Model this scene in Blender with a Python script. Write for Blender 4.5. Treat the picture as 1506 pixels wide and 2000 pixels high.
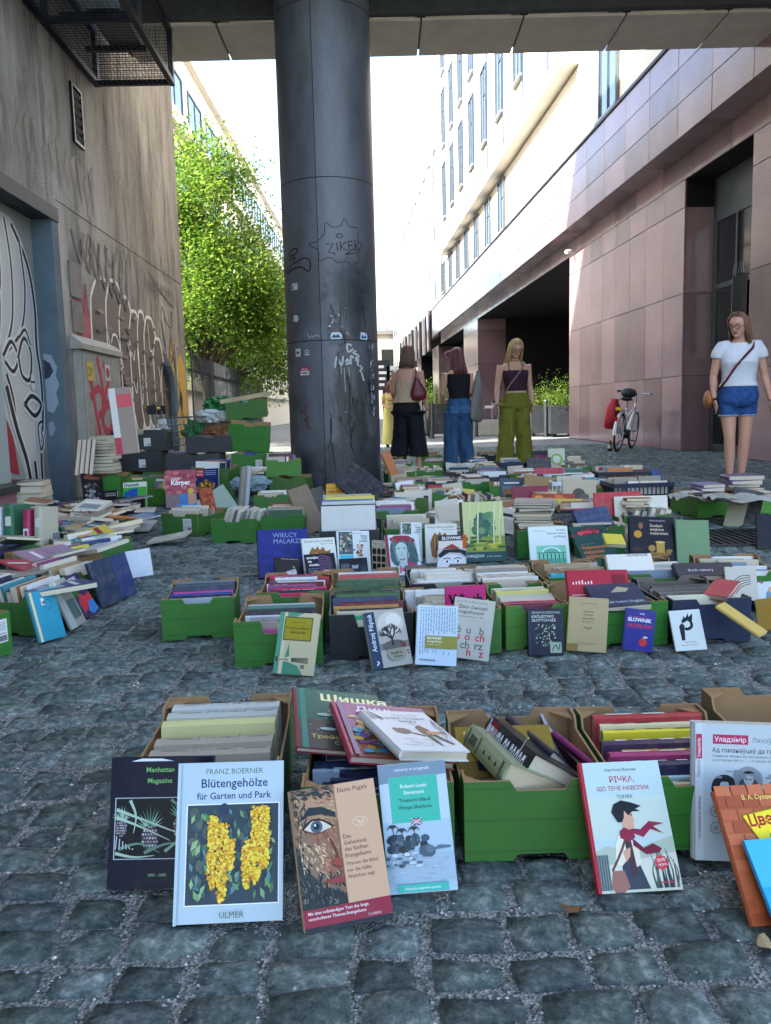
import bpy, bmesh, math, random
import numpy as np
from mathutils import Matrix, Vector, noise as mnoise

for o in list(bpy.data.objects): bpy.data.objects.remove(o)
SC = bpy.context.scene
COL = SC.collection
PI = math.pi
R = math.radians

# ------------------------------------------------------------------ camera
CAM_H, FPX, PITCH, ROLL = 0.85, 1600.0, R(7.13), R(1.45)
cfw = np.array([0, math.cos(PITCH), -math.sin(PITCH)])
_u0 = np.array([0, math.sin(PITCH), math.cos(PITCH)]); _r0 = np.array([1.0, 0, 0])
cup = _u0*math.cos(ROLL)+_r0*math.sin(ROLL)
crt = _r0*math.cos(ROLL)-_u0*math.sin(ROLL)
cpos = np.array([0, 0, CAM_H])
cam = bpy.data.cameras.new('camera'); camo = bpy.data.objects.new('camera', cam); COL.objects.link(camo)
cam.sensor_fit = 'VERTICAL'; cam.sensor_height = 36; cam.lens = 36*FPX/2000
cam.clip_start = 0.05; cam.clip_end = 2000
m = Matrix.Identity(4)
for i in range(3):
    m[i][0] = crt[i]; m[i][1] = cup[i]; m[i][2] = -cfw[i]; m[i][3] = cpos[i]
camo.matrix_world = m
SC.camera = camo

# ------------------------------------------------------------------ light
SUN = Vector((-1.2, -0.62, 1.0)).normalized()          # towards the sun
w = bpy.data.worlds.new('World'); SC.world = w; w.use_nodes = True
nt = w.node_tree; nt.nodes.clear()
sky = nt.nodes.new('ShaderNodeTexSky'); sky.sky_type = 'NISHITA'; sky.sun_disc = False
sky.sun_elevation = math.asin(SUN.z); sky.sun_rotation = math.atan2(SUN.x, SUN.y)
sky.air_density = 1.0; sky.dust_density = 1.6; sky.ozone_density = 1.0
bg = nt.nodes.new('ShaderNodeBackground'); bg.inputs[1].default_value = 0.15
wo = nt.nodes.new('ShaderNodeOutputWorld')
nt.links.new(sky.outputs[0], bg.inputs[0]); nt.links.new(bg.outputs[0], wo.inputs[0])
sl = bpy.data.lights.new('sun', 'SUN'); sl.energy = 4.5; sl.angle = R(0.5); sl.color = (1.0, 0.94, 0.84)
slo = bpy.data.objects.new('sun', sl); COL.objects.link(slo)
slo.rotation_euler = (-SUN).to_track_quat('-Z', 'Y').to_euler(); slo.location = (-12, -6, 14)
SC.view_settings.view_transform = 'Standard'; SC.view_settings.look = 'None'
SC.view_settings.gamma = 1.0; SC.view_settings.exposure = 2.5
SC.render.engine = 'CYCLES'
SC.cycles.use_denoising = True
SC.cycles.max_bounces = 8; SC.cycles.diffuse_bounces = 4; SC.cycles.glossy_bounces = 4
SC.cycles.transparent_max_bounces = 12; SC.cycles.caustics_reflective = False; SC.cycles.caustics_refractive = False

# ------------------------------------------------------------------ helpers
def ray(px, py): return cfw*FPX+crt*(px-753)-cup*(py-1000)
def G(px, py, z=0.0):
    d = ray(px, py); p = cpos+d*((z-CAM_H)/d[2]); return Vector(p)

def lin(c):
    if isinstance(c, str):
        c = c.lstrip('#'); c = c if len(c) == 6 else c[0]*2+c[1]*2+c[2]*2; c = [int(c[i:i+2], 16)/255 for i in (0, 2, 4)]
        c = [x/12.92 if x <= .04045 else ((x+.055)/1.055)**2.4 for x in c]
    return (c[0], c[1], c[2], 1.0)

class NT:
    def __init__(s, name):
        s.m = bpy.data.materials.new(name); s.m.use_nodes = True
        s.t = s.m.node_tree; s.b = s.t.nodes['Principled BSDF']
    def n(s, typ, **k):
        nd = s.t.nodes.new(typ)
        for a, v in k.items():
            if a.startswith('i_'): nd.inputs[a[2:].replace('_', ' ')].default_value = v
            else: setattr(nd, a, v)
        return nd
    def l(s, a, b): s.t.links.new(a, b)
    def noise(s, scale, detail=4, rough=.6, coord='Object', vec=None, stretch=None):
        tx = s.n('ShaderNodeTexNoise'); tx.inputs['Scale'].default_value = scale
        tx.inputs['Detail'].default_value = detail; tx.inputs['Roughness'].default_value = rough
        tc = s.n('ShaderNodeTexCoord'); src = tc.outputs[coord]
        if stretch:
            mp = s.n('ShaderNodeMapping'); mp.inputs['Scale'].default_value = stretch
            s.l(src, mp.inputs[0]); src = mp.outputs[0]
        s.l(src, tx.inputs['Vector']); return tx.outputs['Fac']
    def ramp(s, fac, stops):
        r = s.n('ShaderNodeValToRGB'); e = r.color_ramp.elements
        while len(e) < len(stops): e.new(.5)
        for i, (p, c) in enumerate(stops): e[i].position = p; e[i].color = lin(c)
        s.l(fac, r.inputs[0]); return r.outputs[0]
    def mix(s, a, b, fac, mode='MIX'):
        x = s.n('ShaderNodeMix'); x.data_type = 'RGBA'; x.blend_type = mode
        for sock, v in ((x.inputs[6], a), (x.inputs[7], b), (x.inputs[0], fac)):
            if isinstance(v, bpy.types.NodeSocket): s.l(v, sock)
            elif isinstance(v, (int, float)): sock.default_value = v
            else: sock.default_value = lin(v)
        return x.outputs[2]
    def bump(s, h, dist, strength=1.0):
        b = s.n('ShaderNodeBump'); b.inputs['Distance'].default_value = dist; b.inputs['Strength'].default_value = strength
        s.l(h, b.inputs['Height']); s.l(b.outputs[0], s.b.inputs['Normal'])
    def set(s, col=None, rough=None, metal=None, spec=None, coat=None):
        for nm, v in (('Base Color', col), ('Roughness', rough), ('Metallic', metal), ('Specular IOR Level', spec), ('Coat Weight', coat)):
            if v is None: continue
            if isinstance(v, bpy.types.NodeSocket): s.l(v, s.b.inputs[nm])
            elif nm == 'Base Color': s.b.inputs[nm].default_value = lin(v)
            else: s.b.inputs[nm].default_value = v

MATS = {}
def pmat(name, col, rough=.6, metal=0, var=.25, vs=6, bump=0, bs=60, spec=.4, coat=None, world=False, stretch=None):
    """plain surface with some mottling and fine relief"""
    if name in MATS: return MATS[name]
    x = NT(name); c = lin(col)
    f = x.noise(vs, 5, .65, stretch=stretch)
    a = tuple(max(0, k*(1-var)) for k in c[:3]); b = tuple(min(1, k*(1+var)) for k in c[:3])
    x.set(x.ramp(f, [(.25, a), (.75, b)]), rough, metal, spec, coat)
    if bump: x.bump(x.noise(bs, 4, .6), bump)
    MATS[name] = x.m; return x.m

def objmat(name, rough=.45, var=.12, bump=0.0, spec=.4):
    """colour from the object itself (obj.color), for the many books and bags"""
    if name in MATS: return MATS[name]
    x = NT(name); oi = x.n('ShaderNodeObjectInfo')
    f = x.noise(22, 4, .6)
    col = x.mix(oi.outputs['Color'], x.mix(oi.outputs['Color'], '#a59a88', .22), x.ramp(f, [(.45, '#000000'), (.8, '#ffffff')]))
    x.set(col, rough, 0, spec)
    if bump: x.bump(x.noise(90, 3, .6), bump)
    MATS[name] = x.m; return x.m

def attmat(name, rough=.4, spec=.4, metal=0, alpha_noise=False):
    if name in MATS: return MATS[name]
    x = NT(name); a = x.n('ShaderNodeAttribute'); a.attribute_name = 'Col'
    f = x.noise(30, 3, .6)
    x.set(x.mix(a.outputs['Color'], '#ffffff', x.ramp(f, [(.5, '#000000'), (1, '#262626')])), rough, metal, spec)
    MATS[name] = x.m; return x.m

def link(o, parent=None):
    COL.objects.link(o)
    if parent: o.parent = parent
    return o
def tag(o, label=None, cat=None, group=None, kind=None):
    if label: o['label'] = label
    if cat: o['category'] = cat
    if group: o['group'] = group
    if kind: o['kind'] = kind
    return o
def empty(name, loc=(0, 0, 0), rz=0, M=None):
    o = bpy.data.objects.new(name, None); o.empty_display_size = .1; COL.objects.link(o)
    if M is not None: o.matrix_world = M
    else: o.location = loc; o.rotation_euler = (0, 0, rz)
    return o
def copy_tree(o, parent=None):
    c = o.copy(); link(c, parent)
    for ch in o.children: 
        k = copy_tree(ch, c); k.matrix_parent_inverse = ch.matrix_parent_inverse.copy()
    return c

class MB:
    def __init__(s): s.v = []; s.f = []; s.m = []; s.c = []
    def add(s, vs, fs, mi=0, col=None):
        b = len(s.v); s.v += [tuple(p) for p in vs]
        for f in fs: s.f.append([i+b for i in f]); s.m.append(mi); s.c.append(col)
        return s
    def box(s, c, d, mi=0, M=None, taper=1.0):
        x, y, z = (k/2 for k in d); t = taper
        vs = [Vector((a*x*(t if e > 0 else 1), b*y*(t if e > 0 else 1), e*z)) for e in (-1, 1) for a, b in ((-1, -1), (1, -1), (1, 1), (-1, 1))]
        if M is not None: vs = [M @ p for p in vs]
        vs = [p+Vector(c) for p in vs]
        return s.add(vs, [(3, 2, 1, 0), (4, 5, 6, 7), (0, 1, 5, 4), (1, 2, 6, 5), (2, 3, 7, 6), (3, 0, 4, 7)], mi)
    def b2(s, lo, hi, mi=0):
        return s.box([(a+b)/2 for a, b in zip(lo, hi)], [b-a for a, b in zip(lo, hi)], mi)
    def prism(s, poly, h, mi=(0, 0, 0), M=None):
        """poly in local xz plane (counter-clockwise seen from -y), thickness h along +y; mi = front, back, rim"""
        n = len(poly); M = M or Matrix.Identity(4)
        vs = [M @ Vector((x, 0, z)) for x, z in poly]+[M @ Vector((x, h, z)) for x, z in poly]
        s.add(vs, [list(range(n))], mi[0]); b = len(s.v)-2*n
        s.f.append([b+n+i for i in reversed(range(n))]); s.m.append(mi[1]); s.c.append(None)
        for i in range(n):
            j = (i+1) % n
            s.f.append([b+j, b+i, b+n+i, b+n+j]); s.m.append(mi[2]); s.c.append(None)
        return s
    def tube(s, pts, r, n=8, mi=0, caps=True, sq=1.0):
        pts = [Vector(p) for p in pts]; k = len(pts)
        rs = r if isinstance(r, (list, tuple)) else [r]*k
        t0 = (pts[1]-pts[0]).normalized(); a = t0.orthogonal().normalized(); rings = []
        for i, p in enumerate(pts):
            t = (pts[min(i+1, k-1)]-pts[max(i-1, 0)])
            if t.length < 1e-9: t = t0
            t.normalize()
            a = (a-t*a.dot(t)); a = a.normalized() if a.length > 1e-6 else t.orthogonal().normalized()
            b = t.cross(a)
            rings.append([p+(a*math.cos(2*PI*j/n)+b*math.sin(2*PI*j/n)*sq)*rs[i] for j in range(n)])
        return s.loft(rings, mi, caps)
    def loft(s, rings, mi=0, caps=True, closed=True):
        n = len(rings[0]); vs = [p for r in rings for p in r]; fs = []
        for i in range(len(rings)-1):
            for j in range(n if closed else n-1):
                q = (j+1) % n; fs.append((i*n+j, i*n+q, (i+1)*n+q, (i+1)*n+j))
        if caps and closed: fs += [list(reversed(range(n))), [(len(rings)-1)*n+j for j in range(n)]]
        return s.add(vs, fs, mi)
    def ell(s, c, rx, ry, rz, n=10, k=7, mi=0, M=None):
        c = Vector(c); rings = []
        for i in range(1, k):
            a = -PI/2+PI*i/k
            rings.append([Vector((rx*math.cos(a)*math.cos(2*PI*j/n), ry*math.cos(a)*math.sin(2*PI*j/n), rz*math.sin(a))) for j in range(n)])
        vs = [p for r in rings for p in r]+[Vector((0, 0, -rz)), Vector((0, 0, rz))]
        if M is not None: vs = [M @ p for p in vs]
        vs = [p+c for p in vs]; fs = []
        for i in range(k-2):
            for j in range(n): q = (j+1) % n; fs.append((i*n+j, i*n+q, (i+1)*n+q, (i+1)*n+j))
        b = (k-1)*n
        for j in range(n): q = (j+1) % n; fs += [(b, q, j), (b+1, (k-2)*n+j, (k-2)*n+q)]
        return s.add(vs, fs, mi)
    def mesh(s, name, smooth=False):
        me = bpy.data.meshes.new(name); me.from_pydata(s.v, [], s.f)
        if any(s.m): me.polygons.foreach_set('material_index', s.m)
        if any(c is not None for c in s.c):
            at = me.attributes.new('Col', 'FLOAT_COLOR', 'CORNER'); buf = []
            for f, c in zip(s.f, s.c): buf += list(c or (1, 1, 1, 1))*len(f)
            at.data.foreach_set('color', buf)
        if smooth: me.polygons.foreach_set('use_smooth', [True]*len(s.f))
        me.update(); return me
    def build(s, name, mats, parent=None, loc=None, rot=None, smooth=False, M=None, color=None):
        me = s.mesh(name, smooth)
        for q in (mats if isinstance(mats, (list, tuple)) else [mats]): me.materials.append(q)
        return inst(name, me, parent, loc, rot, M, color)
def inst(name, me, parent=None, loc=None, rot=None, M=None, color=None):
    o = bpy.data.objects.new(name, me); link(o, parent)
    if M is not None: o.matrix_world = M if not parent else M
    if M is not None and parent: o.matrix_basis = M
    if loc: o.location = loc
    if rot: o.rotation_euler = rot
    if color: o.color = lin(color)
    return o

# text as flat polygons
_TC = {}
def text2d(body, bold=0.0):
    key = (body, bold)
    if key in _TC: return _TC[key]
    cu = bpy.data.curves.new('lettering', 'FONT'); cu.body = body; cu.size = 1.0; cu.resolution_u = 2; cu.offset = bold; cu.fill_mode = 'FRONT' if hasattr(cu, 'fill_mode') else cu.fill_mode
    ob = bpy.data.objects.new('lettering', cu)
    me = bpy.data.meshes.new_from_object(ob)
    vs = [(p.co.x, p.co.y) for p in me.vertices]; fs = [tuple(p.vertices) for p in me.polygons]
    bpy.data.objects.remove(ob); bpy.data.curves.remove(cu); bpy.data.meshes.remove(me)
    x1 = max([p[0] for p in vs] or [1]); _TC[key] = (vs, fs, x1); return _TC[key]

class Art:
    """flat print: coloured shapes in a w x h rectangle, later ones lying on top"""
    def __init__(s, w, h, step=0.00003, seed=1, aspect_units=True):
        s.w, s.h, s.z, s.step = w, h, 0.0002, step; s.mb = MB(); s.rnd = random.Random(seed); s.map = None
    def P(s, x, y, z=None):
        z = s.z if z is None else z
        return s.map(x*s.w, y*s.h, z) if s.map else (x*s.w, -z, y*s.h)
    def up(s): s.z += s.step
    def poly(s, pts, col, up=True):
        s.z += s.step if up else s.step*.04
        c = lin(col); s.mb.add([s.P(*p) for p in pts], [list(range(len(pts)))], 0, c); return s
    def rect(s, x0, y0, x1, y1, col): return s.poly([(x0, y0), (x1, y0), (x1, y1), (x0, y1)], col)
    def ell(s, cx, cy, rx, ry, col, n=14, rot=0, a0=0, a1=2*PI, up=True):
        ar = s.w/s.h; pts = []
        for i in range(n):
            a = a0+(a1-a0)*i/(n if a1-a0 > 6.2 else n-1); x, y = rx*math.cos(a), ry*math.sin(a)
            # rotate in physical space
            X, Y = x*s.w, y*s.h; X, Y = X*math.cos(rot)-Y*math.sin(rot), X*math.sin(rot)+Y*math.cos(rot)
            pts.append((cx+X/s.w, cy+Y/s.h))
        return s.poly(pts, col, up)
    def stroke(s, pts, wd, col, smooth=True, taper=False, up=True, close=False):
        """wd in metres"""
        if up: s.up()
        c = lin(col); P = [(x*s.w, y*s.h) for x, y in pts]
        if close: P = P+[P[0]]
        if smooth and len(P) > 2:
            Q = []
            for i in range(len(P)-1):
                p0, p1, p2, p3 = P[max(i-1, 0)], P[i], P[i+1], P[min(i+2, len(P)-1)]
                if close:
                    if i == 0: p0 = P[-2]
                    if i == len(P)-2: p3 = P[1]
                for k in range(6):
                    t = k/6; f = lambda a, b, cc, d: .5*((2*b)+(cc-a)*t+(2*a-5*b+4*cc-d)*t*t+(3*b-a-3*cc+d)*t**3)
                    Q.append((f(p0[0], p1[0], p2[0], p3[0]), f(p0[1], p1[1], p2[1], p3[1])))
            Q.append(P[-1]); P = Q
        L, Rr = [], []
        for i, p in enumerate(P):
            a, b = P[max(i-1, 0)], P[min(i+1, len(P)-1)]; dx, dy = b[0]-a[0], b[1]-a[1]; d = math.hypot(dx, dy) or 1
            hw = wd/2*((1-i/(len(P)-1))*.85+.15 if taper else 1)
            L.append((p[0]-dy/d*hw, p[1]+dx/d*hw)); Rr.append((p[0]+dy/d*hw, p[1]-dx/d*hw))
        n = len(P); vs = [s.P(x/s.w, y/s.h) for x, y in L]+[s.P(x/s.w, y/s.h) for x, y in Rr]
        s.mb.add(vs, [(n+i, n+i+1, i+1, i) for i in range(n-1)], 0, c); return s
    def txt(s, body, x, y, size, col, al='l', sx=1.0, bold=.008, rot=0, maxw=None):
        """size = letter height in fractions of cover height; x,y baseline"""
        s.up(); vs, fs, x1 = text2d(body, bold); k = size*s.h/.73
        if maxw and x1*k*sx > maxw*s.w: sx = maxw*s.w/(x1*k)
        off = {'l': 0, 'c': -x1/2, 'r': -x1}[al]; c = lin(col); out = []
        for p in vs:
            X, Y = (p[0]+off)*k*sx, p[1]*k; X, Y = X*math.cos(rot)-Y*math.sin(rot), X*math.sin(rot)+Y*math.cos(rot)
            out.append(s.P(x+X/s.w, y+Y/s.h))
        s.mb.add(out, fs, 0, c); return s
    def lines(s, x0, x1, y, n, dy, col, size=.012, al='l', rnd=None):
        """rows of tiny unreadable print"""
        r = rnd or s.rnd
        for i in range(n):
            x = x0
            while x < x1-.02:
                q = min(x1, x+r.uniform(.03, .11)); s.rect(x, y-i*dy, q, y-i*dy+size, col); x = q+.018
                s.z -= s.step
            s.up()
        return s
    def tri_cloud(s, cx, cy, rx, ry, n, size, cols, rot=None):
        s.up()
        for i in range(n):
            a = s.rnd.uniform(0, 2*PI); q = math.sqrt(s.rnd.random()); x, y = cx+rx*q*math.cos(a), cy+ry*q*math.sin(a)
            b = s.rnd.uniform(0, 2*PI) if rot is None else rot+s.rnd.gauss(0, .35); z = size*s.rnd.uniform(.6, 1.3)
            pts = []
            for k in range(4): 
                an = b+k*PI/2; l = z*(1 if k % 2 == 0 else .45); pts.append((x+l*math.cos(an)/s.w, y+l*math.sin(an)/s.h))
            s.z += s.step*.08; s.poly(pts, s.rnd.choice(cols), False)
        return s
    def build(s, name, parent, mat=None, loc=None, M=None):
        return s.mb.build(name, mat or attmat('print_gloss', .34, .22), parent, loc=loc, M=M)
# ================================================================== ground
rg = random.Random(7)
x = NT('gravel_joint')
vo = x.n('ShaderNodeTexVoronoi'); vo.inputs['Scale'].default_value = 190
tc = x.n('ShaderNodeTexCoord'); x.l(tc.outputs['Object'], vo.inputs['Vector'])
f2 = x.noise(3, 4)
x.set(x.mix(x.ramp(vo.outputs['Color'], [(.15, '#4a4d4c'), (.5, '#7c7f7b'), (.95, '#b4b5ae')]), '#5d605d', x.ramp(f2, [(.4, '#000000'), (.7, '#b0b0b0')])), .9, 0, .3)
x.bump(vo.outputs['Distance'], .006, 1.0)
M_JOINT = x.m
x = NT('granite_sett')
a = x.n('ShaderNodeAttribute'); a.attribute_name = 'Col'
tcs = x.n('ShaderNodeTexCoord'); ois = x.n('ShaderNodeObjectInfo'); vm = x.n('ShaderNodeVectorMath', operation='MULTIPLY_ADD'); vm.inputs[1].default_value = (37, 53, 11); x.l(ois.outputs['Random'], vm.inputs[0]); x.l(tcs.outputs['Object'], vm.inputs[2])
def vnoise(sc, de, ro):
    t_ = x.n('ShaderNodeTexNoise'); t_.inputs['Scale'].default_value = sc; t_.inputs['Detail'].default_value = de; t_.inputs['Roughness'].default_value = ro; x.l(vm.outputs[0], t_.inputs['Vector']); return t_.outputs['Fac']
n1 = vnoise(42, 6, .72); n2 = vnoise(240, 4, .7); n3 = vnoise(9, 4, .6)
c = x.mix(x.ramp(n1, [(.3, '#3c4744'), (.52, '#717e78'), (.72, '#b2bab1')]), a.outputs['Color'], .9, 'MULTIPLY')
c = x.mix(c, '#8b9496', x.ramp(n2, [(.62, '#000000'), (.76, '#a0a0a0')]))
c = x.mix(c, '#343a34', x.ramp(n3, [(.5, '#000000'), (.75, '#707070')]))
x.set(c, x.ramp(n1, [(.3, (.75, .75, .75)), (.8, (.95, .95, .95))]), 0, .14)
mx = x.n('ShaderNodeMath', operation='ADD'); x.l(n1, mx.inputs[0]); m2 = x.n('ShaderNodeMath', operation='MULTIPLY'); m2.inputs[1].default_value = .22
x.l(n2, m2.inputs[0]); x.l(m2.outputs[0], mx.inputs[1]); x.bump(mx.outputs[0], .019, 1.0)
M_SETT = x.m
# far paving: same stones too far away to tell apart
x = NT('far_setts')
tc = x.n('ShaderNodeTexCoord'); br = x.n('ShaderNodeTexBrick'); x.l(tc.outputs['Object'], br.inputs['Vector'])
br.inputs['Scale'].default_value = 1.0; br.inputs['Brick Width'].default_value = .14; br.inputs['Row Height'].default_value = .105; br.inputs['Mortar Size'].default_value = .012
for k, cc in (('Color1', '#666a6a'), ('Color2', '#787c7b'), ('Mortar', '#8a8c89')): br.inputs[k].default_value = lin(cc)
x.set(x.mix(br.outputs['Color'], '#33383a', x.ramp(x.noise(1.2, 4), [(.4, '#000000'), (.8, '#a0a0a0')])), .7, 0, .4)
x.bump(x.noise(9, 5, .7), .03, 1.0)
M_FAR = x.m

mb = MB(); mb.add([(-70, -30, -.009), (70, -30, -.009), (70, 18, -.009), (-70, 18, -.009)], [(0, 1, 2, 3)])
ground = mb.build('ground', M_JOINT); tag(ground, 'dark granite sett paving with gravelly joints', kind='structure')
mb = MB(); mb.add([(-70, 18, -.012), (70, 18, -.012), (70, 400, -.012), (-70, 400, -.012)], [(0, 1, 2, 3)])
mb.build('paving', M_FAR, ground)

def sett(w, d, res, rnd):
    """one stone: domed rough top on a res x res grid with a dropped skirt"""
    vs = []; idx = {}
    cj = [(rnd.uniform(-.09, .09), rnd.uniform(-.09, .09)) for _ in range(4)]
    tilt = (rnd.uniform(-.004, .004), rnd.uniform(-.004, .004)); hz = rnd.uniform(-.003, .003)
    def pos(u, v, shrink=1.0):
        # bilinear corner jitter + rounded corners
        c00, c10, c11, c01 = cj
        jx = (c00[0]*(1-u)*(1-v)+c10[0]*u*(1-v)+c11[0]*u*v+c01[0]*(1-u)*v); jy = (c00[1]*(1-u)*(1-v)+c10[1]*u*(1-v)+c11[1]*u*v+c01[1]*(1-u)*v)
        a, b = 2*u-1, 2*v-1; k = 1-.05*(a*a*b*b)
        return (a*k*shrink+jx)*w/2, (b*k*shrink+jy)*d/2
    for j in range(res):
        for i in range(res):
            u, v = i/(res-1), j/(res-1); X, Y = pos(u, v, .95)
            e = max(abs(2*u-1), abs(2*v-1))
            z = hz-.005*e**8+tilt[0]*(2*u-1)+tilt[1]*(2*v-1)+rnd.uniform(-.003, .003)
            idx[i, j] = len(vs); vs.append((X, Y, z))
    fs = [(idx[i, j], idx[i+1, j], idx[i+1, j+1], idx[i, j+1]) for j in range(res-1) for i in range(res-1)]
    ring = [(i, 0) for i in range(res-1)]+[(res-1, j) for j in range(res-1)]+[(i, res-1) for i in range(res-1, 0, -1)]+[(0, j) for j in range(res-1, 0, -1)]
    b = len(vs)
    for (i, j) in ring:
        X, Y = pos(i/(res-1), j/(res-1), 1.04); vs.append((X, Y, -.03))
    n = len(ring)
    for k in range(n): q = (k+1) % n; fs.append((idx[ring[k]], b+k, b+q, idx[ring[q]]))
    return vs, fs

protos = []
for k in range(24):
    pw, pd = rg.uniform(.085, .135), rg.uniform(.072, .09); vs, fs = sett(pw, pd, 4, rg); t = rg.uniform(.55, 1.25); q = MB(); q.add([(a_, b_, c_) for a_, b_, c_ in vs], fs, 0, (t*rg.uniform(.94, 1.04), t, t*rg.uniform(.98, 1.08), 1))
    me = q.mesh('cobble', True); me.materials.append(M_SETT); protos.append((me, pw, pd))
stones = []
y = .55; row = 0
while y < 17.8:
    dpt = rg.uniform(.082, .104)
    half = .55*y+1.6; xx = -half+rg.uniform(0, .12); ph = rg.uniform(0, 6)
    if y > 9: half = min(half, 7.2); xx = -min(half, 5.5)+rg.uniform(0, .1)
    while xx < half:
        wd = rg.uniform(.095, .15)
        gx = xx+wd/2; gy = y+dpt/2+.022*math.sin(gx*1.7+1.0)+.012*math.sin(gx*5+ph)+rg.uniform(-.005, .005)
        if gx > -4.2: stones.append((gx, gy, wd-.013, dpt-.011))
        xx += wd
    y += dpt; row += 1
def inview(gx, gy): return gy > .8 and abs(gx-.0) < .485*gy
near = [q for q in stones if inview(q[0], q[1]) and q[1] > .84]
near.sort(key=lambda q: q[1]); near = near[:300]; ns = set(near)
for (gx, gy, wd, dp) in near:
    pm_ = min(rg.sample(protos, 10), key=lambda q_: abs(q_[1]-wd)); o = inst('cobble', pm_[0], ground, loc=(gx, gy, 0)); o.scale = (wd/pm_[1], dp/pm_[2], 1); o.rotation_euler = (0, 0, rg.gauss(0, .035))
far = MB()
for (gx, gy, wd, dp) in stones:
    if (gx, gy, wd, dp) in ns: continue
    res = 4 if gy < 4 else 3 if gy < 7 else 2
    vs, fs = sett(wd, dp, res, rg); t = rg.uniform(.55, 1.25); ca, sa = math.cos(rg.gauss(0, .035)), 0
    far.add([(gx+a_, gy+b_, c_) for a_, b_, c_ in vs], fs, 0, (t*rg.uniform(.94, 1.04), t, t*rg.uniform(.98, 1.08), 1))
tag(far.build('cobbles', M_SETT, ground, smooth=True), kind='stuff')
# loose grit in the joints close by
gr = MB(); gcols = ['#84888a', '#a9acab', '#5f6467', '#c2c3bf', '#6f6a62']
for k in range(9000):
    yy = .8+2.6*rg.random()**1.6; gx = rg.uniform(-.6, .6)*(yy+.3)
    r_ = rg.uniform(.0012, .0036) if rg.random() < .93 else rg.uniform(.004, .0065)
    zz = -.0085+r_*.4
    vs = [(gx+r_*rg.uniform(.7, 1.3), yy, zz), (gx-r_*rg.uniform(.7, 1.3), yy, zz), (gx, yy+r_, zz), (gx, yy-r_, zz), (gx, yy, zz+r_*.8)]
    gr.add(vs, [(0, 2, 4), (2, 1, 4), (1, 3, 4), (3, 0, 4)], 0, lin(rg.choice(gcols)))
tag(gr.build('gravel', attmat('grit', .85), ground), kind='stuff')
# a bottle cap and a fallen leaf between the stones
def small_leaf(px, py, col, lab):
    p = G(px, py); q = MB(); n = 9
    q.add([(.02*math.cos(a_)*(1 if a_ < PI else .8), .012*math.sin(a_), .004+.004*math.cos(2*a_)) for a_ in [2*PI*i/n for i in range(n)]], [list(range(n))])
    o = q.build('leaf', pmat('dry_leaf'+col[1:], col, .7), loc=(p.x, p.y, .004), rot=(.1, 0, rg.random()*3)); tag(o, lab, 'leaf')
small_leaf(1117, 1781, '#6b4a30', 'small brown dry leaf lying on the cobbles below the boy cover book')
small_leaf(1492, 1850, '#b09a70', 'small tan dry leaf on the cobbles below the blue flower book')
# drain grates
def grate(px, py, wx, wy, lab):
    p = G(px, py); e = empty('drain_grate', (p.x, p.y, 0)); tag(e, lab, 'grate'); m_ = pmat('cast_iron', '#3a3f42', .55, .6)
    q = MB(); t = .03
    q.b2((-wx/2, -wy/2, -.01), (wx/2, -wy/2+t, .010)); q.b2((-wx/2, wy/2-t, -.01), (wx/2, wy/2, .010)); q.b2((-wx/2, -wy/2+t, -.01), (-wx/2+t, wy/2-t, .010)); q.b2((wx/2-t, -wy/2+t, -.01), (wx/2, wy/2-t, .010))
    q.build('frame', m_, e)
    n = int(wx/.055); b_ = MB().b2((-.011, -wy/2+t, -.008), (.011, wy/2-t, .008)).mesh('bar'); b_.materials.append(m_)
    for i in range(n): inst('bar', b_, e, loc=(-wx/2+t+(i+.5)*(wx-2*t)/n, 0, 0))
    MB().b2((-wx/2+t, -wy/2+t, -.0155), (wx/2-t, wy/2-t, -.0135)).build('pit', pmat('pit_dark', '#101214', .9), e)
grate(1437, 1050, .55, .62, 'iron drain grate in the cobbles beside the dark book at the picture edge')
grate(1212, 944, .9, .75, 'far iron drain grate in the cobbles behind the crates')

# ================================================================== granite building on the right
A0 = R(2.9); T = 5.896
rb = empty('granite_building', (0, 0, 0), A0)
tag(rb, 'tall office building with purple granite base and pale stone upper storeys', 'building')
x = NT('purple_granite')
n1 = x.noise(160, 3, .8); n2 = x.noise(1.2, 4, .6); n3 = x.noise(2.2, 5, .7, stretch=(1, 1, .25))
c = x.ramp(n1, [(.3, '#5a464a'), (.55, '#987a7e'), (.8, '#c0a9ac')])
c = x.mix(c, '#85706f', x.ramp(n2, [(.4, '#000000'), (.8, '#808080')]))
c = x.mix(c, '#a89a92', x.ramp(n3, [(.58, '#000000'), (.85, '#707070')]))
oig = x.n('ShaderNodeObjectInfo'); c = x.mix(c, x.mix(c, '#3f3238', .55), x.ramp(oig.outputs['Random'], [(.2, '#000000'), (1, '#ffffff')])); tcg = x.n('ShaderNodeTexCoord'); ngw = x.n('ShaderNodeTexNoise'); ngw.inputs['Scale'].default_value = .8; ngw.inputs['Detail'].default_value = 6; geo = x.n('ShaderNodeNewGeometry'); x.l(geo.outputs['Position'], ngw.inputs['Vector']); c = x.mix(c, '#b09fa0', x.ramp(ngw.outputs['Fac'], [(.5, '#000000'), (.72, '#808080')]))
x.set(c, x.ramp(n3, [(.3, (.10, .10, .10)), (.8, (.26, .26, .26))]), 0, .8); x.bump(x.noise(.9, 2), .012, .5)
M_GRAN = x.m
M_PALE = pmat('pale_stone', '#d8d2c6', .55, 0, .07, 1.5)
M_DARK = pmat('dark_joint', '#191518', .9)
M_BLK = pmat('black_metal', '#17181b', .4, .3)
M_FRAME = pmat('grey_frame', '#5d6468', .4, .5)
x = NT('window_glass'); x.set('#46586e', .06, 0, .9); x.b.inputs['Coat Weight'].default_value = .6; M_GLASS = x.m
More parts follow.
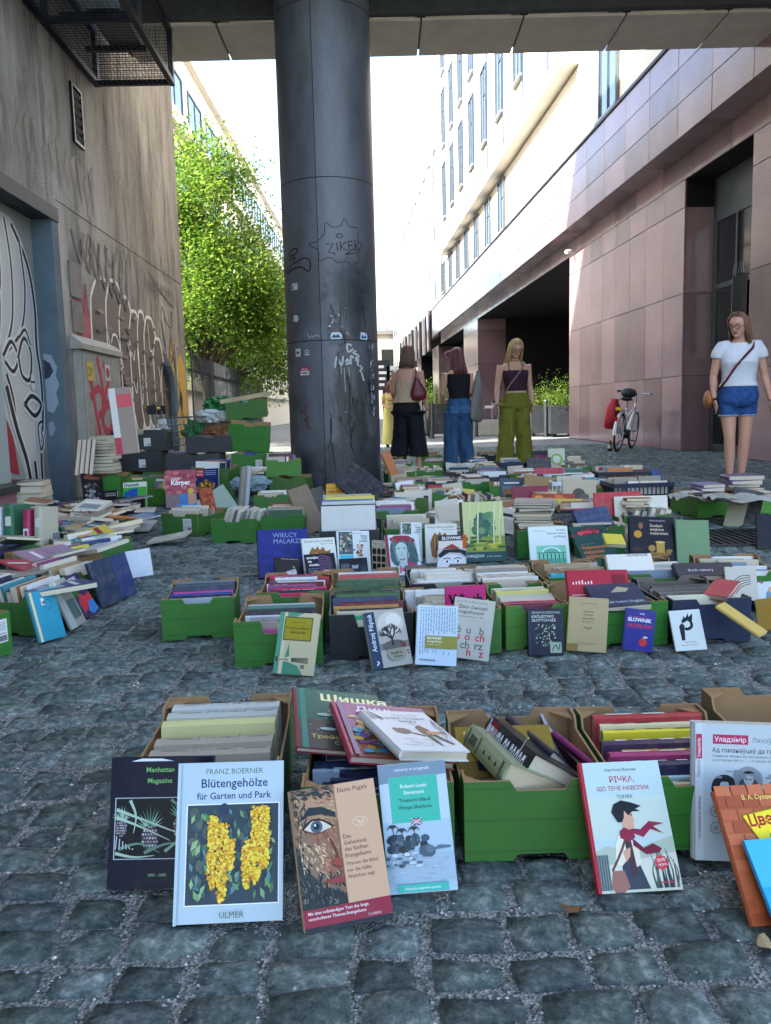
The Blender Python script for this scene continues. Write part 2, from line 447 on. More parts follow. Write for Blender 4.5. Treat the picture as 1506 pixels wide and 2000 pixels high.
x = NT('dark_glass'); x.set('#0e1114', .08, 0, .6); M_DGLASS = x.m
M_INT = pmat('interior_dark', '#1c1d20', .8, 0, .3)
_pm = {}
def panel_mesh(dx, dy, dz, mat):
    k = (round(dx, 3), round(dy, 3), round(dz, 3), mat.name)
    if k not in _pm:
        q = MB(); x_, y_, z_ = dx/2, dy/2, dz/2; b_ = .004
        # chamfered towards the street (-x)
        vs = [(x_, -y_, -z_), (x_, y_, -z_), (x_, y_, z_), (x_, -y_, z_), (-x_+b_, -y_, -z_), (-x_+b_, y_, -z_), (-x_+b_, y_, z_), (-x_+b_, -y_, z_),
              (-x_, -y_+b_, -z_+b_), (-x_, y_-b_, -z_+b_), (-x_, y_-b_, z_-b_), (-x_, -y_+b_, z_-b_)]
        q.add(vs, [(0, 1, 2, 3), (0, 4, 5, 1), (1, 5, 6, 2), (2, 6, 7, 3), (3, 7, 4, 0), (4, 8, 9, 5), (5, 9, 10, 6), (6, 10, 11, 7), (7, 11, 8, 4), (8, 11, 10, 9)])
        me = q.mesh('panel'); me.materials.append(mat); _pm[k] = me
    return _pm[k]
rp = random.Random(3)
def clad(parent, t, s0, s1, rows, step, mat=M_GRAN, th=.03, gap=.008):
    n = max(1, round((s1-s0)/step)); ds = (s1-s0)/n
    for z0, z1 in rows:
        for i in range(n):
            o = inst('panel', panel_mesh(th, ds-gap, z1-z0-gap, mat), parent, loc=(t+th/2+rp.uniform(-.0015, .0015), s0+(i+.5)*ds, (z0+z1)/2))
            o.rotation_euler = (0, rp.gauss(0, .0012), rp.gauss(0, .0016))
ROWS = [(.0, 1.3), (1.3, 2.69), (2.69, 4.11), (4.11, 4.56)]
piers = [(4.5, 11.75), (14.05, 21.1), (35.2, 39.2), (49.3, 52.5), (60, 63)]
core = MB()
for s0, s1 in piers: core.b2((T+.03, s0+.031, 0), (T+4.5, s1-.031, 4.56))
core.b2((T+.03, 4.5, 4.561), (T+4.5, 75, 4.95))
core.b2((T-.47, 4.5, 4.965), (T+4.5, 75, 6.44))
core.build('wall', M_DARK, rb)
for s0, s1 in piers[:3]: clad(rb, T, s0, s1, ROWS, .9)
for s0, s1 in piers[3:]: MB().b2((T, s0, 0), (T+.029, s1, 4.56)).build('pier_facing', M_GRAN, rb)
# lintel course under the soffit
clad(rb, T, 4.5, 48, [(4.56, 4.95)], 1.3)
# reveals that face the camera (far jambs of the openings)
def jamb(s, t0, t1, rows, mat=M_GRAN):
    for z0, z1 in rows:
        q = MB().b2((t0+.034, s, z0+.004), (t1, s+.028, z1-.004)); q.build('reveal_panel', mat, rb)
jamb(14.05, T, T+.55, ROWS[:3]); jamb(35.2, T, T+1.2, ROWS); jamb(49.3, T, T+.9, [(0, 4.5)])
for s1 in (11.75, 21.1, 39.2):
    MB().b2((T+.034, s1-.028, 0), (T+3, s1, 4.55)).build('reveal_panel', M_GRAN, rb)
# soffit and fascia
for i in range(36):
    MB().b2((T-.468, 4.5+i*1.3+.004, 4.935), (T-.004, 5.8+i*1.3-.004, 4.963)).build('soffit_panel', M_GRAN, rb)
clad(rb, T-.5, 6, 48, [(4.93, 5.45), (5.45, 5.97), (5.97, 6.44)], 1.2)
MB().b2((T-.53, 4.5, 6.442), (T+.5, 75, 6.50)).build('coping', M_BLK, rb)
# ground-floor interiors
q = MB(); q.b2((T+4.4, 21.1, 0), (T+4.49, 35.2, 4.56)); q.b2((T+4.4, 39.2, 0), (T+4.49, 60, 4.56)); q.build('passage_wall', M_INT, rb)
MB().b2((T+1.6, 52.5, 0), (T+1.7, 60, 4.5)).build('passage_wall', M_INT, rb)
MB().b2((T+.9, 39.3, 0), (T+1.0, 49.2, 4.55)).build('shop_window', M_DGLASS, rb)
# door in the recess
dr = MB(); dt = T+.5
for (a_, b_, z0, z1) in ((13.90, 14.04, 0, 3.95), (11.80, 11.9, 0, 3.95), (11.9, 13.9, 3.83, 3.95), (11.9, 13.9, 2.72, 2.80), (11.9, 13.9, 1.50, 1.62), (11.9, 13.9, 0, .12), (13.18, 13.24, 1.62, 3.83), (12.9, 12.98, .12, 1.5)):
    dr.b2((dt, a_, z0), (dt+.06, b_, z1))
dr.b2((dt, 11.8, 3.95), (dt+.06, 14.04, 4.55))
door = dr.build('door', pmat('door_frame', '#4a5052', .4, .4), rb)
MB().b2((dt+.02, 11.9, .12), (dt+.035, 13.9, 3.83)).build('pane', M_DGLASS, door)
a_ = Art(.9, 1.5); a_.map = lambda X, Y, z: (dt-.004-z*10, 13.75-X, 1.75+Y)
a_.rect(.5, .0, 1.05, .72, '#0a0c12')
a_.stroke([(.52, .74), (.57, .86), (.62, .74), (.67, .86), (.72, .74), (.77, .86), (.82, .74), (.87, .86), (.92, .74)], .02, '#8d949c', False)
a_.stroke([(.9, .10), (.66, .10), (.63, .14), (.66, .18), (.84, .18)], .016, '#d8dce0', False); a_.poly([(.84, .155), (.93, .18), (.84, .205)], '#d8dce0')
a_.stroke([(.5, .0), (.5, .72)], .012, '#8d949c', False)
a_.build('sign_lettering', door)
# small camera under the soffit and lamp strip over the passage
MB().tube([(T-.1, 20.6, 4.62), (T-.25, 20.5, 4.58)], .05, 10).build('camera_dome', pmat('white_plastic', '#d7d8d6', .4), rb)
# pale upper storeys
up = MB(); up.b2((T-.18, 4.5, 6.502), (T+5, 19.6, 24)); up.b2((T-.18, 43.2, 6.502), (T+5, 78, 15.6)); up.b2((T-.3, 78, 0), (T+5, 118, 12.2)); up.b2((T-.18, 19.6, 6.502), (T+5, 43.2, 8.58)); up.build('upper_wall', M_PALE, rb)
clad(rb, T-.215, 6, 48, [(6.51, 7.5), (7.5, 8.55)], 1.5, M_PALE, .03, .006)
bay = MB().b2((T-.62, 19.6, 8.6), (T+5, 43.1, 25)).build('bay', M_PALE, rb)
def window(t, s, z0, w_, h_, parent=rb, mull=True):
    fr = MB(); d = .05; y0, y1 = s-w_/2, s+w_/2
    for lo, hi in (((y0, z0), (y0+d, z0+h_)), ((y1-d, z0), (y1, z0+h_)), ((y0+d, z0), (y1-d, z0+d)), ((y0+d, z0+h_-d), (y1-d, z0+h_))): fr.b2((t-.05, lo[0], lo[1]), (t+.02, hi[0], hi[1]))
    if mull: fr.b2((t-.04, s-.02, z0+d), (t+.02, s+.02, z0+h_-d)); fr.b2((t-.04, y0+d, z0+h_*.62), (t+.018, s-.021, z0+h_*.62+.04))
    wn = fr.build('window', M_FRAME, parent)
    MB().b2((t-.012, y0+d, z0+d), (t+.012, y1-d, z0+h_-d)).build('pane', M_GLASS, wn)
    MB().b2((t-.10, y0-.06, z0-.06), (t+.02, y1+.06, z0-.004)).build('sill', pmat('grey_sill', '#8f9296', .5), wn)
    return wn
for k in range(9): window(T-.245, 28.6+k*2.6, 6.75, 1.0, 1.7)
window(T-.245, 17.35, 6.75, 1.15, 2.2)
for k in range(8):
    s = 21.3+k*2.75
    for z0 in (9.9, 13.2, 16.5, 19.8): window(T-.645, s, z0, 1.0, 2.5)
    MB().b2((T-.66, s-.58, 8.9), (T-.625, s-.53, 24.5)).build('pilaster', pmat('blue_metal', '#3b5172', .35, .5), rb)
for k in range(10):
    s = 45+k*2.9
    for z0 in (7.0, 10.2, 12.9): window(T-.205, s, z0, 1.25, 2.3, mull=False)
    MB().b2((T-.42, s+.9, 6.5), (T-.19, s+1.35, 14.4)).build('pilaster', M_PALE, rb)
for k in range(13):
    for z0 in (1.0, 4.4, 7.8): window(T-.325, 80+k*2.9, z0, 1.4, 2.6, mull=False)
for k in range(9): MB().b2((T-.62, 49+k*2.9, 4.2), (T-.505, 49.9+k*2.9, 6.6)).build('pilaster', M_PALE if k % 2 else M_GRAN, rb)
# air conditioners on the passage wall
def ac_unit(loc, rz, lab, sc=1.0, parent=None):
    e = empty('air_conditioner', loc, rz); tag(e, lab, 'air conditioner'); w_, d_, h_ = .85*sc, .32*sc, .62*sc
    m_ = pmat('ac_shell', '#6f7472', .5, .2)
    MB().b2((-w_/2, 0, 0), (w_/2, d_, h_)).build('casing', m_, e)
    q = MB(); n = 20
    for rr in (.95, .75, .55, .35): q.tube([(-w_*.15+rr*h_*.45*math.cos(2*PI*i/n), -.012, h_/2+rr*h_*.45*math.sin(2*PI*i/n)) for i in range(n+1)], .006, 5)
    q.build('fan_grille', M_BLK, e); return e
ux, nx = Vector((-math.sin(A0), math.cos(A0), 0)), Vector((math.cos(A0), math.sin(A0), 0))
def RB(t, s, z=0): return nx*t+ux*s+Vector((0, 0, z))
for k, (s, z) in enumerate(((27.2, 1.6), (28.9, 1.6), (30.5, 1.6))):
    p = RB(T+4.05, s, z); o = ac_unit(p, A0-PI/2, ['nearest', 'middle', 'farthest'][k]+' of three grey air conditioners high on the dark passage wall')
    br = MB(); br.b2((-.35, .0, -.06), (-.3, .34, -.005)); br.b2((.3, .0, -.06), (.35, .34, -.005)); br.build('bracket', M_BLK, o)

# closing block at the end of the street
fb = empty('far_building', (0, 86, 0)); tag(fb, 'distant low building closing the end of the street', 'building')
MB().b2((-16, 0, 0), (12, 6, 8.5)).build('wall', pmat('far_wall', '#8b857c', .7), fb)
MB().b2((-16.3, -.3, 8.5), (12.3, 6.3, 8.9)).build('roof', pmat('far_roof', '#5c5854', .7), fb)
for k in range(9):
    o = MB().b2((-14+k*2.8, -.06, .4), (-12+k*2.8, -.005, 3.2)).build('window', M_DGLASS, fb); MB().b2((-14+k*2.8, -.06, 4.6), (-12.4+k*2.8, -.005, 7)).build('window', M_DGLASS, fb)
for k, (px, hh, c_, lab) in enumerate(((752, 1.0, '#2a3542', 'dark shop sign hanging far down the street behind the yellow dress'), (771, .8, '#d9dde0', 'white notice board far down the street beside the woman in beige top'))):
    p = G(px, 842); p = Vector((p.x*28/p.y, 28, 0)); e = empty('street_sign', p); tag(e, lab, 'sign')
    MB().tube([(0, 0, 0), (0, 0, 1.5)], .03, 8).build('post', M_BLK, e); s_ = MB().b2((-.22, -.03, 1.5), (.22, .03, 1.5+hh)).build('board', pmat('sign'+str(k), c_, .5), e)
    a_ = Art(.4, hh-.1); [a_.rect(.1, .1+.22*i, .55+.1*(i % 3), .2+.22*i, '#f0f0f0' if k == 0 else '#30343a') for i in range(4)]; a_.build('sign_lettering', s_, loc=(-.2, -.031, 1.55))

# ================================================================== concrete building on the left
A1 = R(1.2); TL = -3.073
lb = empty('concrete_building', (0, 0, 0), A1); tag(lb, 'stained grey concrete building with graffiti wall', 'building')
x = NT('stained_concrete')
n1 = x.noise(1.1, 6, .65, stretch=(1, 1, .35)); n2 = x.noise(40, 4, .7); n3 = x.noise(3.2, 5, .7, stretch=(1, 1.2, .22)); n4 = x.noise(.55, 3, .5)
c = x.ramp(n1, [(.3, '#78716a'), (.5, '#aaa298'), (.7, '#d0c8bc')])
c = x.mix(c, '#37342f', x.ramp(n3, [(.49, '#000000'), (.64, '#c8c8c8')]))
c = x.mix(c, '#c6c1b8', x.ramp(n4, [(.52, '#000000'), (.75, '#8a8a8a')]))
c = x.mix(c, '#2c2a28', x.ramp(n2, [(.66, '#000000'), (.8, '#707070')]))
x.set(c, .85, 0, .25); m3 = x.n('ShaderNodeMath', operation='ADD'); x.l(n2, m3.inputs[0]); x.l(n3, m3.inputs[1]); x.bump(m3.outputs[0], .035, 1.0)
M_CONC = x.m
M_BLUEJ = pmat('blue_grey_render', '#55646e', .75, 0, .18, 4, .004, 70)
LH = 14.0
q = MB(); D0, D1, DZ = 5.0, 8.66, 2.95
q.b2((TL-6, -8, 0), (TL, D0, LH)); q.b2((TL-6, D1+.02, 0), (TL, 14.42, 3.03)); q.b2((TL-6, D1+.02, 3.042), (TL, 9.66, LH)); q.b2((TL-6, 9.672, 3.042), (TL, 14.42, LH)); q.b2((TL-6, D0, DZ), (TL, D1+.02, LH))
q.b2((TL-6, D1+.02, 3.03), (TL-.012, 14.41, 3.042)); q.b2((TL-6, 9.66, 3.042), (TL-.012, 9.672, LH))
q.build('wall', M_CONC, lb)
MB().b2((TL-.2, D1-.16, 0), (TL+.006, D1+.018, DZ-.002)).build('jamb', M_BLUEJ, lb)
MB().b2((TL-.2, D0, DZ-.14), (TL+.02, D1+.02, DZ-.004)).build('lintel', pmat('dark_lintel', '#33363a', .6), lb)
lp = MB().b2((TL-.3, D0, 0), (TL-.20, D1-.162, DZ-.15)).build('recess_panel', pmat('grey_panel', '#8e8f8b', .65, 0, .2, 2.5, .003, 30), lb)
# painted character: swirls and long lines on the recess panel
a_ = Art(1.25, 2.75, step=.0004); a_.map = lambda X, Y, z: (TL-.198+z, 7.25+X, .05+Y)
W_, K_ = '#d3d3cf', '#15161a'
a_.poly([(.1, .99), (.62, .97), (.86, .86), (.95, .70), (.93, .55), (.97, .45), (.95, .30), (.86, .14), (.80, .02), (.55, .02), (.5, .12), (.32, .25), (.15, .35), (.1, .6)], '#b9bab6')
a_.poly([(.2, .34), (.36, .23), (.42, .1), (.2, .12), (.1, .2)], '#8f2430')
for pts, wd in (([(.62, .95), (.86, .84), (.95, .70), (.93, .55), (.97, .44), (.95, .30), (.86, .16), (.84, .02)], .05), ([(.5, .96), (.56, .8), (.5, .62), (.3, .5)], .035), ([(.3, .98), (.36, .8), (.28, .6)], .035), ([(.74, .9), (.78, .74), (.66, .6), (.4, .52)], .035),
                ([(.3, .5), (.45, .55), (.55, .5), (.45, .45), (.32, .48)], .04), ([(.55, .5), (.68, .57), (.8, .52), (.74, .43), (.6, .44), (.56, .5)], .04), ([(.8, .55), (.72, .6), (.6, .57)], .03), ([(.6, .34), (.75, .37), (.92, .34), (.78, .30), (.6, .34)], .045), ([(.32, .44), (.40, .36), (.42, .26), (.36, .3), (.34, .4)], .045),
                ([(.3, .4), (.42, .26), (.56, .14), (.62, .02)], .07), ([(.9, .28), (.82, .26), (.84, .18), (.9, .2), (.88, .24)], .03), ([(.70, .14), (.72, .06), (.74, .02)], .06), ([(.15, .9), (.3, .7), (.2, .5)], .03)):
    a_.stroke(pts, wd+.05, W_); a_.stroke(pts, wd, K_)
a_.ell(.78, .42, .04, .03, W_); a_.stroke([(.74, .42), (.82, .42)], .02, K_)
a_.build('graffiti', lp, attmat('spray_paint', .6))
# sprayed edge of the face on the jamb
def jmap(X, Y, z): return (TL-.19+X, D1-.162-z, Y)
for pts, c_ in (([(.02, 1.50), (.10, 1.48), (.15, 1.36), (.13, 1.28), (.16, 1.18), (.12, 1.10), (.14, 1.0), (.08, .90), (.02, .92)], '#8995a0'), ([(.02, 1.44), (.08, 1.40), (.11, 1.32), (.07, 1.26), (.02, 1.24)], '#26303f'), ([(.02, .80), (.07, .82), (.09, .74), (.05, .66), (.02, .68)], '#7f8c97')):
    a_ = Art(1, 1, step=.0004); a_.map = jmap; a_.z += .0004*(1 if c_ == '#26303f' else 0); a_.poly(pts, c_); a_.build('graffiti', lb, attmat('spray_paint', .6))
# bubble letters along the wall
a_ = Art(3.9, 1.9, step=.0005, seed=5); a_.map = lambda X, Y, z: (TL+.002+z, 9.62+X, .62+Y)
FILL = '#5f554f'; LN = '#e4ded6'
blobs = [(.02, .20, .98, .12), (.16, .28, 1.0, .06), (.29, .37, .93, .04), (.40, .46, .86, .0), (.50, .54, .88, .02), (.58, .67, .86, .03), (.70, .76, .72, .06), (.80, .93, .55, .0)]
for (x0, x1, yt, yb) in blobs:
    cx, rx = (x0+x1)/2, (x1-x0)/2+.045; pts = []
    for i in range(18):
        an = 2*PI*i/18; pts.append((cx+rx*math.cos(an)*(1 if abs(math.sin(an)) < .8 else .9), (yt+yb)/2+(yt-yb)/2*math.copysign(abs(math.sin(an))**.55, math.sin(an))+.012*math.sin(7*an)))
    a_.poly(pts, FILL); a_.stroke([(p[0], p[1]+.0) for p in pts], .045, LN, close=True)
for pts in ([(.12, .66), (.14, .56), (.17, .64), (.22, .62), (.26, .44)], [(.33, .62), (.35, .52), (.37, .56), (.39, .51), (.41, .58)], [(.44, .6), (.45, .4), (.47, .2), (.49, .42)], [(.60, .8), (.61, .62), (.64, .60), (.63, .5)], [(.37, .36), (.40, .28), (.42, .38)], [(.72, .5), (.74, .4), (.73, .3)], [(.05, .5), (.04, .3), (.08, .12)]):
    a_.stroke(pts, .03, LN)
for k in range(60):  # uneven spray
    cx, cy = a_.rnd.uniform(.02, .9), a_.rnd.uniform(.08, .8); a_.ell(cx, cy, .03, .012, a_.rnd.choice(['#83766c', '#5c524b', '#766a61']), 8)
a_.build('graffiti', lb, attmat('spray_paint', .6))
a_ = Art(4.6, 2.6, step=.0005, seed=6); a_.map = lambda X, Y, z: (TL+.0015+z, 9.3+X, .45+Y)
a_.poly([(.80, .0), (1.08, .0), (1.085, .45), (1.02, .55), (.97, .5), (.93, .62), (.86, .56), (.84, .4), (.80, .3)], '#b8943a'); a_.build('graffiti', lb, attmat('spray_paint', .6)); a_ = Art(4.6, 2.6, step=.0005, seed=7); a_.z += .002; a_.map = lambda X, Y, z: (TL+.0015+z, 9.3+X, .45+Y)
for i in range(9): a_.stroke([(.63+i*.035, .90), (.635+i*.035, .83+.02*(i % 3)), (.645+i*.035, .92)], .035, '#5d544d', False)
a_.stroke([(.62, .95), (.8, .86), (.95, .82)], .03, '#5d544d'); a_.stroke([(.76, .7), (.8, .55), (.78, .44), (.85, .5), (.88, .62), (.93, .4)], .045, '#6a6058'); a_.stroke([(.84, .42), (.9, .5), (.95, .4)], .05, '#4b463f')
for i in range(6): a_.stroke([(.955+.012*i, .28-.04*i), (.975+.01*i, .36-.05*i), (.985, .22-.03*i)], .018, '#2b2b2d')
for i in range(7): a_.stroke([(-.05+i*.06, .92-.02*i), (0+i*.06, .80-.02*i), (.03+i*.06, .93)], .05, '#5c544e')
a_.build('graffiti', lb, attmat('spray_paint', .6)); a_ = Art(4.6, 2.6, step=.0005, seed=8); a_.map = lambda X, Y, z: (TL+.0015+z, 9.3+X, .45+Y); a_.poly([(-.07, .34), (-.05, .62), (.0, .68), (.04, .60), (.10, .66), (.13, .5), (.15, .3), (.10, .2), (.0, .24)], '#9c4a53')
a_.build('graffiti', lb, attmat('spray_paint', .6))
rt_ = random.Random(31)
for k, (s_, z_, w_, c_) in enumerate(((9.0, 1.95, .5, '#8a3a48'), (9.3, 2.55, .7, '#4e4a46'), (10.2, 2.6, .8, '#5a5450'), (11.0, 2.75, .7, '#4a4642'), (12.0, 2.5, .7, '#6b655f'), (12.8, 2.2, .8, '#4a4540'), (13.3, 1.6, .6, '#2f2e2e'), (13.5, .9, .5, '#2b2a2c'), (9.2, .35, .6, '#a03046'), (10.4, .9, .4, '#d8d2ca'), (11.5, .5, .5, '#c9c3bb'), (13.0, 2.9, .7, '#5a5550'))):
    a_ = Art(w_, .36, step=.0004, seed=k+40); a_.z += .004; a_.map = lambda X, Y, z, s0=s_, z0=z_: (TL+.0015+z, s0+X, z0+Y)
    pts = [(0, .5)]
    for i in range(9): pts.append((min(1, .05+i*.11+rt_.uniform(-.05, .05)), rt_.uniform(.02, 1.0)))
    a_.stroke(pts, rt_.uniform(.015, .035), c_); a_.build('graffiti', lb, attmat('spray_paint', .6))
# drip stains above
a_ = Art(3.2, 1.2, step=.0004, seed=8); a_.map = lambda X, Y, z: (TL+.0012+z, 6.8+X, 3.05+Y)
for i in range(16):
    x0 = i*.062; a_.poly([(x0, .42+.1*math.sin(i*2.1)), (x0+.05, .5+.1*math.sin(i*1.3)), (x0+.028, .02+.22*a_.rnd.random())], a_.rnd.choice(['#5b534c', '#655c54', '#6f665d']))
a_.build('stain', lb, attmat('spray_paint', .6))
# vent, hatches, conduit, pipe
v = MB(); v.b2((TL, 9.33, 3.8), (TL+.03, 9.36, 4.42)); v.b2((TL, 9.62, 3.8), (TL+.03, 9.65, 4.42)); v.b2((TL, 9.36, 4.39), (TL+.03, 9.62, 4.42)); v.b2((TL, 9.36, 3.8), (TL+.03, 9.62, 3.83))
vent = v.build('vent', M_BLK, lb); MB().b2((TL+.001, 9.36, 3.83), (TL+.004, 9.62, 4.39)).build('backing', pmat('pit_dark', '#101214'), vent)
for i in range(6): MB().box((TL+.018, 9.49, 3.88+i*.09), (.006, .26, .05), 0, Matrix.Rotation(R(35), 3, 'Y')).build('slat', pmat('vent_slat', '#55504c', .6), vent)
for z0, z1 in ((2.12, 2.48), (1.75, 2.08)): MB().b2((TL+.001, 8.9, z0), (TL+.018, 9.22, z1)).build('hatch', pmat('hatch_grey', '#6b6763', .6, .2, .3), lb)
MB().tube([(TL+.07, 12.7, 1.62), (TL+.07, 12.78, 1.6), (TL+.07, 12.95, 1.45), (TL+.07, 13.02, 1.2), (TL+.07, 13.02, 0)], .055, 10).build('drain_pipe', pmat('grey_pipe', '#6d7880', .5), lb, smooth=True)
MB().b2((TL, 13.55, .9), (TL+.03, 13.6, 2.0)).build('conduit', pmat('light_conduit', '#a9a69c', .6), lb)
# yellow warning plate
wp = MB().b2((TL-.195, 7.36, 2.28), (TL-.186, 7.60, 2.68)).build('warning_plate', pmat('plate_tan', '#b49b72', .6), lb)
a_ = Art(.24, .4); a_.map = lambda X, Y, z: (TL-.185+z, 7.36+X, 2.28+Y); a_.poly([(.15, .42), (.85, .42), (.5, .88)], '#8a6a48'); a_.poly([(.25, .47), (.75, .47), (.5, .79)], '#c2a36a'); a_.rect(.12, .36, .88, .38, '#6b5437'); a_.build('plate_print', wp)
# pale shutter and pink plinth nearest the camera
pl = MB().b2((TL-.19, 6.0, 0), (TL+.12, 7.50, .24)).build('plinth', pmat('pink_render', '#9a6a6c', .8, 0, .2, 5, .004, 60), lb)
MB().b2((TL-.19, 6.0, .243), (TL+.16, 7.56, .30)).build('sill', pmat('dark_sill', '#26282c', .5), pl)
MB().b2((TL-.17, 5.9, .304), (TL-.02, 7.17, 2.0)).build('shutter', pmat('pale_shutter', '#9aa3a3', .5, .1, .05), lb)
# outer mouldings of the concrete: cage platform with air conditioners
cg = empty('steel_cage', RB(0, 0)); cg.rotation_euler = (0, 0, A1); tag(cg, 'dark steel mesh cage bracketed to the concrete wall overhead', 'cage')
CX0, CX1, CY0, CY1, CZ0, CZ1 = TL+.02, TL+.95, 5.5, 10.2, 4.7, 5.28
fr = MB(); bb = .03
for x_ in (CX0+bb, CX1-bb):
    for z_ in (CZ0, CZ1): fr.b2((x_-bb, CY0, z_-bb), (x_+bb, CY1, z_+bb))
    for y_ in (CY0+.05, 7.0, 8.6, CY1-.04): fr.b2((x_-bb*.9, y_-.035, CZ0+bb), (x_+bb*.9, y_+.035, CZ1-bb))
for y_ in (CY0+.05, 7.0, 8.6, CY1-.04):
    fr.b2((CX0+2*bb, y_-.03, CZ0-bb*.9), (CX1-2*bb, y_+.03, CZ0+bb*.9))
fr.build('frame', pmat('dark_steel', '#22262e', .5, .5), cg)
ms = MB(); n = 16
for i in range(n+1):
    z_ = CZ0+(CZ1-CZ0)*i/n; ms.tube([(CX0+.05, CY1-.01, z_), (CX1-.05, CY1-.01, z_)], .003, 4)
for i in range(24):
    x_ = CX0+.05+(CX1-CX0-.1)*i/23; ms.tube([(x_, CY1-.01, CZ0), (x_, CY1-.01, CZ1)], .003, 4)
for i in range(40):
    y_ = 8.0+(CY1-8.0)*i/39; ms.tube([(CX0+.06, y_, CZ0-.02), (CX1-.06, y_, CZ0-.02)], .003, 4); ms.tube([(CX1-.012, y_, CZ0), (CX1-.012, y_, CZ1)], .003, 4)
for i in range(15):
    x_ = CX0+.06+(CX1-CX0-.12)*i/14; ms.tube([(x_, 8.0, CZ0-.02), (x_, CY1, CZ0-.02)], .003, 4)
ms.build('wire_mesh', pmat('mesh_wire', '#3a3a3c', .5, .5), cg)
lbm = Matrix.Rotation(A1, 4, 'Z')
for k, y_ in enumerate((9.05, 7.6)):
    p = lbm @ Vector((TL+.78, y_, 4.80)); e = ac_unit(p, PI/2+A1, ['farther', 'nearer'][k]+' grey air conditioner inside the overhead steel cage', 1.05)
    MB().b2((-.4, -.05, -.055), (-.34, .6, -.006)).build('foot', M_BLK, e); MB().b2((.34, -.05, -.055), (.4, .6, -.006)).build('foot', M_BLK, e)

# ================================================================== bridge block overhead and column
bd = empty('bridge_building', (0, 0, 0)); tag(bd, 'building bridging the passage overhead with panelled underside', 'building')
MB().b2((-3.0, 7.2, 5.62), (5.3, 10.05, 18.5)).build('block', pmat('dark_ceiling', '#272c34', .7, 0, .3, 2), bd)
MB().b2((-3.0, 10.051, 5.62), (5.3, 11.02, 18.5)).build('front_wall', M_PALE, bd)
MB().b2((-3.0, 9.98, 5.34), (5.3, 10.09, 5.615)).build('ceiling_trim', pmat('trim_grey', '#474a50', .6), bd)
M_SOFF = pmat('soffit_panel', '#d8cfc0', .6, 0, .12, 3)
n = 7
for i in range(n):
    w_ = 8.3/n; o = MB().b2((-3.0+i*w_+.012, 10.10, 5.30), (-3.0+(i+1)*w_-.012, 11.05, 5.33)).build('soffit_panel', M_SOFF, bd)
for i in range(n+1):
    w_ = 8.3/n; MB().b2((-3.0+i*w_-.05, 10.10, 5.335), (-3.0+i*w_+.05, 10.95, 5.61)).build('hanger', M_BLK, bd)

CC = Vector((-.555, 9.46, 0)); CR = .515
colm = empty('column', CC); tag(colm, 'thick dark metal clad column covered in tags and stickers', 'column')
x = NT('column_metal')
n1 = x.noise(3, 5, .7, stretch=(1, 1, .4)); n2 = x.noise(1.0, 4, .6); n3 = x.noise(30, 4, .7)
tcx = x.n('ShaderNodeTexCoord'); sp = x.n('ShaderNodeSeparateXYZ'); x.l(tcx.outputs['Object'], sp.inputs[0])
low = x.ramp(sp.outputs[2], [(.0, '#ffffff'), (1.0, '#000000')])
mr = x.n('ShaderNodeMapRange'); mr.inputs[1].default_value = .3; mr.inputs[2].default_value = 2.9; mr.inputs[3].default_value = 1; mr.inputs[4].default_value = 0; x.l(sp.outputs[2], mr.inputs[0])
base = x.ramp(n1, [(.3, '#54575b'), (.7, '#73767b')])
mlt = x.n('ShaderNodeMath', operation='MULTIPLY'); x.l(mr.outputs[0], mlt.inputs[0]); r2 = x.ramp(n2, [(.44, '#000000'), (.56, '#ffffff')]); x.l(r2, mlt.inputs[1])
def blot(cx, cz, rx, rz, nz, lo, hi):
    mp = x.n('ShaderNodeMapping'); mp.vector_type = 'POINT'; mp.inputs['Location'].default_value = (-cx/rx, 0, -cz/rz); mp.inputs['Scale'].default_value = (1/rx, 0, 1/rz); x.l(tcx.outputs['Object'], mp.inputs[0])
    ln = x.n('ShaderNodeVectorMath', operation='LENGTH'); x.l(mp.outputs[0], ln.inputs[0])
    ad = x.n('ShaderNodeMath', operation='MULTIPLY_ADD'); ad.inputs[1].default_value = 1.6; x.l(nz, ad.inputs[0]); x.l(ln.outputs['Value'], ad.inputs[2])
    sb = x.n('ShaderNodeMath', operation='SUBTRACT'); sb.inputs[1].default_value = .75; x.l(ad.outputs[0], sb.inputs[0]); return x.ramp(sb.outputs[0], [(lo, '#d8d8d8'), (hi, '#000000')])
nb = x.noise(5, 6, .75); nb2 = x.noise(9, 6, .8, stretch=(1, 1, .35))
for (cx_, cz_, rx_, rz_, nz_, cc_) in ((.2, 2.15, .30, .42, nb, '#26282d'), (.24, 1.95, .2, .5, nb2, '#1f2126'), (.2, .85, .26, .85, nb2, '#4a463f'), (.13, 1.0, .12, .8, nb, '#2a2a2b'), (.28, .6, .14, .6, nb2, '#2e2d2c'), (.2, .35, .25, .3, nb, '#242527'), (.05, 1.75, .1, .3, nb, '#3a3c40')):
    base = x.mix(base, cc_, blot(cx_, cz_, rx_, rz_, nz_, .55, .95))
base = x.mix(base, '#3c3d40', mlt.outputs[0]); base = x.mix(base, '#77726b', x.ramp(n3, [(.68, '#000000'), (.78, '#505050')]))
x.set(base, x.ramp(n1, [(.3, (.34, .34, .34)), (.8, (.6, .6, .6))]), .2, .5)
M_COLM = x.m
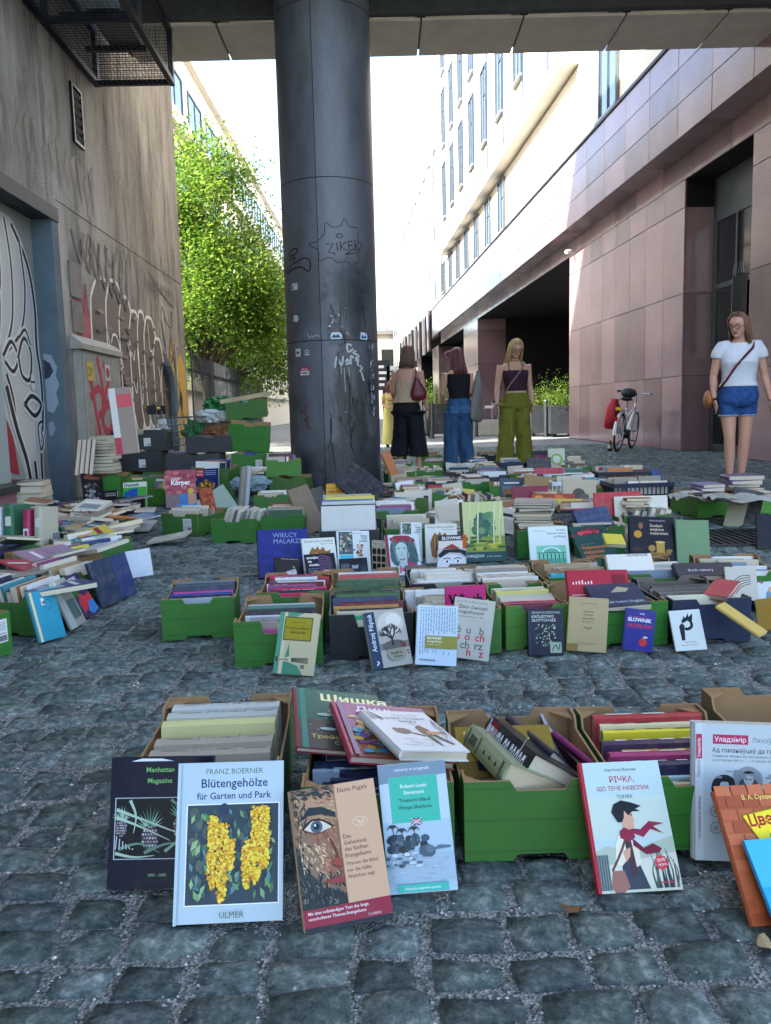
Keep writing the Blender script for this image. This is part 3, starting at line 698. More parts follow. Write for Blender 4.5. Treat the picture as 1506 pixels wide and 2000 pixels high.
for z0, z1 in ((0, 1.60), (1.608, 3.28), (3.288, 5.03), (5.038, 5.6)):
    for h0, h1 in ((-PI/2-.17, PI/2-.17), (PI/2-.17, PI*1.5-.17)):
        q = MB(); n = 28; g = .006
        ang = [h0+g+(h1-h0-2*g)*i/n for i in range(n+1)]
        rings = [[(CR*math.cos(a2), CR*math.sin(a2), z) for a2 in ang] for z in (z0, z1)]
        vs = rings[0]+rings[1]; q.add(vs, [(i, i+1, n+2+i, n+1+i) for i in range(n)])
        q.build('cladding', M_COLM, colm, smooth=True)
MB().tube([(0, 0, 0), (0, 0, 5.61)], CR-.012, 40).build('core', pmat('pit_dark', '#101214'), colm, smooth=True)
def colmap(X, Y, z):
    an = -PI/2+(X)/CR-.06; r_ = CR+.002+z; return (r_*math.cos(an), r_*math.sin(an), Y)
a_ = Art(1, 1, step=.00012, seed=3); a_.map = colmap
def cstroke(pts, wd, col): a_.stroke(pts, wd, col)
K_ = '#15171b'
sx = lambda px: (px-650)/172.0; sz = lambda py: (955-py)/180.5+.02
def S(*p): return [(sx(a2)+.0, sz(b2)) for a2, b2 in p]
for pts in (((639, 484), (652, 470), (655, 450), (668, 458), (683, 455), (690, 442), (700, 455), (718, 458), (718, 480), (726, 488), (716, 505), (720, 522)), ((639, 484), (622, 488), (640, 500), (642, 520), (660, 514), (675, 524), (690, 520), (702, 526), (720, 520))): cstroke(S(*pts), .008, '#202226')
for pts in (((655, 490), (668, 488), (658, 506), (670, 505)), ((674, 486), (676, 503)), ((681, 484), (682, 502)), ((692, 484), (682, 494), (694, 501)), ((705, 482), (696, 484), (698, 500), (708, 498)), ((697, 491), (705, 490)), ((711, 500), (710, 480), (720, 482), (712, 490), (720, 498)), ((668, 508), (700, 503), (690, 508), (708, 505))): a_.stroke(S(*pts), .011, K_, False)
a_.stroke(S((674, 474), (680, 470), (686, 474), (680, 478)), .009, K_, close=True)
for pts in (((572, 502), (580, 494), (594, 492), (597, 498), (584, 504)),): a_.stroke(S(*pts), .013, K_, close=True)
for pts in (((568, 512), (590, 508), (586, 520), (612, 512), (624, 520), (621, 538), (604, 528), (580, 530), (568, 535), (580, 518)), ((556, 525), (555, 534), (564, 532), (566, 522))): a_.stroke(S(*pts), .013, K_)
for pts in (((592, 798), (592, 808), (604, 800), (600, 792)), ((600, 808), (606, 818), (598, 822), (608, 826), (604, 834), (612, 838))): a_.stroke(S(*pts), .014, '#6b2830')
for pts in (((664, 722), (668, 702), (676, 718), (680, 700)), ((684, 712), (688, 706), (690, 714), (684, 716)), ((694, 716), (695, 700), (700, 704)), ((704, 712), (706, 702), (710, 714)), ((697, 680), (688, 678), (690, 692), (700, 686)), ((706, 690), (700, 694), (712, 700), (704, 706)), ((712, 706), (708, 716), (718, 722), (712, 730)), ((716, 730), (722, 748))): a_.stroke(S(*pts), .020, '#b9bcba')
for px_, y0, y1 in ((681, 722, 768), (690, 722, 740), (675, 720, 735)): a_.stroke(S((px_, y0), (px_+1, y1)), .008, '#a5a8a6', False)
for pts in (((614, 655), (617, 664), (622, 660), (626, 663), (630, 659), (638, 662)),): a_.stroke(S(*pts), .010, '#a5a8a6')
# scorch marks and scratches
def smear(cx, cy, rx, ry, col, n=44, jag=.10):
    pts = []
    for i in range(n):
        an = 2*PI*i/n; k_ = 1+jag*a_.rnd.uniform(-1, 1); pts.append((sx(cx+rx*k_*math.cos(an)), sz(cy+ry*k_*math.sin(an))))
    a_.poly(pts, col)
for k in range(26):
    x0, y0 = 690+a_.rnd.gauss(0, 20), a_.rnd.uniform(720, 880); a_.stroke(S((x0, y0), (x0+a_.rnd.uniform(-5, 5), y0+a_.rnd.uniform(8, 26))), a_.rnd.uniform(.008, .026), a_.rnd.choice(['#6a645b', '#2b2b2c', '#575249', '#3c3a37', '#1e1f21']), taper=True)
for k in range(26):
    x0, y0 = a_.rnd.uniform(650, 735), a_.rnd.uniform(560, 900); a_.stroke(S((x0, y0), (x0+a_.rnd.uniform(-9, 9), y0+a_.rnd.uniform(8, 40)), (x0+a_.rnd.uniform(-8, 8), y0+a_.rnd.uniform(30, 70))), a_.rnd.uniform(.006, .02), a_.rnd.choice(['#17181a', '#3b3a38', '#56524c']), taper=True)
for k in range(60):
    x0, y0 = a_.rnd.uniform(565, 740), a_.rnd.uniform(560, 930); a_.ell(sx(x0), sz(y0), .006*a_.rnd.random()+.002, .006*a_.rnd.random()+.002, a_.rnd.choice(['#9a9c9b', '#1a1b1d', '#6f6f6d']), 6)
# torn paper patch along the right edge
for k in range(70):
    x0, y0 = a_.rnd.uniform(735, 746), a_.rnd.uniform(680, 815); a_.ell(sx(x0), sz(y0), .012, .03*a_.rnd.random()+.005, a_.rnd.choice(['#8e9194', '#34373b', '#5d6165', '#b3b6b8']), 7)
for k in range(14):
    x0, y0 = a_.rnd.uniform(650, 692), a_.rnd.uniform(615, 660); a_.ell(sx(x0), sz(y0), .012, .025*a_.rnd.random()+.006, a_.rnd.choice(['#9b9a97', '#747370', '#b9b8b4']), 7)
a_.build('graffiti', colm, attmat('spray_paint', .6))
def sticker(px, py, w_, h_, draw, rot=0):
    a2 = Art(w_, h_, step=.0001); cx, cz = sx(px), sz(py)
    a2.map = lambda X, Y, z: colmap(cx+(X-w_/2)*math.cos(rot)-(Y-h_/2)*math.sin(rot), cz+(Y-h_/2)*math.cos(rot)+(X-w_/2)*math.sin(rot), z+.004)
    draw(a2); a2.build('sticker', colm, attmat('sticker_print', .5))
sticker(586, 563, .10, .07, lambda d: (d.rect(0, 0, 1, 1, '#c9cbc8'), d.poly([(.1, .1), (.35, .1), (.2, .9), (.1, .9)], '#2a2c30'), d.rect(.4, .75, .9, .85, '#6a6d70')))
sticker(587, 624, .085, .08, lambda d: d.poly([(0, .2), (.1, 1), (.8, .9), (1, .3), (.7, 0)], '#c3c5c1'))
sticker(589, 690, .08, .085, lambda d: (d.rect(0, 0, 1, .95, '#c8c6b4'), d.poly([(.25, .25), (.8, .5), (.25, .75)], '#1e2023'), d.rect(0, .86, 1, 1, '#e3e0cc')))
sticker(611, 691, .08, .07, lambda d: (d.ell(.5, .65, .35, .3, '#b9bcbc'), d.ell(.5, .65, .2, .16, '#555a60'), d.rect(.1, .1, .9, .3, '#c9cbca')))
sticker(604, 728, .13, .095, lambda d: (d.rect(0, 0, 1, 1, '#9c2f3f'), d.rect(.04, .12, .96, .62, '#d8d6d4'), d.txt('HELLO', .5, .70, .22, '#f0ecea', 'c'), d.stroke([(.1, .3), (.2, .5), (.3, .25), (.45, .5), (.5, .3), (.62, .5), (.6, .25), (.8, .45), (.85, .3)], .006, '#1a1a1c')))
sticker(668, 661, .13, .075, lambda d: (d.poly([(.1, 0), (.95, .05), (1, .6), (.8, 1), (.15, .95), (0, .4)], '#d0d6d8'), d.poly([(.1, .2), (.3, .7), (.5, .5), (.65, .75), (.9, .2)], '#2c556e')))
sticker(725, 661, .11, .08, lambda d: (d.poly([(0, .1), (.9, .0), (1, .5), (.8, .95), (.1, 1)], '#d5dadc'), d.poly([(.1, .2), (.25, .7), (.5, .45), (.9, .55), (.8, .2)], '#1f6d9c')))

# ================================================================== pale block, fence and trees on the left
wb = empty('white_office_block', (0, 0, 0)); tag(wb, 'pale office block with window bands behind the leafy tree', 'building')
MB().b2((-15, 21.5, 0), (-7, 70, 13.7)).build('wall', M_PALE, wb); MB().b2((-15.2, 21.4, 13.7), (-6.75, 70.2, 14.3)).build('roof', M_PALE, wb)
for k in range(15):
    for z0 in (2.2, 5.2, 8.2, 11.2):
        y_ = 22.6+k*3.2; q = MB(); q.b2((-7.03, y_, z0), (-6.95, y_+2.3, z0+.07)); q.b2((-7.03, y_, z0+1.55), (-6.95, y_+2.3, z0+1.62)); q.b2((-7.03, y_, z0+.07), (-6.95, y_+.07, z0+1.55)); q.b2((-7.03, y_+2.23, z0+.07), (-6.95, y_+2.3, z0+1.55)); q.b2((-7.03, y_+1.12, z0+.07), (-6.96, y_+1.19, z0+1.55))
        wn = q.build('window', M_FRAME, wb); MB().b2((-7.01, y_+.07, z0+.07), (-6.985, y_+2.23, z0+1.55)).build('pane', M_GLASS, wn)
        if k % 1 == 0: MB().b2((-6.999, y_-.85, z0-.5), (-6.72, y_+2.35, z0-.02)).build('spandrel', M_PALE, wb)
fe = empty('palisade_fence', (-3.36, 14.5, 0)); tag(fe, 'dark steel bar fence running back from the concrete corner', 'fence')
M_FE = pmat('fence_dark', '#40444a', .5, .4)
fa, fbv = Vector((0, 0, 0)), Vector((-.75, 13.5, 0)); fl = fbv.length; fdir = fbv.normalized(); fang = math.atan2(fdir.y, fdir.x)
for z_ in (.25, 1.62): MB().b2((0, -.018, z_-.03), (fl, .018, z_+.03)).build('rail', M_FE, fe, rot=(0, 0, fang))
bm_ = MB().b2((-.011, -.03, .06), (.011, -.0185, 1.92)).mesh('bar'); bm_.materials.append(M_FE)
for i in range(110): p = fdir*(.06+i*.121); inst('bar', bm_, fe, loc=p, rot=(0, 0, fang))
for i in range(7):
    p = fdir*(i*2.24); MB().b2((-.04, -.055, 0), (.04, -.0305, 2.0)).build('post', M_FE, fe, loc=p, rot=(0, 0, fang))

x = NT('leaf_green'); a = x.n('ShaderNodeAttribute'); a.attribute_name = 'Col'
x.set(a.outputs['Color'], .45, 0, .4); x.b.inputs['Transmission Weight'].default_value = 0
tr = x.n('ShaderNodeBsdfTranslucent'); x.l(a.outputs['Color'], tr.inputs[0]); mxs = x.n('ShaderNodeMixShader'); mxs.inputs[0].default_value = .55
out = x.t.nodes['Material Output']; x.l(x.b.outputs[0], mxs.inputs[1]); x.l(tr.outputs[0], mxs.inputs[2]); x.l(mxs.outputs[0], out.inputs[0]); M_LEAF = x.m
M_BARK = pmat('bark', '#4a4036', .9, 0, .3, 12, .01, 40)
def leaf_quads(mb, c, n, sz, rnd, cols, droop=.3):
    for i in range(n):
        p = c; th, ph = rnd.uniform(0, 2*PI), rnd.gauss(-droop, .5)
        d = Vector((math.cos(th)*math.cos(ph), math.sin(th)*math.cos(ph), math.sin(ph))); s_ = d.cross(Vector((0, 0, 1))); s_ = s_.normalized() if s_.length > 1e-3 else Vector((1, 0, 0)); s_ = (s_+Vector((0, 0, rnd.uniform(-.6, .6)))).normalized()
        l = sz*rnd.uniform(.65, 1.3); q = p+Vector((rnd.gauss(0, 1), rnd.gauss(0, 1), rnd.gauss(0, 1)))*sz*2.2
        mb.add([q, q+d*l*.5+s_*l*.3, q+d*l, q+d*l*.5-s_*l*.3], [(0, 1, 2, 3)], 0, lin(rnd.choice(cols)))
GREENS = [(.15, .27, .04), (.10, .21, .03), (.21, .33, .045), (.06, .14, .02), (.25, .35, .05)]
def tree(name, loc, hgt, clumps, seed, nleaf, sz, lab, group=None):
    rnd = random.Random(seed); e = empty(name, loc); tag(e, lab, 'tree', group)
    tk = MB(); tk.tube([(0, 0, 0), (.05, 0, hgt*.25), (-.05, .05, hgt*.55), (.02, 0, hgt*.85)], [.16, .13, .09, .03], 9)
    cr = MB()
    for (cx, cy, cz, rx, ry, rz) in clumps:
        st = Vector((0, 0, max(1.0, cz*.55))); tk.tube([st, (Vector((cx, cy, cz))+st)*.5+Vector((0, 0, .2)), (cx, cy, cz)], [.06, .04, .012], 6)
        vol = rx*ry*rz; k = int(nleaf*vol**.66)
        for i in range(k):
            while True:
                u_ = Vector((rnd.uniform(-1, 1), rnd.uniform(-1, 1), rnd.uniform(-1, 1)))
                if u_.length < 1: break
            if u_.length < .45 and rnd.random() < .6: u_ = u_.normalized()*rnd.uniform(.5, 1)
            p = Vector((cx+u_.x*rx, cy+u_.y*ry, cz+u_.z*rz))
            g = mnoise.noise(p*1.3)
            if g < -.22: continue
            leaf_quads(cr, p, 3, sz, rnd, GREENS)
    tk.build('trunk', M_BARK, e, smooth=True); cr.build('crown', M_LEAF, e)
    return e
cl = []
rt = random.Random(12)
for i in range(30):
    z_ = rt.uniform(2.7, 6.9); wd = 1.75*(1-max(0, (z_-3.8)/5.2)); cl.append((rt.uniform(-.9, 1)*wd, rt.uniform(-1, 1)*wd, z_, rt.uniform(.55, .9), rt.uniform(.55, .9), rt.uniform(.45, .8)))
cl += [(-1.1, .2, 7.5, .42, .4, .7), (-1.25, .1, 8.5, .24, .3, .6), (-.1, 0, 7.0, .45, .4, .5), (.55, .2, 6.6, .6, .5, .5), (1.2, 1.3, 2.0, .8, .7, .6), (.4, 1.4, 2.1, .8, .7, .6), (-.6, 1.3, 2.3, .8, .7, .6), (1.9, 1.2, 2.3, .7, .7, .7), (1.5, .2, 2.9, .7, .7, .6), (1.55, .3, 3.8, .6, .6, .8)]
tree('leafy_tree', (-4.35, 20.5, 0), 7.5, cl, 5, 1500, .105, 'tall light green leafy tree behind the bar fence')
cl = [(rt.uniform(-1.8, 1.8), rt.uniform(-1.2, 1.2), rt.uniform(2.0, 5.8), .8, .8, .7) for i in range(20)]
tree('leafy_tree', (-4.9, 27, 0), 5.5, cl, 6, 700, .11, 'darker leafy tree farther back beyond the first tree')
# ================================================================== cartons
def carton_mat(name, col, crease, var=.10):
    x = NT(name); tc = x.n('ShaderNodeTexCoord'); sp = x.n('ShaderNodeSeparateXYZ'); x.l(tc.outputs['Object'], sp.inputs[0])
    wv = x.n('ShaderNodeTexNoise'); wv.inputs['Scale'].default_value = 9; x.l(tc.outputs['Object'], wv.inputs['Vector'])
    ad = x.n('ShaderNodeMath', operation='MULTIPLY_ADD'); ad.inputs[1].default_value = .004; x.l(wv.outputs['Fac'], ad.inputs[0]); x.l(sp.outputs[2], ad.inputs[2])
    c = x.mix(col, x.mix(col, crease, .45), x.ramp(x.noise(7, 5, .65), [(.35, '#000000'), (.75, '#ffffff')]))
    for zc in (.021, .083, .146):
        sb = x.n('ShaderNodeMath', operation='SUBTRACT'); sb.inputs[1].default_value = zc; x.l(ad.outputs[0], sb.inputs[0])
        ab = x.n('ShaderNodeMath', operation='ABSOLUTE'); x.l(sb.outputs[0], ab.inputs[0])
        c = x.mix(c, crease, x.ramp(ab.outputs[0], [(.0004, '#d0d0d0'), (.0022, '#000000')]))
    oi = x.n('ShaderNodeObjectInfo'); c = x.mix(c, x.mix(c, '#5f6b48' if any(k_ in name for k_ in ('green', 'lime', 'olive')) else '#6a675f', .45 if any(k_ in name for k_ in ('green', 'lime', 'olive')) else .12), oi.outputs['Random'])
    c = x.mix(c, '#c2b595', x.ramp(x.noise(4, 6, .75), [(.66, '#000000'), (.70, '#707070')]))
    x.set(x.mix(c, '#b7a98c', x.ramp(x.noise(55, 4, .7), [(.69, '#000000'), (.75, '#909090')])), .55, 0, .35)
    x.bump(x.noise(9, 4, .6), .0035, .9)
    return x.m
M_KRAFT = pmat('kraft_board', '#9a7a55', .8, 0, .14, 9, .0006, 120)
CART = {'green': carton_mat('green_carton', '#2f7626', '#184a14'), 'lime': carton_mat('lime_carton', '#4c8f2e', '#2d6018'), 'black': carton_mat('black_carton', '#23252a', '#121316'),
        'navy': carton_mat('navy_carton', '#1f2a4a', '#111729'), 'grey': carton_mat('grey_carton', '#3b3c41', '#25262a'), 'brown': carton_mat('brown_carton', '#94774f', '#6e5636'), 'olive': carton_mat('olive_carton', '#3f6f1c', '#284a10')}
_cm = {}
def wall_profile(L, h, kind, var):
    hw = L/2; t = h
    if kind == 'end':   # scooped hand hole, feet below
        n0, n1, dp = .045, .058, (.020 if var == 0 else .045)
        pts = [(-hw, 0), (-.052, 0), (-.044, .013), (.044, .013), (.052, 0), (hw, 0), (hw, t), (n1, t), (n0, t-dp), (-n0, t-dp), (-n1, t), (-hw, t)]
    else:
        lo = t-.026
        pts = [(-hw, 0), (-hw*.55, 0), (-hw*.50, .011), (-hw*.30, .011), (-hw*.25, 0), (hw*.25, 0), (hw*.30, .011), (hw*.5, .011), (hw*.55, 0), (hw, 0), (hw, t), (hw*.72, t), (hw*.64, lo), (-hw*.64, lo), (-hw*.72, t), (-hw, t)]
    return pts
def carton_meshes(w, d, h, colr, var):
    k = (w, d, h, colr, var)
    if k in _cm: return _cm[k]
    th = .005; mats = [CART[colr], M_KRAFT if colr not in ('black', 'navy', 'grey') else pmat('grey_board', '#6f675c', .85, 0, .15, 9)]
    def mk(name, q):
        me = q.mesh(name); [me.materials.append(a_) for a_ in mats]; return me
    fr = mk('end_panel', MB().prism(wall_profile(w, h, 'end', var), th, (0, 1, 1)))
    sd = mk('side_panel', MB().prism(wall_profile(d-2*th-.001, h, 'side', var), th, (0, 1, 1)))
    bt = mk('bottom_panel', MB().b2((-w/2+th+.001, -d/2+th+.001, .014), (w/2-th-.001, d/2-th-.001, .018), 1))
    g = .045; q = MB(); q.add([(0, 0, 0), (g, 0, 0), (0, g, 0), (0, 0, .004), (g, 0, .004), (0, g, .004)], [(2, 1, 0), (3, 4, 5), (0, 1, 4, 3), (1, 2, 5, 4), (2, 0, 3, 5)], 1)
    ft = mk('corner_flap', q)
    _cm[k] = (fr, sd, bt, ft); return _cm[k]
def rz4(a): return Matrix.Rotation(a, 4, 'Z')
BOXES = {}
def carton(key, p, yaw, colr='green', w=.29, d=.40, h=.158, z=0.0, lab='', var=0, label_at=None, tilt=None, flaps=True, group='cardboard fruit boxes full of books'):
    """p = middle of the front edge on the ground (or at height z)"""
    fwd = Vector((-math.sin(yaw), math.cos(yaw), 0)); c = Vector((p[0], p[1], z))+fwd*d/2
    e = empty('cardboard_box', c, yaw)
    if tilt: e.rotation_euler = (tilt[0], tilt[1], yaw)
    tag(e, lab, 'box', group)
    fr, sd, bt, ft = carton_meshes(w, d, h, colr, var); th = .005
    inst('end_panel', fr, e, loc=(0, -d/2, 0)); inst('end_panel', fr, e, loc=(0, d/2, 0), rot=(0, 0, PI))
    inst('side_panel', sd, e, loc=(-w/2, 0, 0), rot=(0, 0, -PI/2)); inst('side_panel', sd, e, loc=(w/2, 0, 0), rot=(0, 0, PI/2))
    inst('bottom_panel', bt, e)
    if flaps:
        for a_, b_, r_ in ((-1, -1, 0), (1, -1, PI/2), (1, 1, PI), (-1, 1, -PI/2)):
            inst('corner_flap', ft, e, loc=(a_*(w/2-th-.0005), b_*(d/2-th-.0005), h-.012), rot=(0, 0, r_))
    if label_at is not None:
        a_ = Art(.07, .085, seed=int(abs(p[0])*1000)); a_.rect(0, 0, 1, 1, '#d5d5cf'); a_.lines(.08, .92, .86, 5, .08, '#55585c', .025); a_.rect(.08, .36, .92, .40, '#7a7c80')
        for i in range(14): a_.rect(.5+i*.032, .06, .5+i*.032+.014*(1+i % 2), .3, '#2a2c2f')
        a_.lines(.08, .42, .26, 3, .08, '#55585c', .025)
        a_.build('label', e, loc=(label_at[0], -d/2, label_at[1]))
    M = Matrix.Translation(c) @ (Matrix.Rotation(yaw, 4, 'Z') if not tilt else e.rotation_euler.to_matrix().to_4x4())
    BOXES[key] = (M, w, d, h); return e

# ================================================================== books
M_COVER = objmat('book_cover', .42, .1, .0003)
M_PAPER = pmat('paper', '#d8cdb4', .85, 0, .10, 30)
x = NT('page_edges'); tc = x.n('ShaderNodeTexCoord'); mp = x.n('ShaderNodeMapping'); mp.inputs['Scale'].default_value = (1, 900, 1)
x.l(tc.outputs['Object'], mp.inputs[0]); nz = x.n('ShaderNodeTexNoise'); nz.inputs['Scale'].default_value = 3; x.l(mp.outputs[0], nz.inputs['Vector'])
oi = x.n('ShaderNodeObjectInfo')
x.set(x.mix(x.ramp(nz.outputs['Fac'], [(.3, '#a99d84'), (.7, '#ddd3bd')]), oi.outputs['Color'], .35, 'MULTIPLY'), .85, 0, .2); M_PAGES = x.m
def book_meshes(w, h, th, hard):
    tb = .0022 if hard else .0007; ins = .0035 if hard else .0006; rr = min(th*.18, .006)
    prof = [(w, 0), (w, tb), (tb*1.2, tb), (tb*1.2, th-tb), (w, th-tb), (w, th), (rr*.4, th), (-rr*.55, th*.72), (-rr*.8, th*.5), (-rr*.55, th*.28), (rr*.4, 0)]
    n = len(prof); q = MB(); q.add([(a, b, 0) for a, b in prof]+[(a, b, h) for a, b in prof], [[n-1-i for i in range(n)][::-1][::-1], list(range(n, 2*n))])
    q.f[0] = list(range(n))[::-1]
    for i in range(n): j = (i+1) % n; q.f.append([i, j, n+j, n+i]); q.m.append(0); q.c.append(None)
    cov = q.mesh('book'); cov.materials.append(M_COVER)
    # winding: profile runs clockwise or not, make normals consistent
    bm = bmesh.new(); bm.from_mesh(cov); bmesh.ops.recalc_face_normals(bm, faces=bm.faces); bm.to_mesh(cov); bm.free()
    pg = MB().b2((tb*1.3, tb+.0002, ins), (w-ins, th-tb-.0002, h-ins)).mesh('page_block'); pg.materials.append(M_PAGES)
    return cov, pg
NB = [0]
def book(M, w, h, th, colr, lab, hard=True, cat='book', art=None, group=None, spine=None, paper=None):
    cov, pg = book_meshes(w, h, th, hard)
    o = inst('book', cov, None, M=M, color=colr); tag(o, lab, cat, group)
    p = inst('page_block', pg, o); p.color = lin(paper) if paper else (1, 1, 1, 1)
    if art:
        a_ = Art(w, h, seed=NB[0]); a_.z = .0004; art(a_)
        a_.build('cover_print', o)
    if spine:
        a_ = Art(th, h, seed=NB[0]); a_.map = lambda X, Y, z: (-min(th*.18, .006)*.82-z, th-X, Y); spine(a_); a_.build('spine_print', o)
    NB[0] += 1; return o
def axes(o, zd, xd):
    z = Vector(zd).normalized(); x_ = Vector(xd); x_ = (x_-z*x_.dot(z)).normalized(); y_ = z.cross(x_); M = Matrix.Identity(4)
    for i in range(3): M[i][0], M[i][1], M[i][2], M[i][3] = x_[i], y_[i], z[i], o[i]
    return M
def leanM(x, y, yaw, lean, roll, z=0.002):
    yaw, lean, roll = R(yaw), R(lean), R(roll)
    r_ = Vector((math.cos(yaw), math.sin(yaw), 0)); N = Vector((math.sin(yaw), -math.cos(yaw), 0)); U = Vector((0, 0, 1))*math.cos(lean)-N*math.sin(lean)
    r2 = r_*math.cos(roll)+U*math.sin(roll); u2 = -r_*math.sin(roll)+U*math.cos(roll)
    return r2, u2, lambda w: axes((x, y, z+max(0, -r2.z*w)), u2, r2)
PAL = [('#b9ae98', 'cream'), ('#cfc8b8', 'pale'), ('#8f8778', 'greige'), ('#6e2a2e', 'dark red'), ('#a8323a', 'red'), ('#2f4a7a', 'blue'), ('#1e2540', 'navy'), ('#1b1c20', 'black'), ('#35573d', 'green'), ('#c7b24a', 'yellow'), ('#8a5b34', 'brown'),
       ('#d8d8d4', 'white'), ('#6c7d8c', 'slate blue'), ('#8c4a72', 'plum'), ('#b9773c', 'orange'), ('#3a8590', 'teal'), ('#5a5f66', 'grey'), ('#a38c6a', 'tan')]
LIGHT = [PAL[i] for i in (0, 1, 2, 11, 17, 0, 1)]
ORD = 'first second third fourth fifth sixth seventh eighth ninth tenth eleventh twelfth thirteenth fourteenth fifteenth sixteenth seventeenth eighteenth nineteenth twentieth'.split()
FARB = MB()   # books too far and many to tell apart
rr_ = random.Random(77)
def rawbook(M, w, h, th, colr):
    c = lin(colr); pc = lin('#cfc4ab'); e = .002
    def bx(lo, hi, cc):
        vs = [M @ Vector((a, b, d)) for d in (lo[2], hi[2]) for a, b in ((lo[0], lo[1]), (hi[0], lo[1]), (hi[0], hi[1]), (lo[0], hi[1]))]
        FARB.add(vs, [(3, 2, 1, 0), (4, 5, 6, 7), (0, 1, 5, 4), (1, 2, 6, 5), (2, 3, 7, 6), (3, 0, 4, 7)], 0, cc)
    ink = lin(rr_.choice(['#2b2a2a', '#d8d2c2', '#b09a4a', '#8a2a30', '#e2e0da']))
    z0_ = rr_.uniform(.05, .2)*h
    for _ in range(3):
        z1_ = z0_+rr_.uniform(.06, .22)*h
        if z1_ > .95*h: break
        FARB.add([M @ Vector((-.0006, th*.25, z0_)), M @ Vector((-.0006, th*.75, z0_)), M @ Vector((-.0006, th*.75, z1_)), M @ Vector((-.0006, th*.25, z1_))], [(0, 3, 2, 1)], 0, ink); z0_ = z1_+rr_.uniform(.03, .1)*h
    if rr_.random() < .6:
        for x0_, x1_, y0_, y1_ in ((.12, .86, .66, .78), (.15, .85, .15, .55)):
            FARB.add([M @ Vector((x0_*w, -.0006, y0_*h)), M @ Vector((x1_*w, -.0006, y0_*h)), M @ Vector((x1_*w, -.0006, y1_*h)), M @ Vector((x0_*w, -.0006, y1_*h))], [(0, 1, 2, 3)], 0, ink if y0_ > .5 else lin(rr_.choice(['#7d8a8c', '#a08a6a', '#5a4a44', '#b9b4a6', '#44566a'])))
    bx((0, 0, 0), (w, e, h), c); bx((0, th-e, 0), (w, th, h), c); bx((0, e, 0), (e, th-e, h), c); bx((e, e, e), (w-e, th-e, h-e), pc)
rb_ = random.Random(21)
def fill(key, bdesc='', n=None, orient='y', pal=PAL, up=.5, hmin=.125, hmax=.17, y0=.02, y1=None, lean=None, raw=False, tmin=.012, tmax=.034, spec=None, start=0, zlift=0.0):
    """stand books in a carton, spine or page edge up. spec: list of (colour, name, thickness, height, length, spine_up)"""
    M, w, d, h = BOXES[key]; depth = d if orient == 'y' else w; span = w if orient == 'y' else d
    y = y0; y1 = (y1 or depth-.02); k = start; lean = lean if lean is not None else rb_.uniform(4, 14)
    made = []
    while True:
        if spec is not None:
            if k-start >= len(spec): break
            colr, nm, th, hh, ln, su = spec[k-start]
        else:
            colr, nm = rb_.choice(pal); th = rb_.uniform(tmin, tmax); hh = rb_.uniform(hmin, hmax); ln = min(span-.03, rb_.uniform(.17, .25)); su = rb_.random() < up
        hh = hh*.76 if key[0] in 'AB' else .022+(hh-.022)*.86
        if y+th > y1 or (n and k-start >= n): break
        la = R(lean+rb_.uniform(-1.5, 1.5)); zb = .022+zlift+rb_.uniform(0, .006)
        off = rb_.uniform(-.5, .5)*(span-.022-ln)
        # frame: along (length), across (thickness direction, towards back), upv
        cl, sl_ = math.cos(la), math.sin(la)
        if orient == 'y':
            al = Vector((1, 0, 0)); ac = Vector((0, cl, -sl_)); uv = Vector((0, sl_, cl)); org = Vector((off-ln/2, -d/2+y, zb+th*sl_))
        else:
            al = Vector((0, 1, 0)); ac = Vector((cl, 0, -sl_)); uv = Vector((sl_, 0, cl)); org = Vector((-w/2+y, off-ln/2, zb+th*sl_))
        # z local = along; x local from spine to fore edge
        if su: xd = -uv; o = org+uv*hh
        else: xd = uv; o = org.copy()
        B = axes(o, al, xd)
        # y local must run along ac; if it runs against, shift
        yl = Vector((B[0][1], B[1][1], B[2][1]))
        if yl.dot(ac) < 0: B = axes(o+ac*th, al, xd)
        W = M @ B
        if raw: rawbook(W, hh, ln, th, colr)
        else:
            face = {'y': 'from front', 'x': 'from left'}[orient]
            lab = f"{nm} book, {ORD[min(k, 19)]} {face} in {bdesc}"
            o_ = book(W, hh, ln, th, colr, lab, hard=rb_.random() < .6)
            if su and th > .014:
                ink = '#e8e4d8' if sum(lin(colr)[:3]) < .6 else '#2c2a2a'
                a_ = Art(th, ln, seed=k); a_.map = lambda X, Y, z, t_=th: (-min(t_*.18, .006)*.82-z, t_-X, Y)
                x0 = .12
                for i in range(rb_.randint(2, 4)):
                    x1 = x0+rb_.uniform(.08, .25)
                    if x1 > .92: break
                    a_.rect(.35, x0, .35+rb_.uniform(.2, .4), x1, ink); x0 = x1+rb_.uniform(.03, .12)
                a_.build('spine_print', o_)
            made.append(o_)
        y += th/cl+.0012+rb_.uniform(0, .002); k += 1
    return made
def flat_stack(p, n, desc, yaw=0, z0=0.0, pal=PAL, wm=(.13, .17), hm=(.18, .24), tm=(.012, .035), raw=False, jit=8, cat='book', nat=True):
    z = z0
    for i in range(n):
        colr, nm = rb_.choice(pal); w, h, th = rb_.uniform(*wm), rb_.uniform(*hm), rb_.uniform(*tm); a = R(yaw+rb_.uniform(-jit, jit))
        # lie flat: local y (thickness) down -> front cover up; x right, z back
        xd = Vector((math.cos(a), math.sin(a), 0)); zd = Vector((-math.sin(a), math.cos(a), 0))
        M = axes(Vector((p[0], p[1], z+th+.0008))-xd*w/2-zd*h/2, zd, xd)
        if raw: rawbook(M, w, h, th, colr)
        else:
            pos = 'topmost' if i == n-1 else 'bottom' if i == 0 else ORD[i]+' from the bottom'
            book(M, w, h, th, colr, f"{nm} book {pos} in {desc}", hard=rb_.random() < .5)
        z += th+.001
    return z
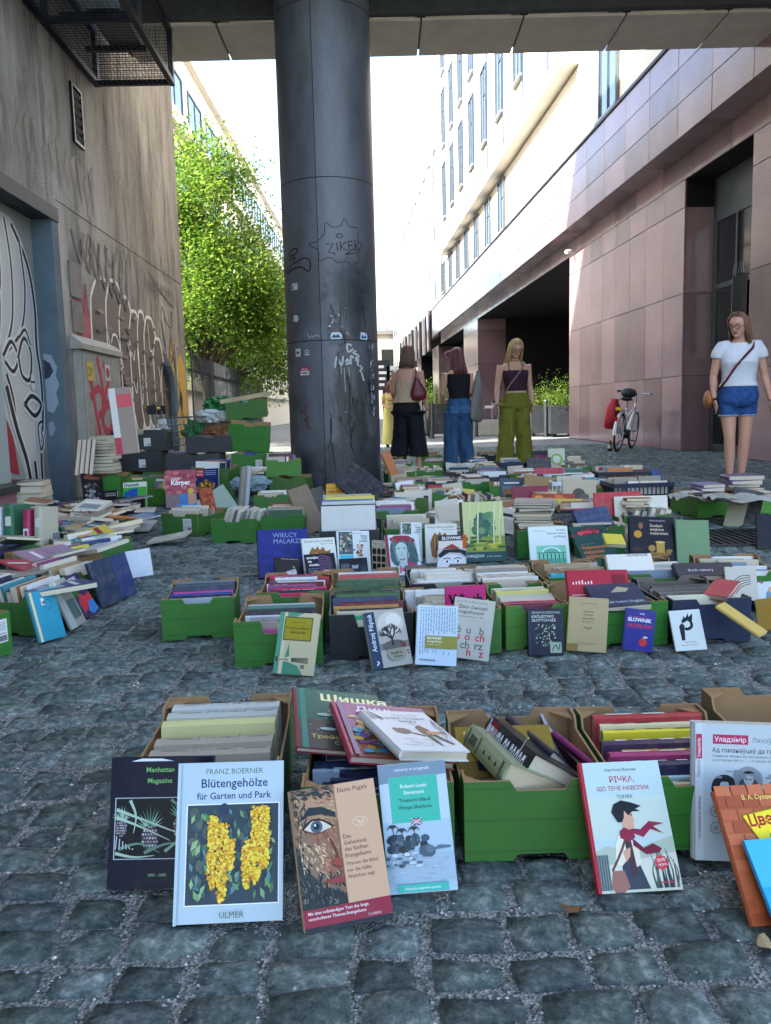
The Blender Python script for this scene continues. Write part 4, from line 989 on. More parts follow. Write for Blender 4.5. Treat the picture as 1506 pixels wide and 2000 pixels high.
# ================================================================== front row of boxes
carton('A1', (-.372, 1.50), R(2.5), 'green', w=.30, d=.44, h=.165, lab='open green box of grey encyclopedias behind the blossom book', label_at=None)
carton('A2', (-.028, 1.45), R(1), 'green', w=.285, d=.40, lab='green box heaped with big glossy picture books behind the bearded face book')
carton('A3', (.277, 1.451), R(1), 'green', w=.288, d=.37, lab='green box in front row with tilted thick beige and black books')
carton('A4', (.573, 1.452), R(1), 'green', w=.285, d=.37, lab='green box of red and purple paperbacks behind the boy cover book')
carton('A5', (.872, 1.46), R(-1), 'brown', w=.29, d=.40, h=.18, lab='brown box at the picture edge behind the white portrait book')
def eink(a_): pass
def enc(a_):
    for t_, y_ in (('WYDAWNICTWO', .10), ('A – K', .42), ('TOM 2', .55), ('SŁOWNIK', .78)): a_.txt(t_, .68, y_, .030, '#3c3833', rot=PI/2, maxw=.9 if len(t_) < 6 else 1.0, bold=.01)
    a_.rect(.1, .36, .9, .365, '#3c3833'); a_.rect(.1, .70, .9, .705, '#3c3833')
for i, (c_, th, hh, su, nm) in enumerate((('#a69c8a', .052, .225, True, 'grey brown encyclopedia with black spine print'), ('#a89e8b', .055, .235, True, 'second grey brown encyclopedia spine up'), ('#cdc88a', .05, .27, False, 'pale yellow covered encyclopedia'), ('#b7b9b0', .05, .262, True, 'pale grey encyclopedia spine with small letters'), ('#bdbfb8', .055, .255, True, 'rearmost pale grey encyclopedia'))):
    M, w_, d_, h_ = BOXES['A1']; y_ = [.11, .165, .235, .29, .345][i]; ln = .252; la = R(9); uv = Vector((0, math.sin(la), math.cos(la))); ac = Vector((0, math.cos(la), -math.sin(la)))
    hh = [.122, .124, .138, .136, .134][i]; o_ = Vector((-.128, -d_/2+y_, .02+th*math.sin(la)))
    B = axes(o_+uv*hh, (1, 0, 0), -uv)
    if Vector((B[0][1], B[1][1], B[2][1])).dot(ac) < 0: B = axes(o_+uv*hh+ac*th, (1, 0, 0), -uv)
    book(M @ B, hh, ln, th, c_, nm+' in the open box behind the blossom book', spine=enc if i != 2 else None)

# ---- leaning books: (x, y, yaw, lean, roll, width, height) on the ground
LEAN = {
'manhattan': (-0.521, 1.386, -1, 18, -0.0, 0.189, 0.229), 'blut': (-0.370, 1.268, 5.6, 22.5, -2.0, 0.180, 0.257), 'pagels': (-0.148, 1.243, 8.7, 27, 3.8, 0.147, 0.224),
'treasure': (-0.010, 1.347, -4.9, 16, 5.6, 0.121, 0.220), 'tomek': (0.354, 1.327, 6.6, 34.3, -1.9, 0.152, 0.221), 'lyah': (0.557, 1.423, -2.7, 11.4, -2.4, 0.162, 0.250),
'orange': (0.573, 1.219, 14.0, 40, -5.3, 0.159, 0.212), 'blue': (0.602, 1.170, 11.9, 46, -2.4, 0.145, 0.165), 'profile': (-0.382, 2.591, -12.8, 25.2, -1.5, 0.136, 0.203),
'tree': (-0.051, 2.607, 12.2, 24.7, 4.2, 0.134, 0.190), 'slownik': (0.086, 2.628, -1.3, 20.2, -3.9, 0.135, 0.198), 'zbior': (0.197, 2.667, 0.5, 8, -8.8, 0.137, 0.202), 'krol': (0.478, 2.715, 1.0, 13.9, -1.0, 0.121, 0.157),
'beige': (0.611, 2.736, -2.7, 8, -4.5, 0.134, 0.185), 'przy': (0.800, 2.734, -8.4, 10.3, -6.4, 0.102, 0.142), 'pbook': (0.985, 2.726, -0.3, 27, 2.7, 0.107, 0.141), 'zabaw': (1.488, 3.227, -6.6, 26.5, 3.3, 0.133, 0.160),
'wielcy': (-0.655, 4.134, 12.9, 26.3, -1.7, 0.261, 0.258), 'dk1': (-0.413, 4.070, 15.2, 27.5, -0.8, 0.173, 0.221), 'urod': (-0.389, 3.960, 15.3, 38, -0.5, 0.154, 0.169), 'blackw': (-0.542, 3.952, 28.2, 42.1, -10.6, 0.137, 0.151),
'ds1': (-0.251, 4.179, 13.9, 21.2, -2.7, 0.174, 0.228), 'film': (-0.234, 4.060, 4.6, 43.3, 1.6, 0.143, 0.126), 'arc': (-0.080, 4.269, -41.1, 5, 2.7, 0.102, 0.165), 'woman': (0.010, 4.112, 11.9, 30.6, -1.8, 0.176, 0.225),
'ds2': (0.084, 4.437, 30.7, 8.3, -4.8, 0.135, 0.219), 'dk2': (0.218, 4.451, -1.7, 19.9, 0.7, 0.178, 0.219), 'slow2': (0.278, 4.341, -9.3, 25.1, 1.9, 0.150, 0.176), 'eye': (0.262, 4.228, -12.4, 48, 3.8, 0.152, 0.143),
'kuin': (0.424, 4.449, 4.8, 17.1, -0.3, 0.240, 0.337), 'krotka': (0.763, 4.268, -4.5, 30.7, 1.1, 0.209, 0.230), 'vadem': (1.042, 4.196, 16.9, 43.0, 1.0, 0.215, 0.263), 'siedem': (1.288, 4.250, -3.1, 24.4, -2.8, 0.235, 0.261),
'green': (1.523, 4.217, -3.6, 16.6, -0.9, 0.169, 0.237), 'darkr': (2.142, 4.663, -14.2, 32.0, -3.0, 0.174, 0.210), 'teal': (-1.315, 3.023, 65.0, 17.5, -2.1, 0.120, 0.196), 'wht': (-1.256, 3.208, 95.1, 23.8, -3.7, 0.149, 0.206),
'ford': (-1.272, 3.401, 92.4, 29.0, -2.0, 0.150, 0.196), 'navy1': (-1.271, 3.598, 70.5, 17.4, 1.7, 0.134, 0.211), 'navy2': (-1.241, 3.752, 75.2, 15.8, 0.3, 0.136, 0.206), 'whtboard': (-1.360, 4.228, 13.5, 20.2, 5.8, 0.130, 0.146),
'gig': (-2.749, 7.471, 60.0, 17.2, -10.1, 0.228, 0.314), 'deu': (-2.279, 7.062, -2.5, 18.6, 2.7, 0.205, 0.283), 'korp': (-2.017, 7.489, 10.0, 18.6, 0.3, 0.276, 0.356), 'turia': (-1.761, 7.596, -12, 8, 1.6, 0.224, 0.344),
'mikro': (-0.524, 7.268, -0.7, 26.3, 1.3, 0.187, 0.219), 'giz': (-2.467, 7.078, -13.3, 17.4, 4.5, 0.141, 0.212)}
def lean(key, colr, th, lab, art=None, hard=True, spine=None, paper=None):
    x_, y_, yaw, ln, rl, w_, h_ = LEAN[key]; r2, u2, f = leanM(x_, y_, yaw, ln, rl); return book(f(w_), w_, h_, th, colr, lab, hard, art=art, spine=spine, paper=paper)

def d_manhattan(a):
    a.rect(0, 0, 1, 1, '#11142a'); a.txt('Manhattan', .48, .885, .040, '#7fc26a', 'c', bold=.012, maxw=.37); a.txt('Magazine', .48, .80, .040, '#7fc26a', 'c', bold=.012, maxw=.34)
    a.rect(.05, .22, .95, .69, '#b9c0c8'); a.rect(.06, .227, .94, .683, '#151a22'); a.rect(.07, .235, .93, .675, '#10151a')
    for cx, cy, s in ((.40, .38, 1), (.70, .46, .95), (.12, .46, .7)):
        for k in range(11):
            an = PI/2+(k-5)*.26; L = .20*s*(1-.05*abs(k-5)); ex, ey = cx+L*math.cos(an)*.9, cy+.09*s+L*math.sin(an)*.8
            nx_, ny_ = -math.sin(an)*.012, math.cos(an)*.012
            a.poly([(cx-nx_, cy+.07*s-ny_), (ex, ey), (cx+nx_, cy+.07*s+ny_)], a.rnd.choice(['#7fa890', '#a9c8b0', '#5c8470']))
        a.ell(cx, cy, .085*s, .10*s, '#3a3540')
        for r_ in range(7):
            for c_ in range(6):
                x_, y_ = cx+(c_-2.5+.5*(r_ % 2))*.027*s, cy+(r_-3)*.028*s
                if ((x_-cx)/(.085*s))**2+((y_-cy)/(.10*s))**2 < .85: a.ell(x_, y_, .0115*s, .011*s, a.rnd.choice(['#a79aa0', '#c9bec0', '#857a86']), 6, up=False)
        a.up()
    for p0, p1, p2 in (((.07, .60), (.4, .50), (.86, .36)), ((.07, .54), (.3, .47), (.6, .36)), ((.1, .3), (.3, .34), (.5, .27)), ((.35, .27), (.6, .34), (.9, .30)), ((.55, .28), (.7, .38), (.92, .58)), ((.2, .67), (.26, .55), (.24, .42)), ((.6, .67), (.7, .63), (.92, .66)), ((.07, .27), (.25, .24), (.45, .25))): a.stroke([p0, p1, p2], .006, a.rnd.choice(['#8fae9c', '#b4ccb8', '#6d9080']), taper=True)
    for k in range(6): a.stroke([(.08+.03*k, .40-.02*k), (.07+.035*k, .30)], .002, '#c3ccd2')
    a.txt('2002 – 2003', .48, .095, .021, '#9fc79a', 'c')
    a.poly([(.2, .97), (.62, .97), (.5, .99), (.3, .992)], '#e6ecf2')
lean('manhattan', '#11142a', .018, 'navy magazine volume with pineapple photograph leaning in the front row', d_manhattan)
def d_blut(a):
    a.rect(0, 0, 1, 1, '#b7c9d0'); a.txt('FRANZ BOERNER', .53, .925, .036, '#3d6a58', 'c', maxw=.66, bold=0)
    a.txt('Blütengehölze', .53, .84, .058, '#24406e', 'c', maxw=.84, bold=.014); a.txt('für Garten und Park', .53, .765, .044, '#24406e', 'c', maxw=.82, bold=.014)
    a.rect(.085, .105, .965, .735, '#f1f5f4'); X0, Y0, X1, Y1 = .095, .112, .955, .728; a.rect(X0, Y0, X1, Y1, '#2c3f4a')
    for k in range(60):
        cx, cy = a.rnd.uniform(.14, .9), a.rnd.uniform(.15, .7); a.ell(cx, cy, a.rnd.uniform(.03, .055), a.rnd.uniform(.02, .05), a.rnd.choice(['#34505a', '#4a5a50', '#26384a', '#5b6358', '#3d5048', '#22324a']), 9)
    for k in range(120):
        cx, cy = a.rnd.uniform(.12, .93), a.rnd.uniform(.36, .71) if k < 60 else a.rnd.uniform(.2, .4); an = a.rnd.uniform(-1.2, .4)-PI/3; L = a.rnd.uniform(.06, .12); dx, dy = L*math.cos(an), L*.75*math.sin(an)
        if X0+.02 < cx+dx < X1-.02 and Y0+.02 < cy+dy < Y1-.01: a.poly([(cx, cy), (cx+dx*.5-dy*.28, cy+dy*.5+dx*.2), (cx+dx, cy+dy), (cx+dx*.5+dy*.28, cy+dy*.5-dx*.2)], a.rnd.choice(['#6b9a62', '#90b87c', '#4c7a54', '#3f6660', '#7aa272', '#58888a', '#31524e']))
    for cx, y0, y1, wd in ((.34, .22, .64, .040), (.43, .13, .60, .05), (.51, .33, .50, .032), (.66, .21, .48, .036), (.75, .24, .70, .046), (.83, .33, .72, .036)):
        y_ = y1
        while y_ > y0:
            f = min(1, (y_-y0)/.12+.35)
            for k in range(5):
                px_, py_ = cx+a.rnd.uniform(-1, 1)*wd*f, min(.704, max(.135, y_+a.rnd.uniform(-.012, .012))); r_ = a.rnd.uniform(.009, .017)
                for q in range(2): a.ell(px_+a.rnd.uniform(-.01, .01), py_+a.rnd.uniform(-.008, .008), r_, r_*.7, a.rnd.choice(['#e8b616', '#f3cf2f', '#d79a12', '#c07f18', '#f7dc55']), 6, up=False); a.z += a.step*.02
            y_ -= .011
        a.up()
    a.txt('ULMER', .53, .035, .038, '#35644f', 'c', bold=0)
    a.rect(0, 0, .028, 1, '#b9ccd2')
lean('blut', '#c9dade', .024, 'white hardcover with hanging yellow blossom photograph leaning in front', d_blut)
def d_pagels(a):
    a.rect(0, 0, 1, 1, '#c99f7d'); a.rect(0, .155, .52, 1, '#8d6a50')
    # generic bearded half face, built of loose brush strokes
    a.poly([(0, .155), (0, .62), (.1, .42), (.22, .34), (.38, .26), (.52, .22), (.52, .155)], '#25302e')
    a.poly([(.06, .95), (.52, .97), (.52, .74), (.3, .78), (.08, .72)], '#b08a68')
    def br(n, x0, x1, y0, y1, cols, an, L=.05, wd=.0022):
        for k in range(n):
            x_, y_ = a.rnd.uniform(x0, x1), a.rnd.uniform(y0, y1); b = an+a.rnd.gauss(0, .3); e = (x_+L*math.cos(b), y_+L*.65*math.sin(b))
            if 0.005 < e[0] < .515 and .16 < e[1] < .995: a.stroke([(x_, y_), e], wd, a.rnd.choice(cols), False, up=(k % 8 == 0))
    br(120, .03, .5, .68, .95, ['#b98d68', '#a5714f', '#d0ac85', '#8a4f3a', '#c49a70'], -.3)
    br(110, .25, .5, .3, .75, ['#a45c44', '#c08a64', '#8c4638', '#d1a27a', '#b4785a'], -1.1)
    br(60, .05, .3, .42, .62, ['#c9ab86', '#a88a66', '#8d7a60', '#d9c09a'], -1.3)
    br(150, .0, .5, .16, .40, ['#1d2a2b', '#2c3a3a', '#3d4a44', '#6a6e5e', '#182224'], -1.5)
    br(70, .0, .16, .3, .95, ['#1f2c2e', '#33403e', '#4c5348', '#222a30'], -1.4)
    br(60, .0, .5, .93, 1.0, ['#1f2628', '#3d4038', '#2b3234'], -.4)
    a.poly([(.06, .76), (.2, .86), (.36, .85), (.5, .80), (.5, .76), (.34, .80), (.18, .80)], '#20282c')
    a.poly([(.12, .71), (.22, .76), (.34, .75), (.44, .70), (.34, .675), (.2, .675)], '#d3c6b4'); a.ell(.265, .715, .07, .045, '#48596a'); a.ell(.265, .718, .035, .024, '#11161c'); a.ell(.25, .728, .012, .009, '#e8ecee')
    a.stroke([(.10, .71), (.22, .765), (.34, .755), (.46, .70)], .003, '#2a1a18'); a.stroke([(.14, .695), (.26, .668), (.4, .685)], .002, '#6a3b30')
    a.stroke([(.4, .62), (.46, .5), (.40, .44), (.5, .41)], .004, '#6b2f28'); a.poly([(.38, .44), (.52, .41), (.52, .46), (.44, .48)], '#99412f')
    a.poly([(.28, .325), (.42, .35), (.52, .345), (.52, .30), (.36, .305)], '#8a3a36')
    a.rect(.521, .155, 1, 1, '#cfa683'); a.txt('Elaine Pagels', .55, .935, .034, '#2c2320', maxw=.40, bold=0)
    a.stroke([(.68, .71), (.76, .74), (.86, .71), (.77, .67), (.68, .70)], .0012, '#e2c4a6'); a.stroke([(.74, .72), (.78, .69), (.82, .72)], .0016, '#e8d0b6')
    for t, y_ in (('Das', .60), ('Geheimnis', .555), ('des fünften', .51), ('Evangeliums', .465)): a.txt(t, .55, y_, .030, '#4a2420', maxw=.43, bold=.004)
    for t, y_ in (('Warum die Bibel', .41), ('nur die halbe', .365), ('Wahrheit sagt', .32)): a.txt(t, .55, y_, .026, '#4a2c24', maxw=.42, bold=0)
    a.rect(0, .035, 1, .155, '#8f2338'); a.txt('Mit dem vollständigen Text des lange', .05, .118, .022, '#ecdcd8', maxw=.90, bold=.01); a.txt('verschollenen Thomas-Evangeliums', .05, .082, .022, '#ecdcd8', maxw=.86, bold=.01); a.txt('C.H.BECK', .72, .048, .017, '#e5cfcc', bold=.0)
    a.rect(0, 0, 1, .034, '#20242c')
lean('pagels', '#c39a78', .022, 'tan hardcover with painted bearded face and red band leaning in front', d_pagels)
def d_treasure(a):
    a.rect(0, 0, 1, 1, '#b4cdde'); a.rect(0, .55, 1, 1, '#c3d7e4'); a.poly([(0, .85), (1, .9), (1, 1), (0, 1)], '#7b93a6'); a.rect(0, .07, 1, .30, '#a9c0d0')
    a.txt('czytamy w oryginale', .5, .945, .026, '#dfe9ef', 'c', maxw=.72, bold=.006); a.rect(.14, .54, .86, .90, '#3fbfa8')
    for t, y_, c_ in (('Robert Louis', .81, '#e4f4f0'), ('Stevenson', .76, '#e4f4f0'), ('Treasure Island', .70, '#123d3c'), ('Wyspa Skarbów', .645, '#123d3c')): a.txt(t, .5, y_, .030, c_, 'c', maxw=.56, bold=.012)
    a.rect(.42, .515, .58, .57, '#2b3a6e'); a.rect(.42, .534, .58, .551, '#e8e8ea'); a.rect(.488, .515, .512, .57, '#e8e8ea'); a.rect(.42, .538, .58, .547, '#b32a3c'); a.rect(.493, .515, .507, .57, '#b32a3c')
    a.stroke([(.42, .515), (.58, .57)], .0018, '#d9d2d6', False); a.stroke([(.42, .57), (.58, .515)], .0018, '#d9d2d6', False)
    for k in range(45): a.ell(.02+.62*a.rnd.random(), .33+.10*a.rnd.random()*1.0, .06, .028, a.rnd.choice(['#41586a', '#2f4354', '#5b7385', '#22323f']), 8)
    for tx, ty in ((.14, .50), (.27, .47), (.45, .48)):
        a.stroke([(tx+.02, .38), (tx, ty)], .0016, '#2c3e4c')
        for k in range(9): an = .2+k*.35; a.stroke([(tx, ty), (tx+.05*math.cos(an), ty+.02*math.sin(an)+.012), (tx+.085*math.cos(an), ty+.03*math.sin(an)-.01)], .0014, '#2c3e4c')
    a.ell(.62, .315, .12, .05, '#4a5f70'); a.ell(.66, .33, .06, .03, '#62788a'); a.poly([(.7, .32), (.95, .33), (.98, .345), (.8, .355)], '#5d7486')
    for k in range(30): x_, y_ = a.rnd.uniform(.02, .5), a.rnd.uniform(.20, .32); a.ell(x_, y_, a.rnd.uniform(.02, .06), a.rnd.uniform(.006, .016), a.rnd.choice(['#3c4f5e', '#8da6b8', '#d3e0e8', '#56697a']), 8)
    for k in range(40): x_, y_ = a.rnd.uniform(.05, .9), a.rnd.uniform(.08, .29); a.rect(x_, y_, x_+a.rnd.uniform(.04, .1), y_+.004, a.rnd.choice(['#d9e6ee', '#8fa8b9', '#c3d4df']))
    a.rect(.14, 0.015, .88, .075, '#45bfb0'); a.txt('adaptacja angielsko-polska', .5, .034, .02, '#e6f4f2', 'c', maxw=.68, bold=.006)
lean('treasure', '#b4cdde', .010, 'pale blue paperback with turquoise panel and beach photo leaning in front', d_treasure, hard=False)
def d_tomek(a):
    a.rect(0, 0, 1, 1, '#b9cecb'); a.rect(0, .40, 1, .72, '#c3d0c2'); a.rect(0, 0, 1, .22, '#c8ccb8')
    a.txt('Жан-Клод Мурлева', .5, .925, .022, '#2e4a44', 'c', maxw=.40, bold=.01); a.txt('РІЧКА,', .5, .835, .048, '#b02a44', 'c', bold=.016); a.txt('ЩО ТЕЧЕ НАВСПАК', .5, .77, .034, '#b02a44', 'c', maxw=.78, bold=.014); a.txt('ТОМЕК', .5, .705, .028, '#24413c', 'c', bold=.012)
    a.poly([(0, .30), (.2, .35), (.4, .28), (.75, .36), (1, .40), (1, .18), (0, .12)], '#aebba6'); a.poly([(.1, .2), (.6, .24), (1, .28), (1, .05), (.1, .05)], '#d3d3c2')
    for k in range(14): x_ = .70+a.rnd.random()*.28; a.stroke([(x_, .0+.02), (x_+a.rnd.uniform(-.03, .04), .14), (x_+a.rnd.uniform(-.05, .08), .22+.1*a.rnd.random())], .004, a.rnd.choice(['#3a4a44', '#54655a', '#2c3838']), taper=True)
    for k in range(5): x_ = .03+.03*k; a.stroke([(x_, .02), (x_+.01, .28)], .004, '#5a6a6a')
    # boy in profile with a wind-blown scarf
    a.poly([(.30, .02), (.33, .22), (.34, .40), (.48, .42), (.56, .34), (.54, .2), (.62, .02)], '#39404c'); a.poly([(.34, .42), (.29, .36), (.25, .22), (.32, .19), (.40, .24), (.42, .42)], '#e3ddc4'); a.poly([(.48, .40), (.56, .36), (.56, .20), (.50, .18), (.46, .3)], '#ded8c0')
    a.poly([(.40, .40), (.48, .40), (.50, .12), (.42, .12)], '#4a3038'); a.poly([(.16, .04), (.20, .16), (.34, .16), (.38, .04), (.3, .0), (.2, .0)], '#9a6a5c'); a.stroke([(.2, .16), (.34, .3), (.42, .4)], .004, '#6a4038')
    a.poly([(.36, .45), (.36, .40), (.46, .37), (.54, .40), (.53, .46), (.44, .49)], '#8c1f3c'); a.poly([(.5, .44), (.64, .40), (.74, .46), (.9, .42), (.78, .48), (.92, .50), (.74, .52), (.62, .46), (.52, .47)], '#8c1f3c'); a.poly([(.5, .40), (.62, .32), (.74, .35), (.84, .31), (.8, .28), (.64, .27), (.5, .34)], '#74182f')
    a.poly([(.42, .48), (.40, .58), (.46, .62), (.54, .60), (.555, .55), (.57, .53), (.55, .52), (.55, .48), (.49, .46)], '#d3a184')
    a.poly([(.36, .52), (.30, .60), (.34, .66), (.44, .69), (.56, .67), (.68, .64), (.6, .62), (.66, .60), (.56, .60), (.50, .57), (.46, .61), (.44, .55), (.41, .52)], '#17191f'); a.stroke([(.52, .575), (.55, .575)], .002, '#1c1c20', False); a.poly([(.36, .30), (.46, .33), (.44, .26), (.38, .22)], '#d1a083')
    pts = [];
    for k in range(28): r_ = .072 if k % 2 else .085; pts.append((.80+r_*math.cos(2*PI*k/28), .205+r_*.69*math.sin(2*PI*k/28)))
    a.poly(pts, '#d2414a'); a.txt('СКАРБ', .80, .213, .022, '#f3e6e2', 'c', rot=.1, sx=.7, bold=.016); a.txt('ЧИТАЧА', .81, .18, .018, '#f3e6e2', 'c', rot=.1, sx=.7, bold=.012); a.rect(.74, .055, .92, .065, '#b9404a')
    a.rect(0, 0, .035, 1, '#b22437')
lean('tomek', '#b22437', .014, 'pale green cover with red scarfed boy and red spine leaning in front', d_tomek)
def d_lyah(a):
    a.rect(0, 0, 1, 1, '#bcc7cc'); a.rect(0, 0, .09, 1, '#c9d2d6'); a.rect(.20, .85, .60, .92, '#b22d5c'); a.txt('Уладзімір', .22, .868, .036, '#f4eaee', maxw=.36, bold=.006); a.txt('Ляхоўскі', .64, .868, .036, '#6a7378', maxw=.34, bold=0)
    a.txt('Ад гоманаўцаў да гайсаўцаў', .19, .79, .034, '#23282c', maxw=.95, bold=.006); a.txt('Чыннасць беларускіх маладзёвых арганізацый', .19, .755, .018, '#4d555a', maxw=.9, bold=0); a.txt('у 2-й палове XIX ст. — 1-й палове XX ст.', .19, .725, .018, '#4d555a', maxw=.88, bold=0)
    for cx, cy, r_, c_ in ((.33, .53, .15, '#2c3136'), (.60, .59, .16, '#8d949a'), (.95, .52, .15, '#6f767c')):
        a.ell(cx, cy, r_, r_*.65, c_, 20); a.ell(cx, cy-.03, r_*.7, r_*.32, '#4e555b', 14); a.ell(cx, cy+.012, r_*.36, r_*.30, '#b9bfc2', 12); a.ell(cx, cy+.045, r_*.42, r_*.16, '#23272b', 12, a0=0, a1=PI); a.rect(cx-r_*.2, cy+.005, cx-r_*.05, cy+.012, '#33383c'); a.rect(cx+r_*.05, cy+.005, cx+r_*.2, cy+.012, '#33383c')
    for cx, cy in ((.48, .47), (.74, .48), (.60, .45), (.88, .44)): a.ell(cx, cy, .08, .05, '#2a2e33', 12); a.ell(cx, cy+.028, .042, .03, '#c2c7ca', 10)
    for k in range(14): x_ = a.rnd.uniform(.2, .9); a.rect(x_, .60+.06*a.rnd.random(), x_+.07, .60+.06*a.rnd.random()+.008, '#8b9298')
    for cy in (.36, .24): a.stroke([(.23+.06*math.cos(2*PI*i/14), cy+.04*math.sin(2*PI*i/14)) for i in range(14)], .0012, '#4d555a', close=True); a.ell(.23, cy, .03, .02, '#9aa2a6')
    a.rect(.01, .74, .075, .92, '#b22d5c'); a.txt('Уладзімір', .055, .75, .022, '#f4eaee', rot=PI/2, maxw=.24, bold=.006); a.txt('Ляхоўскі', .055, .60, .022, '#6a7378', rot=PI/2, maxw=.22, bold=0); a.txt('Ад гоманаўцаў да гайсаўцаў', .055, .16, .016, '#23282c', rot=PI/2, maxw=.6, bold=0)
lean('lyah', '#cfd8dc', .03, 'tall white book with old portrait medallions leaning beside the boy cover book', d_lyah, hard=False)
def d_orange(a):
    a.rect(0, 0, 1, 1, '#b5603a')
    for r_ in range(11):
        for c_ in range(6):
            x0, y0 = c_*.2-.1*(r_ % 2), r_*.095; a.rect(max(0, x0+.008), y0+.006, min(1, x0+.19), y0+.088, a.rnd.choice(['#b3603a', '#a9542f', '#c06c44', '#9f4e2c']))
    a.txt('В. А. Сухомлинский', .30, .92, .038, '#f0dc6a', maxw=.66, bold=.006); a.poly([(.24, .80), (.95, .88), (1, .60), (.40, .54)], '#ecd52a'); a.stroke([(.24, .80), (.95, .88), (1, .60), (.40, .54)], .003, '#8c6a14', False, close=True)
    a.txt('Цветы', .30, .71, .09, '#a5231c', maxw=.5, rot=.06, bold=.03); a.txt('солнца', .5, .60, .07, '#2f9a3a', maxw=.42, rot=.06, bold=.02)
    a.rect(.45, .2, 1, .55, '#2f86c0'); a.rect(.5, .24, .7, .52, '#58a8d8'); a.poly([(.2, 0), (.3, .2), (.5, .3), (1, .3), (1, 0)], '#4f9a34')
lean('orange', '#a9532d', .013, 'orange brick patterned children book with yellow sign leaning at the picture edge', d_orange)
def d_blue(a):
    a.rect(0, 0, 1, 1, '#2f9ecb'); a.rect(0, .55, 1, 1, '#46b0d6'); a.txt('Ботаніка', .52, .88, .05, '#20506e', 'c', bold=.0)
    for k in range(90):
        x_, y_ = a.rnd.uniform(.25, .98), a.rnd.uniform(.03, .75); a.ell(x_, y_, a.rnd.uniform(.02, .05), a.rnd.uniform(.02, .045), a.rnd.choice(['#cfe8e0', '#6fb84a', '#6a4aa8', '#e0dc6a', '#8fd0e0', '#4a8a3a', '#b9a0d8', '#f0f2e6']), 8)
lean('blue', '#2688b4', .010, 'light blue flower book lowest in the leaning pile at the picture edge', d_blue)
# heap on the second box
def d_mary(a):
    a.rect(0, 0, 1, 1, '#d3d2cf')
    for k in range(16): a.stroke([(.02, .99-.016*k), (.1+.008*k, .97-.012*k), (.16, .90-.012*k)], .001, '#2a2a2a')
    a.txt('САЛМА РУЖКО', .6, .87, .026, '#55524f', 'c', bold=0); a.txt('ЗНАЄ ТІЛЬКИ', .56, .77, .05, '#3a3734', 'c', maxw=.62, bold=-.004); a.txt('МАРУ', .56, .69, .05, '#3a3734', 'c', maxw=.34, bold=-.004); a.rect(.52, .65, .64, .658, '#777')
    a.ell(.32, .46, .12, .075, '#6a5a50'); a.ell(.24, .50, .05, .04, '#6a5a50'); a.poly([(.40, .45), (.6, .36), (.58, .33), (.42, .40)], '#6a5a50'); a.poly([(.56, .56), (.66, .62), (.74, .50), (.70, .34), (.58, .40)], '#6e5242'); a.ell(.62, .66, .05, .035, '#d0c8be'); a.poly([(.60, .36), (.66, .12), (.70, .12), (.68, .36)], '#4a4440'); a.poly([(.70, .36), (.86, .14), (.90, .16), (.76, .40)], '#4a4440'); a.rect(.66, .40, .9, .46, '#c28a5a')
    for k in range(26): x_, y_ = a.rnd.uniform(.1, .85), a.rnd.uniform(.05, .3); a.stroke([(x_, y_), (x_+.05, y_+.02), (x_+.11, y_)], .0009, '#8a8782')
    for k in range(10): a.stroke([(.86+.1*a.rnd.random(), .2+.5*a.rnd.random()), (.95, .3+.5*a.rnd.random())], .001, '#4a4846')
book(axes((.018, 1.447, .225), (-.08, .195, .005), (.131, .054, -.03)), .147, .212, .020, '#d0cfcb', 'white comic style book with ink figures on top of the picture book heap', art=d_mary)
def d_pink(a):
    a.rect(0, 0, 1, 1, '#9a5a78'); a.rect(0, .0, 1, .5, '#8a5a48')
    for k in range(150): a.ell(a.rnd.uniform(.14, .96), a.rnd.uniform(.05, .72), a.rnd.uniform(.03, .06), a.rnd.uniform(.02, .05), a.rnd.choice(['#3f8cb8', '#b98a3a', '#7a4a8a', '#c9a04a', '#5a9ac0', '#a04a5a', '#6a7a4a', '#d0b070']), 8)
    a.txt('Динь', .22, .80, .10, '#d8d0e8', bold=.02); a.rect(0, 0, .03, 1, '#a8284a'); a.rect(.05, 0, .10, 1, '#8a6a8a'); a.txt('ПАМЕЛА БАТЧЕР', .2, .93, .03, '#c9a9b8', bold=.0)
book(axes((-.079, 1.49, .198), (-.055, .27, .012), (.206, .027, -.04)), .212, .27, .016, '#a12448', 'pink glossy picture book in the middle of the heap on the second box', art=d_pink)
def d_shish(a):
    a.rect(0, 0, 1, 1, '#2f5f50'); a.rect(0, 0, 1, .45, '#4a4440'); a.rect(0, .0, .035, 1, '#7a2a30'); a.rect(.07, 0, .13, 1, '#3a7a6a')
    a.txt('Шишка', .3, .80, .12, '#e8e2a8', bold=.03); a.txt('Семена', .5, .66, .08, '#dfe0b0', bold=.02); a.txt('Трейсі Кордерой', .16, .16, .055, '#c8b46a', bold=.01); a.txt('Стівен Лентон', .4, .08, .05, '#c8b46a', bold=.01)
    for k in range(40): a.ell(a.rnd.uniform(.15, .98), a.rnd.uniform(.25, .98), .006, .005, '#d8e4dc', 6)
    for k in range(9): x_, y_ = a.rnd.uniform(.3, .9), a.rnd.uniform(.3, .58); a.ell(x_, y_, .09, .025, '#a9bab4', 10)
book(axes((-.191, 1.575, .183), (-.035, .27, .028), (.18, .012, -.035)), .20, .28, .013, '#7a2a30', 'dark green starry picture book at the left of the heap on the second box', art=d_shish)
fill('A2', 'the heaped green box behind the bearded face book', pal=[('#1a2140', 'navy'), ('#20304e', 'dark blue'), ('#9fb4c4', 'pale blue'), ('#14161e', 'black'), ('#5a5f66', 'grey')], hmin=.13, hmax=.155, tmin=.012, tmax=.025, lean=6)
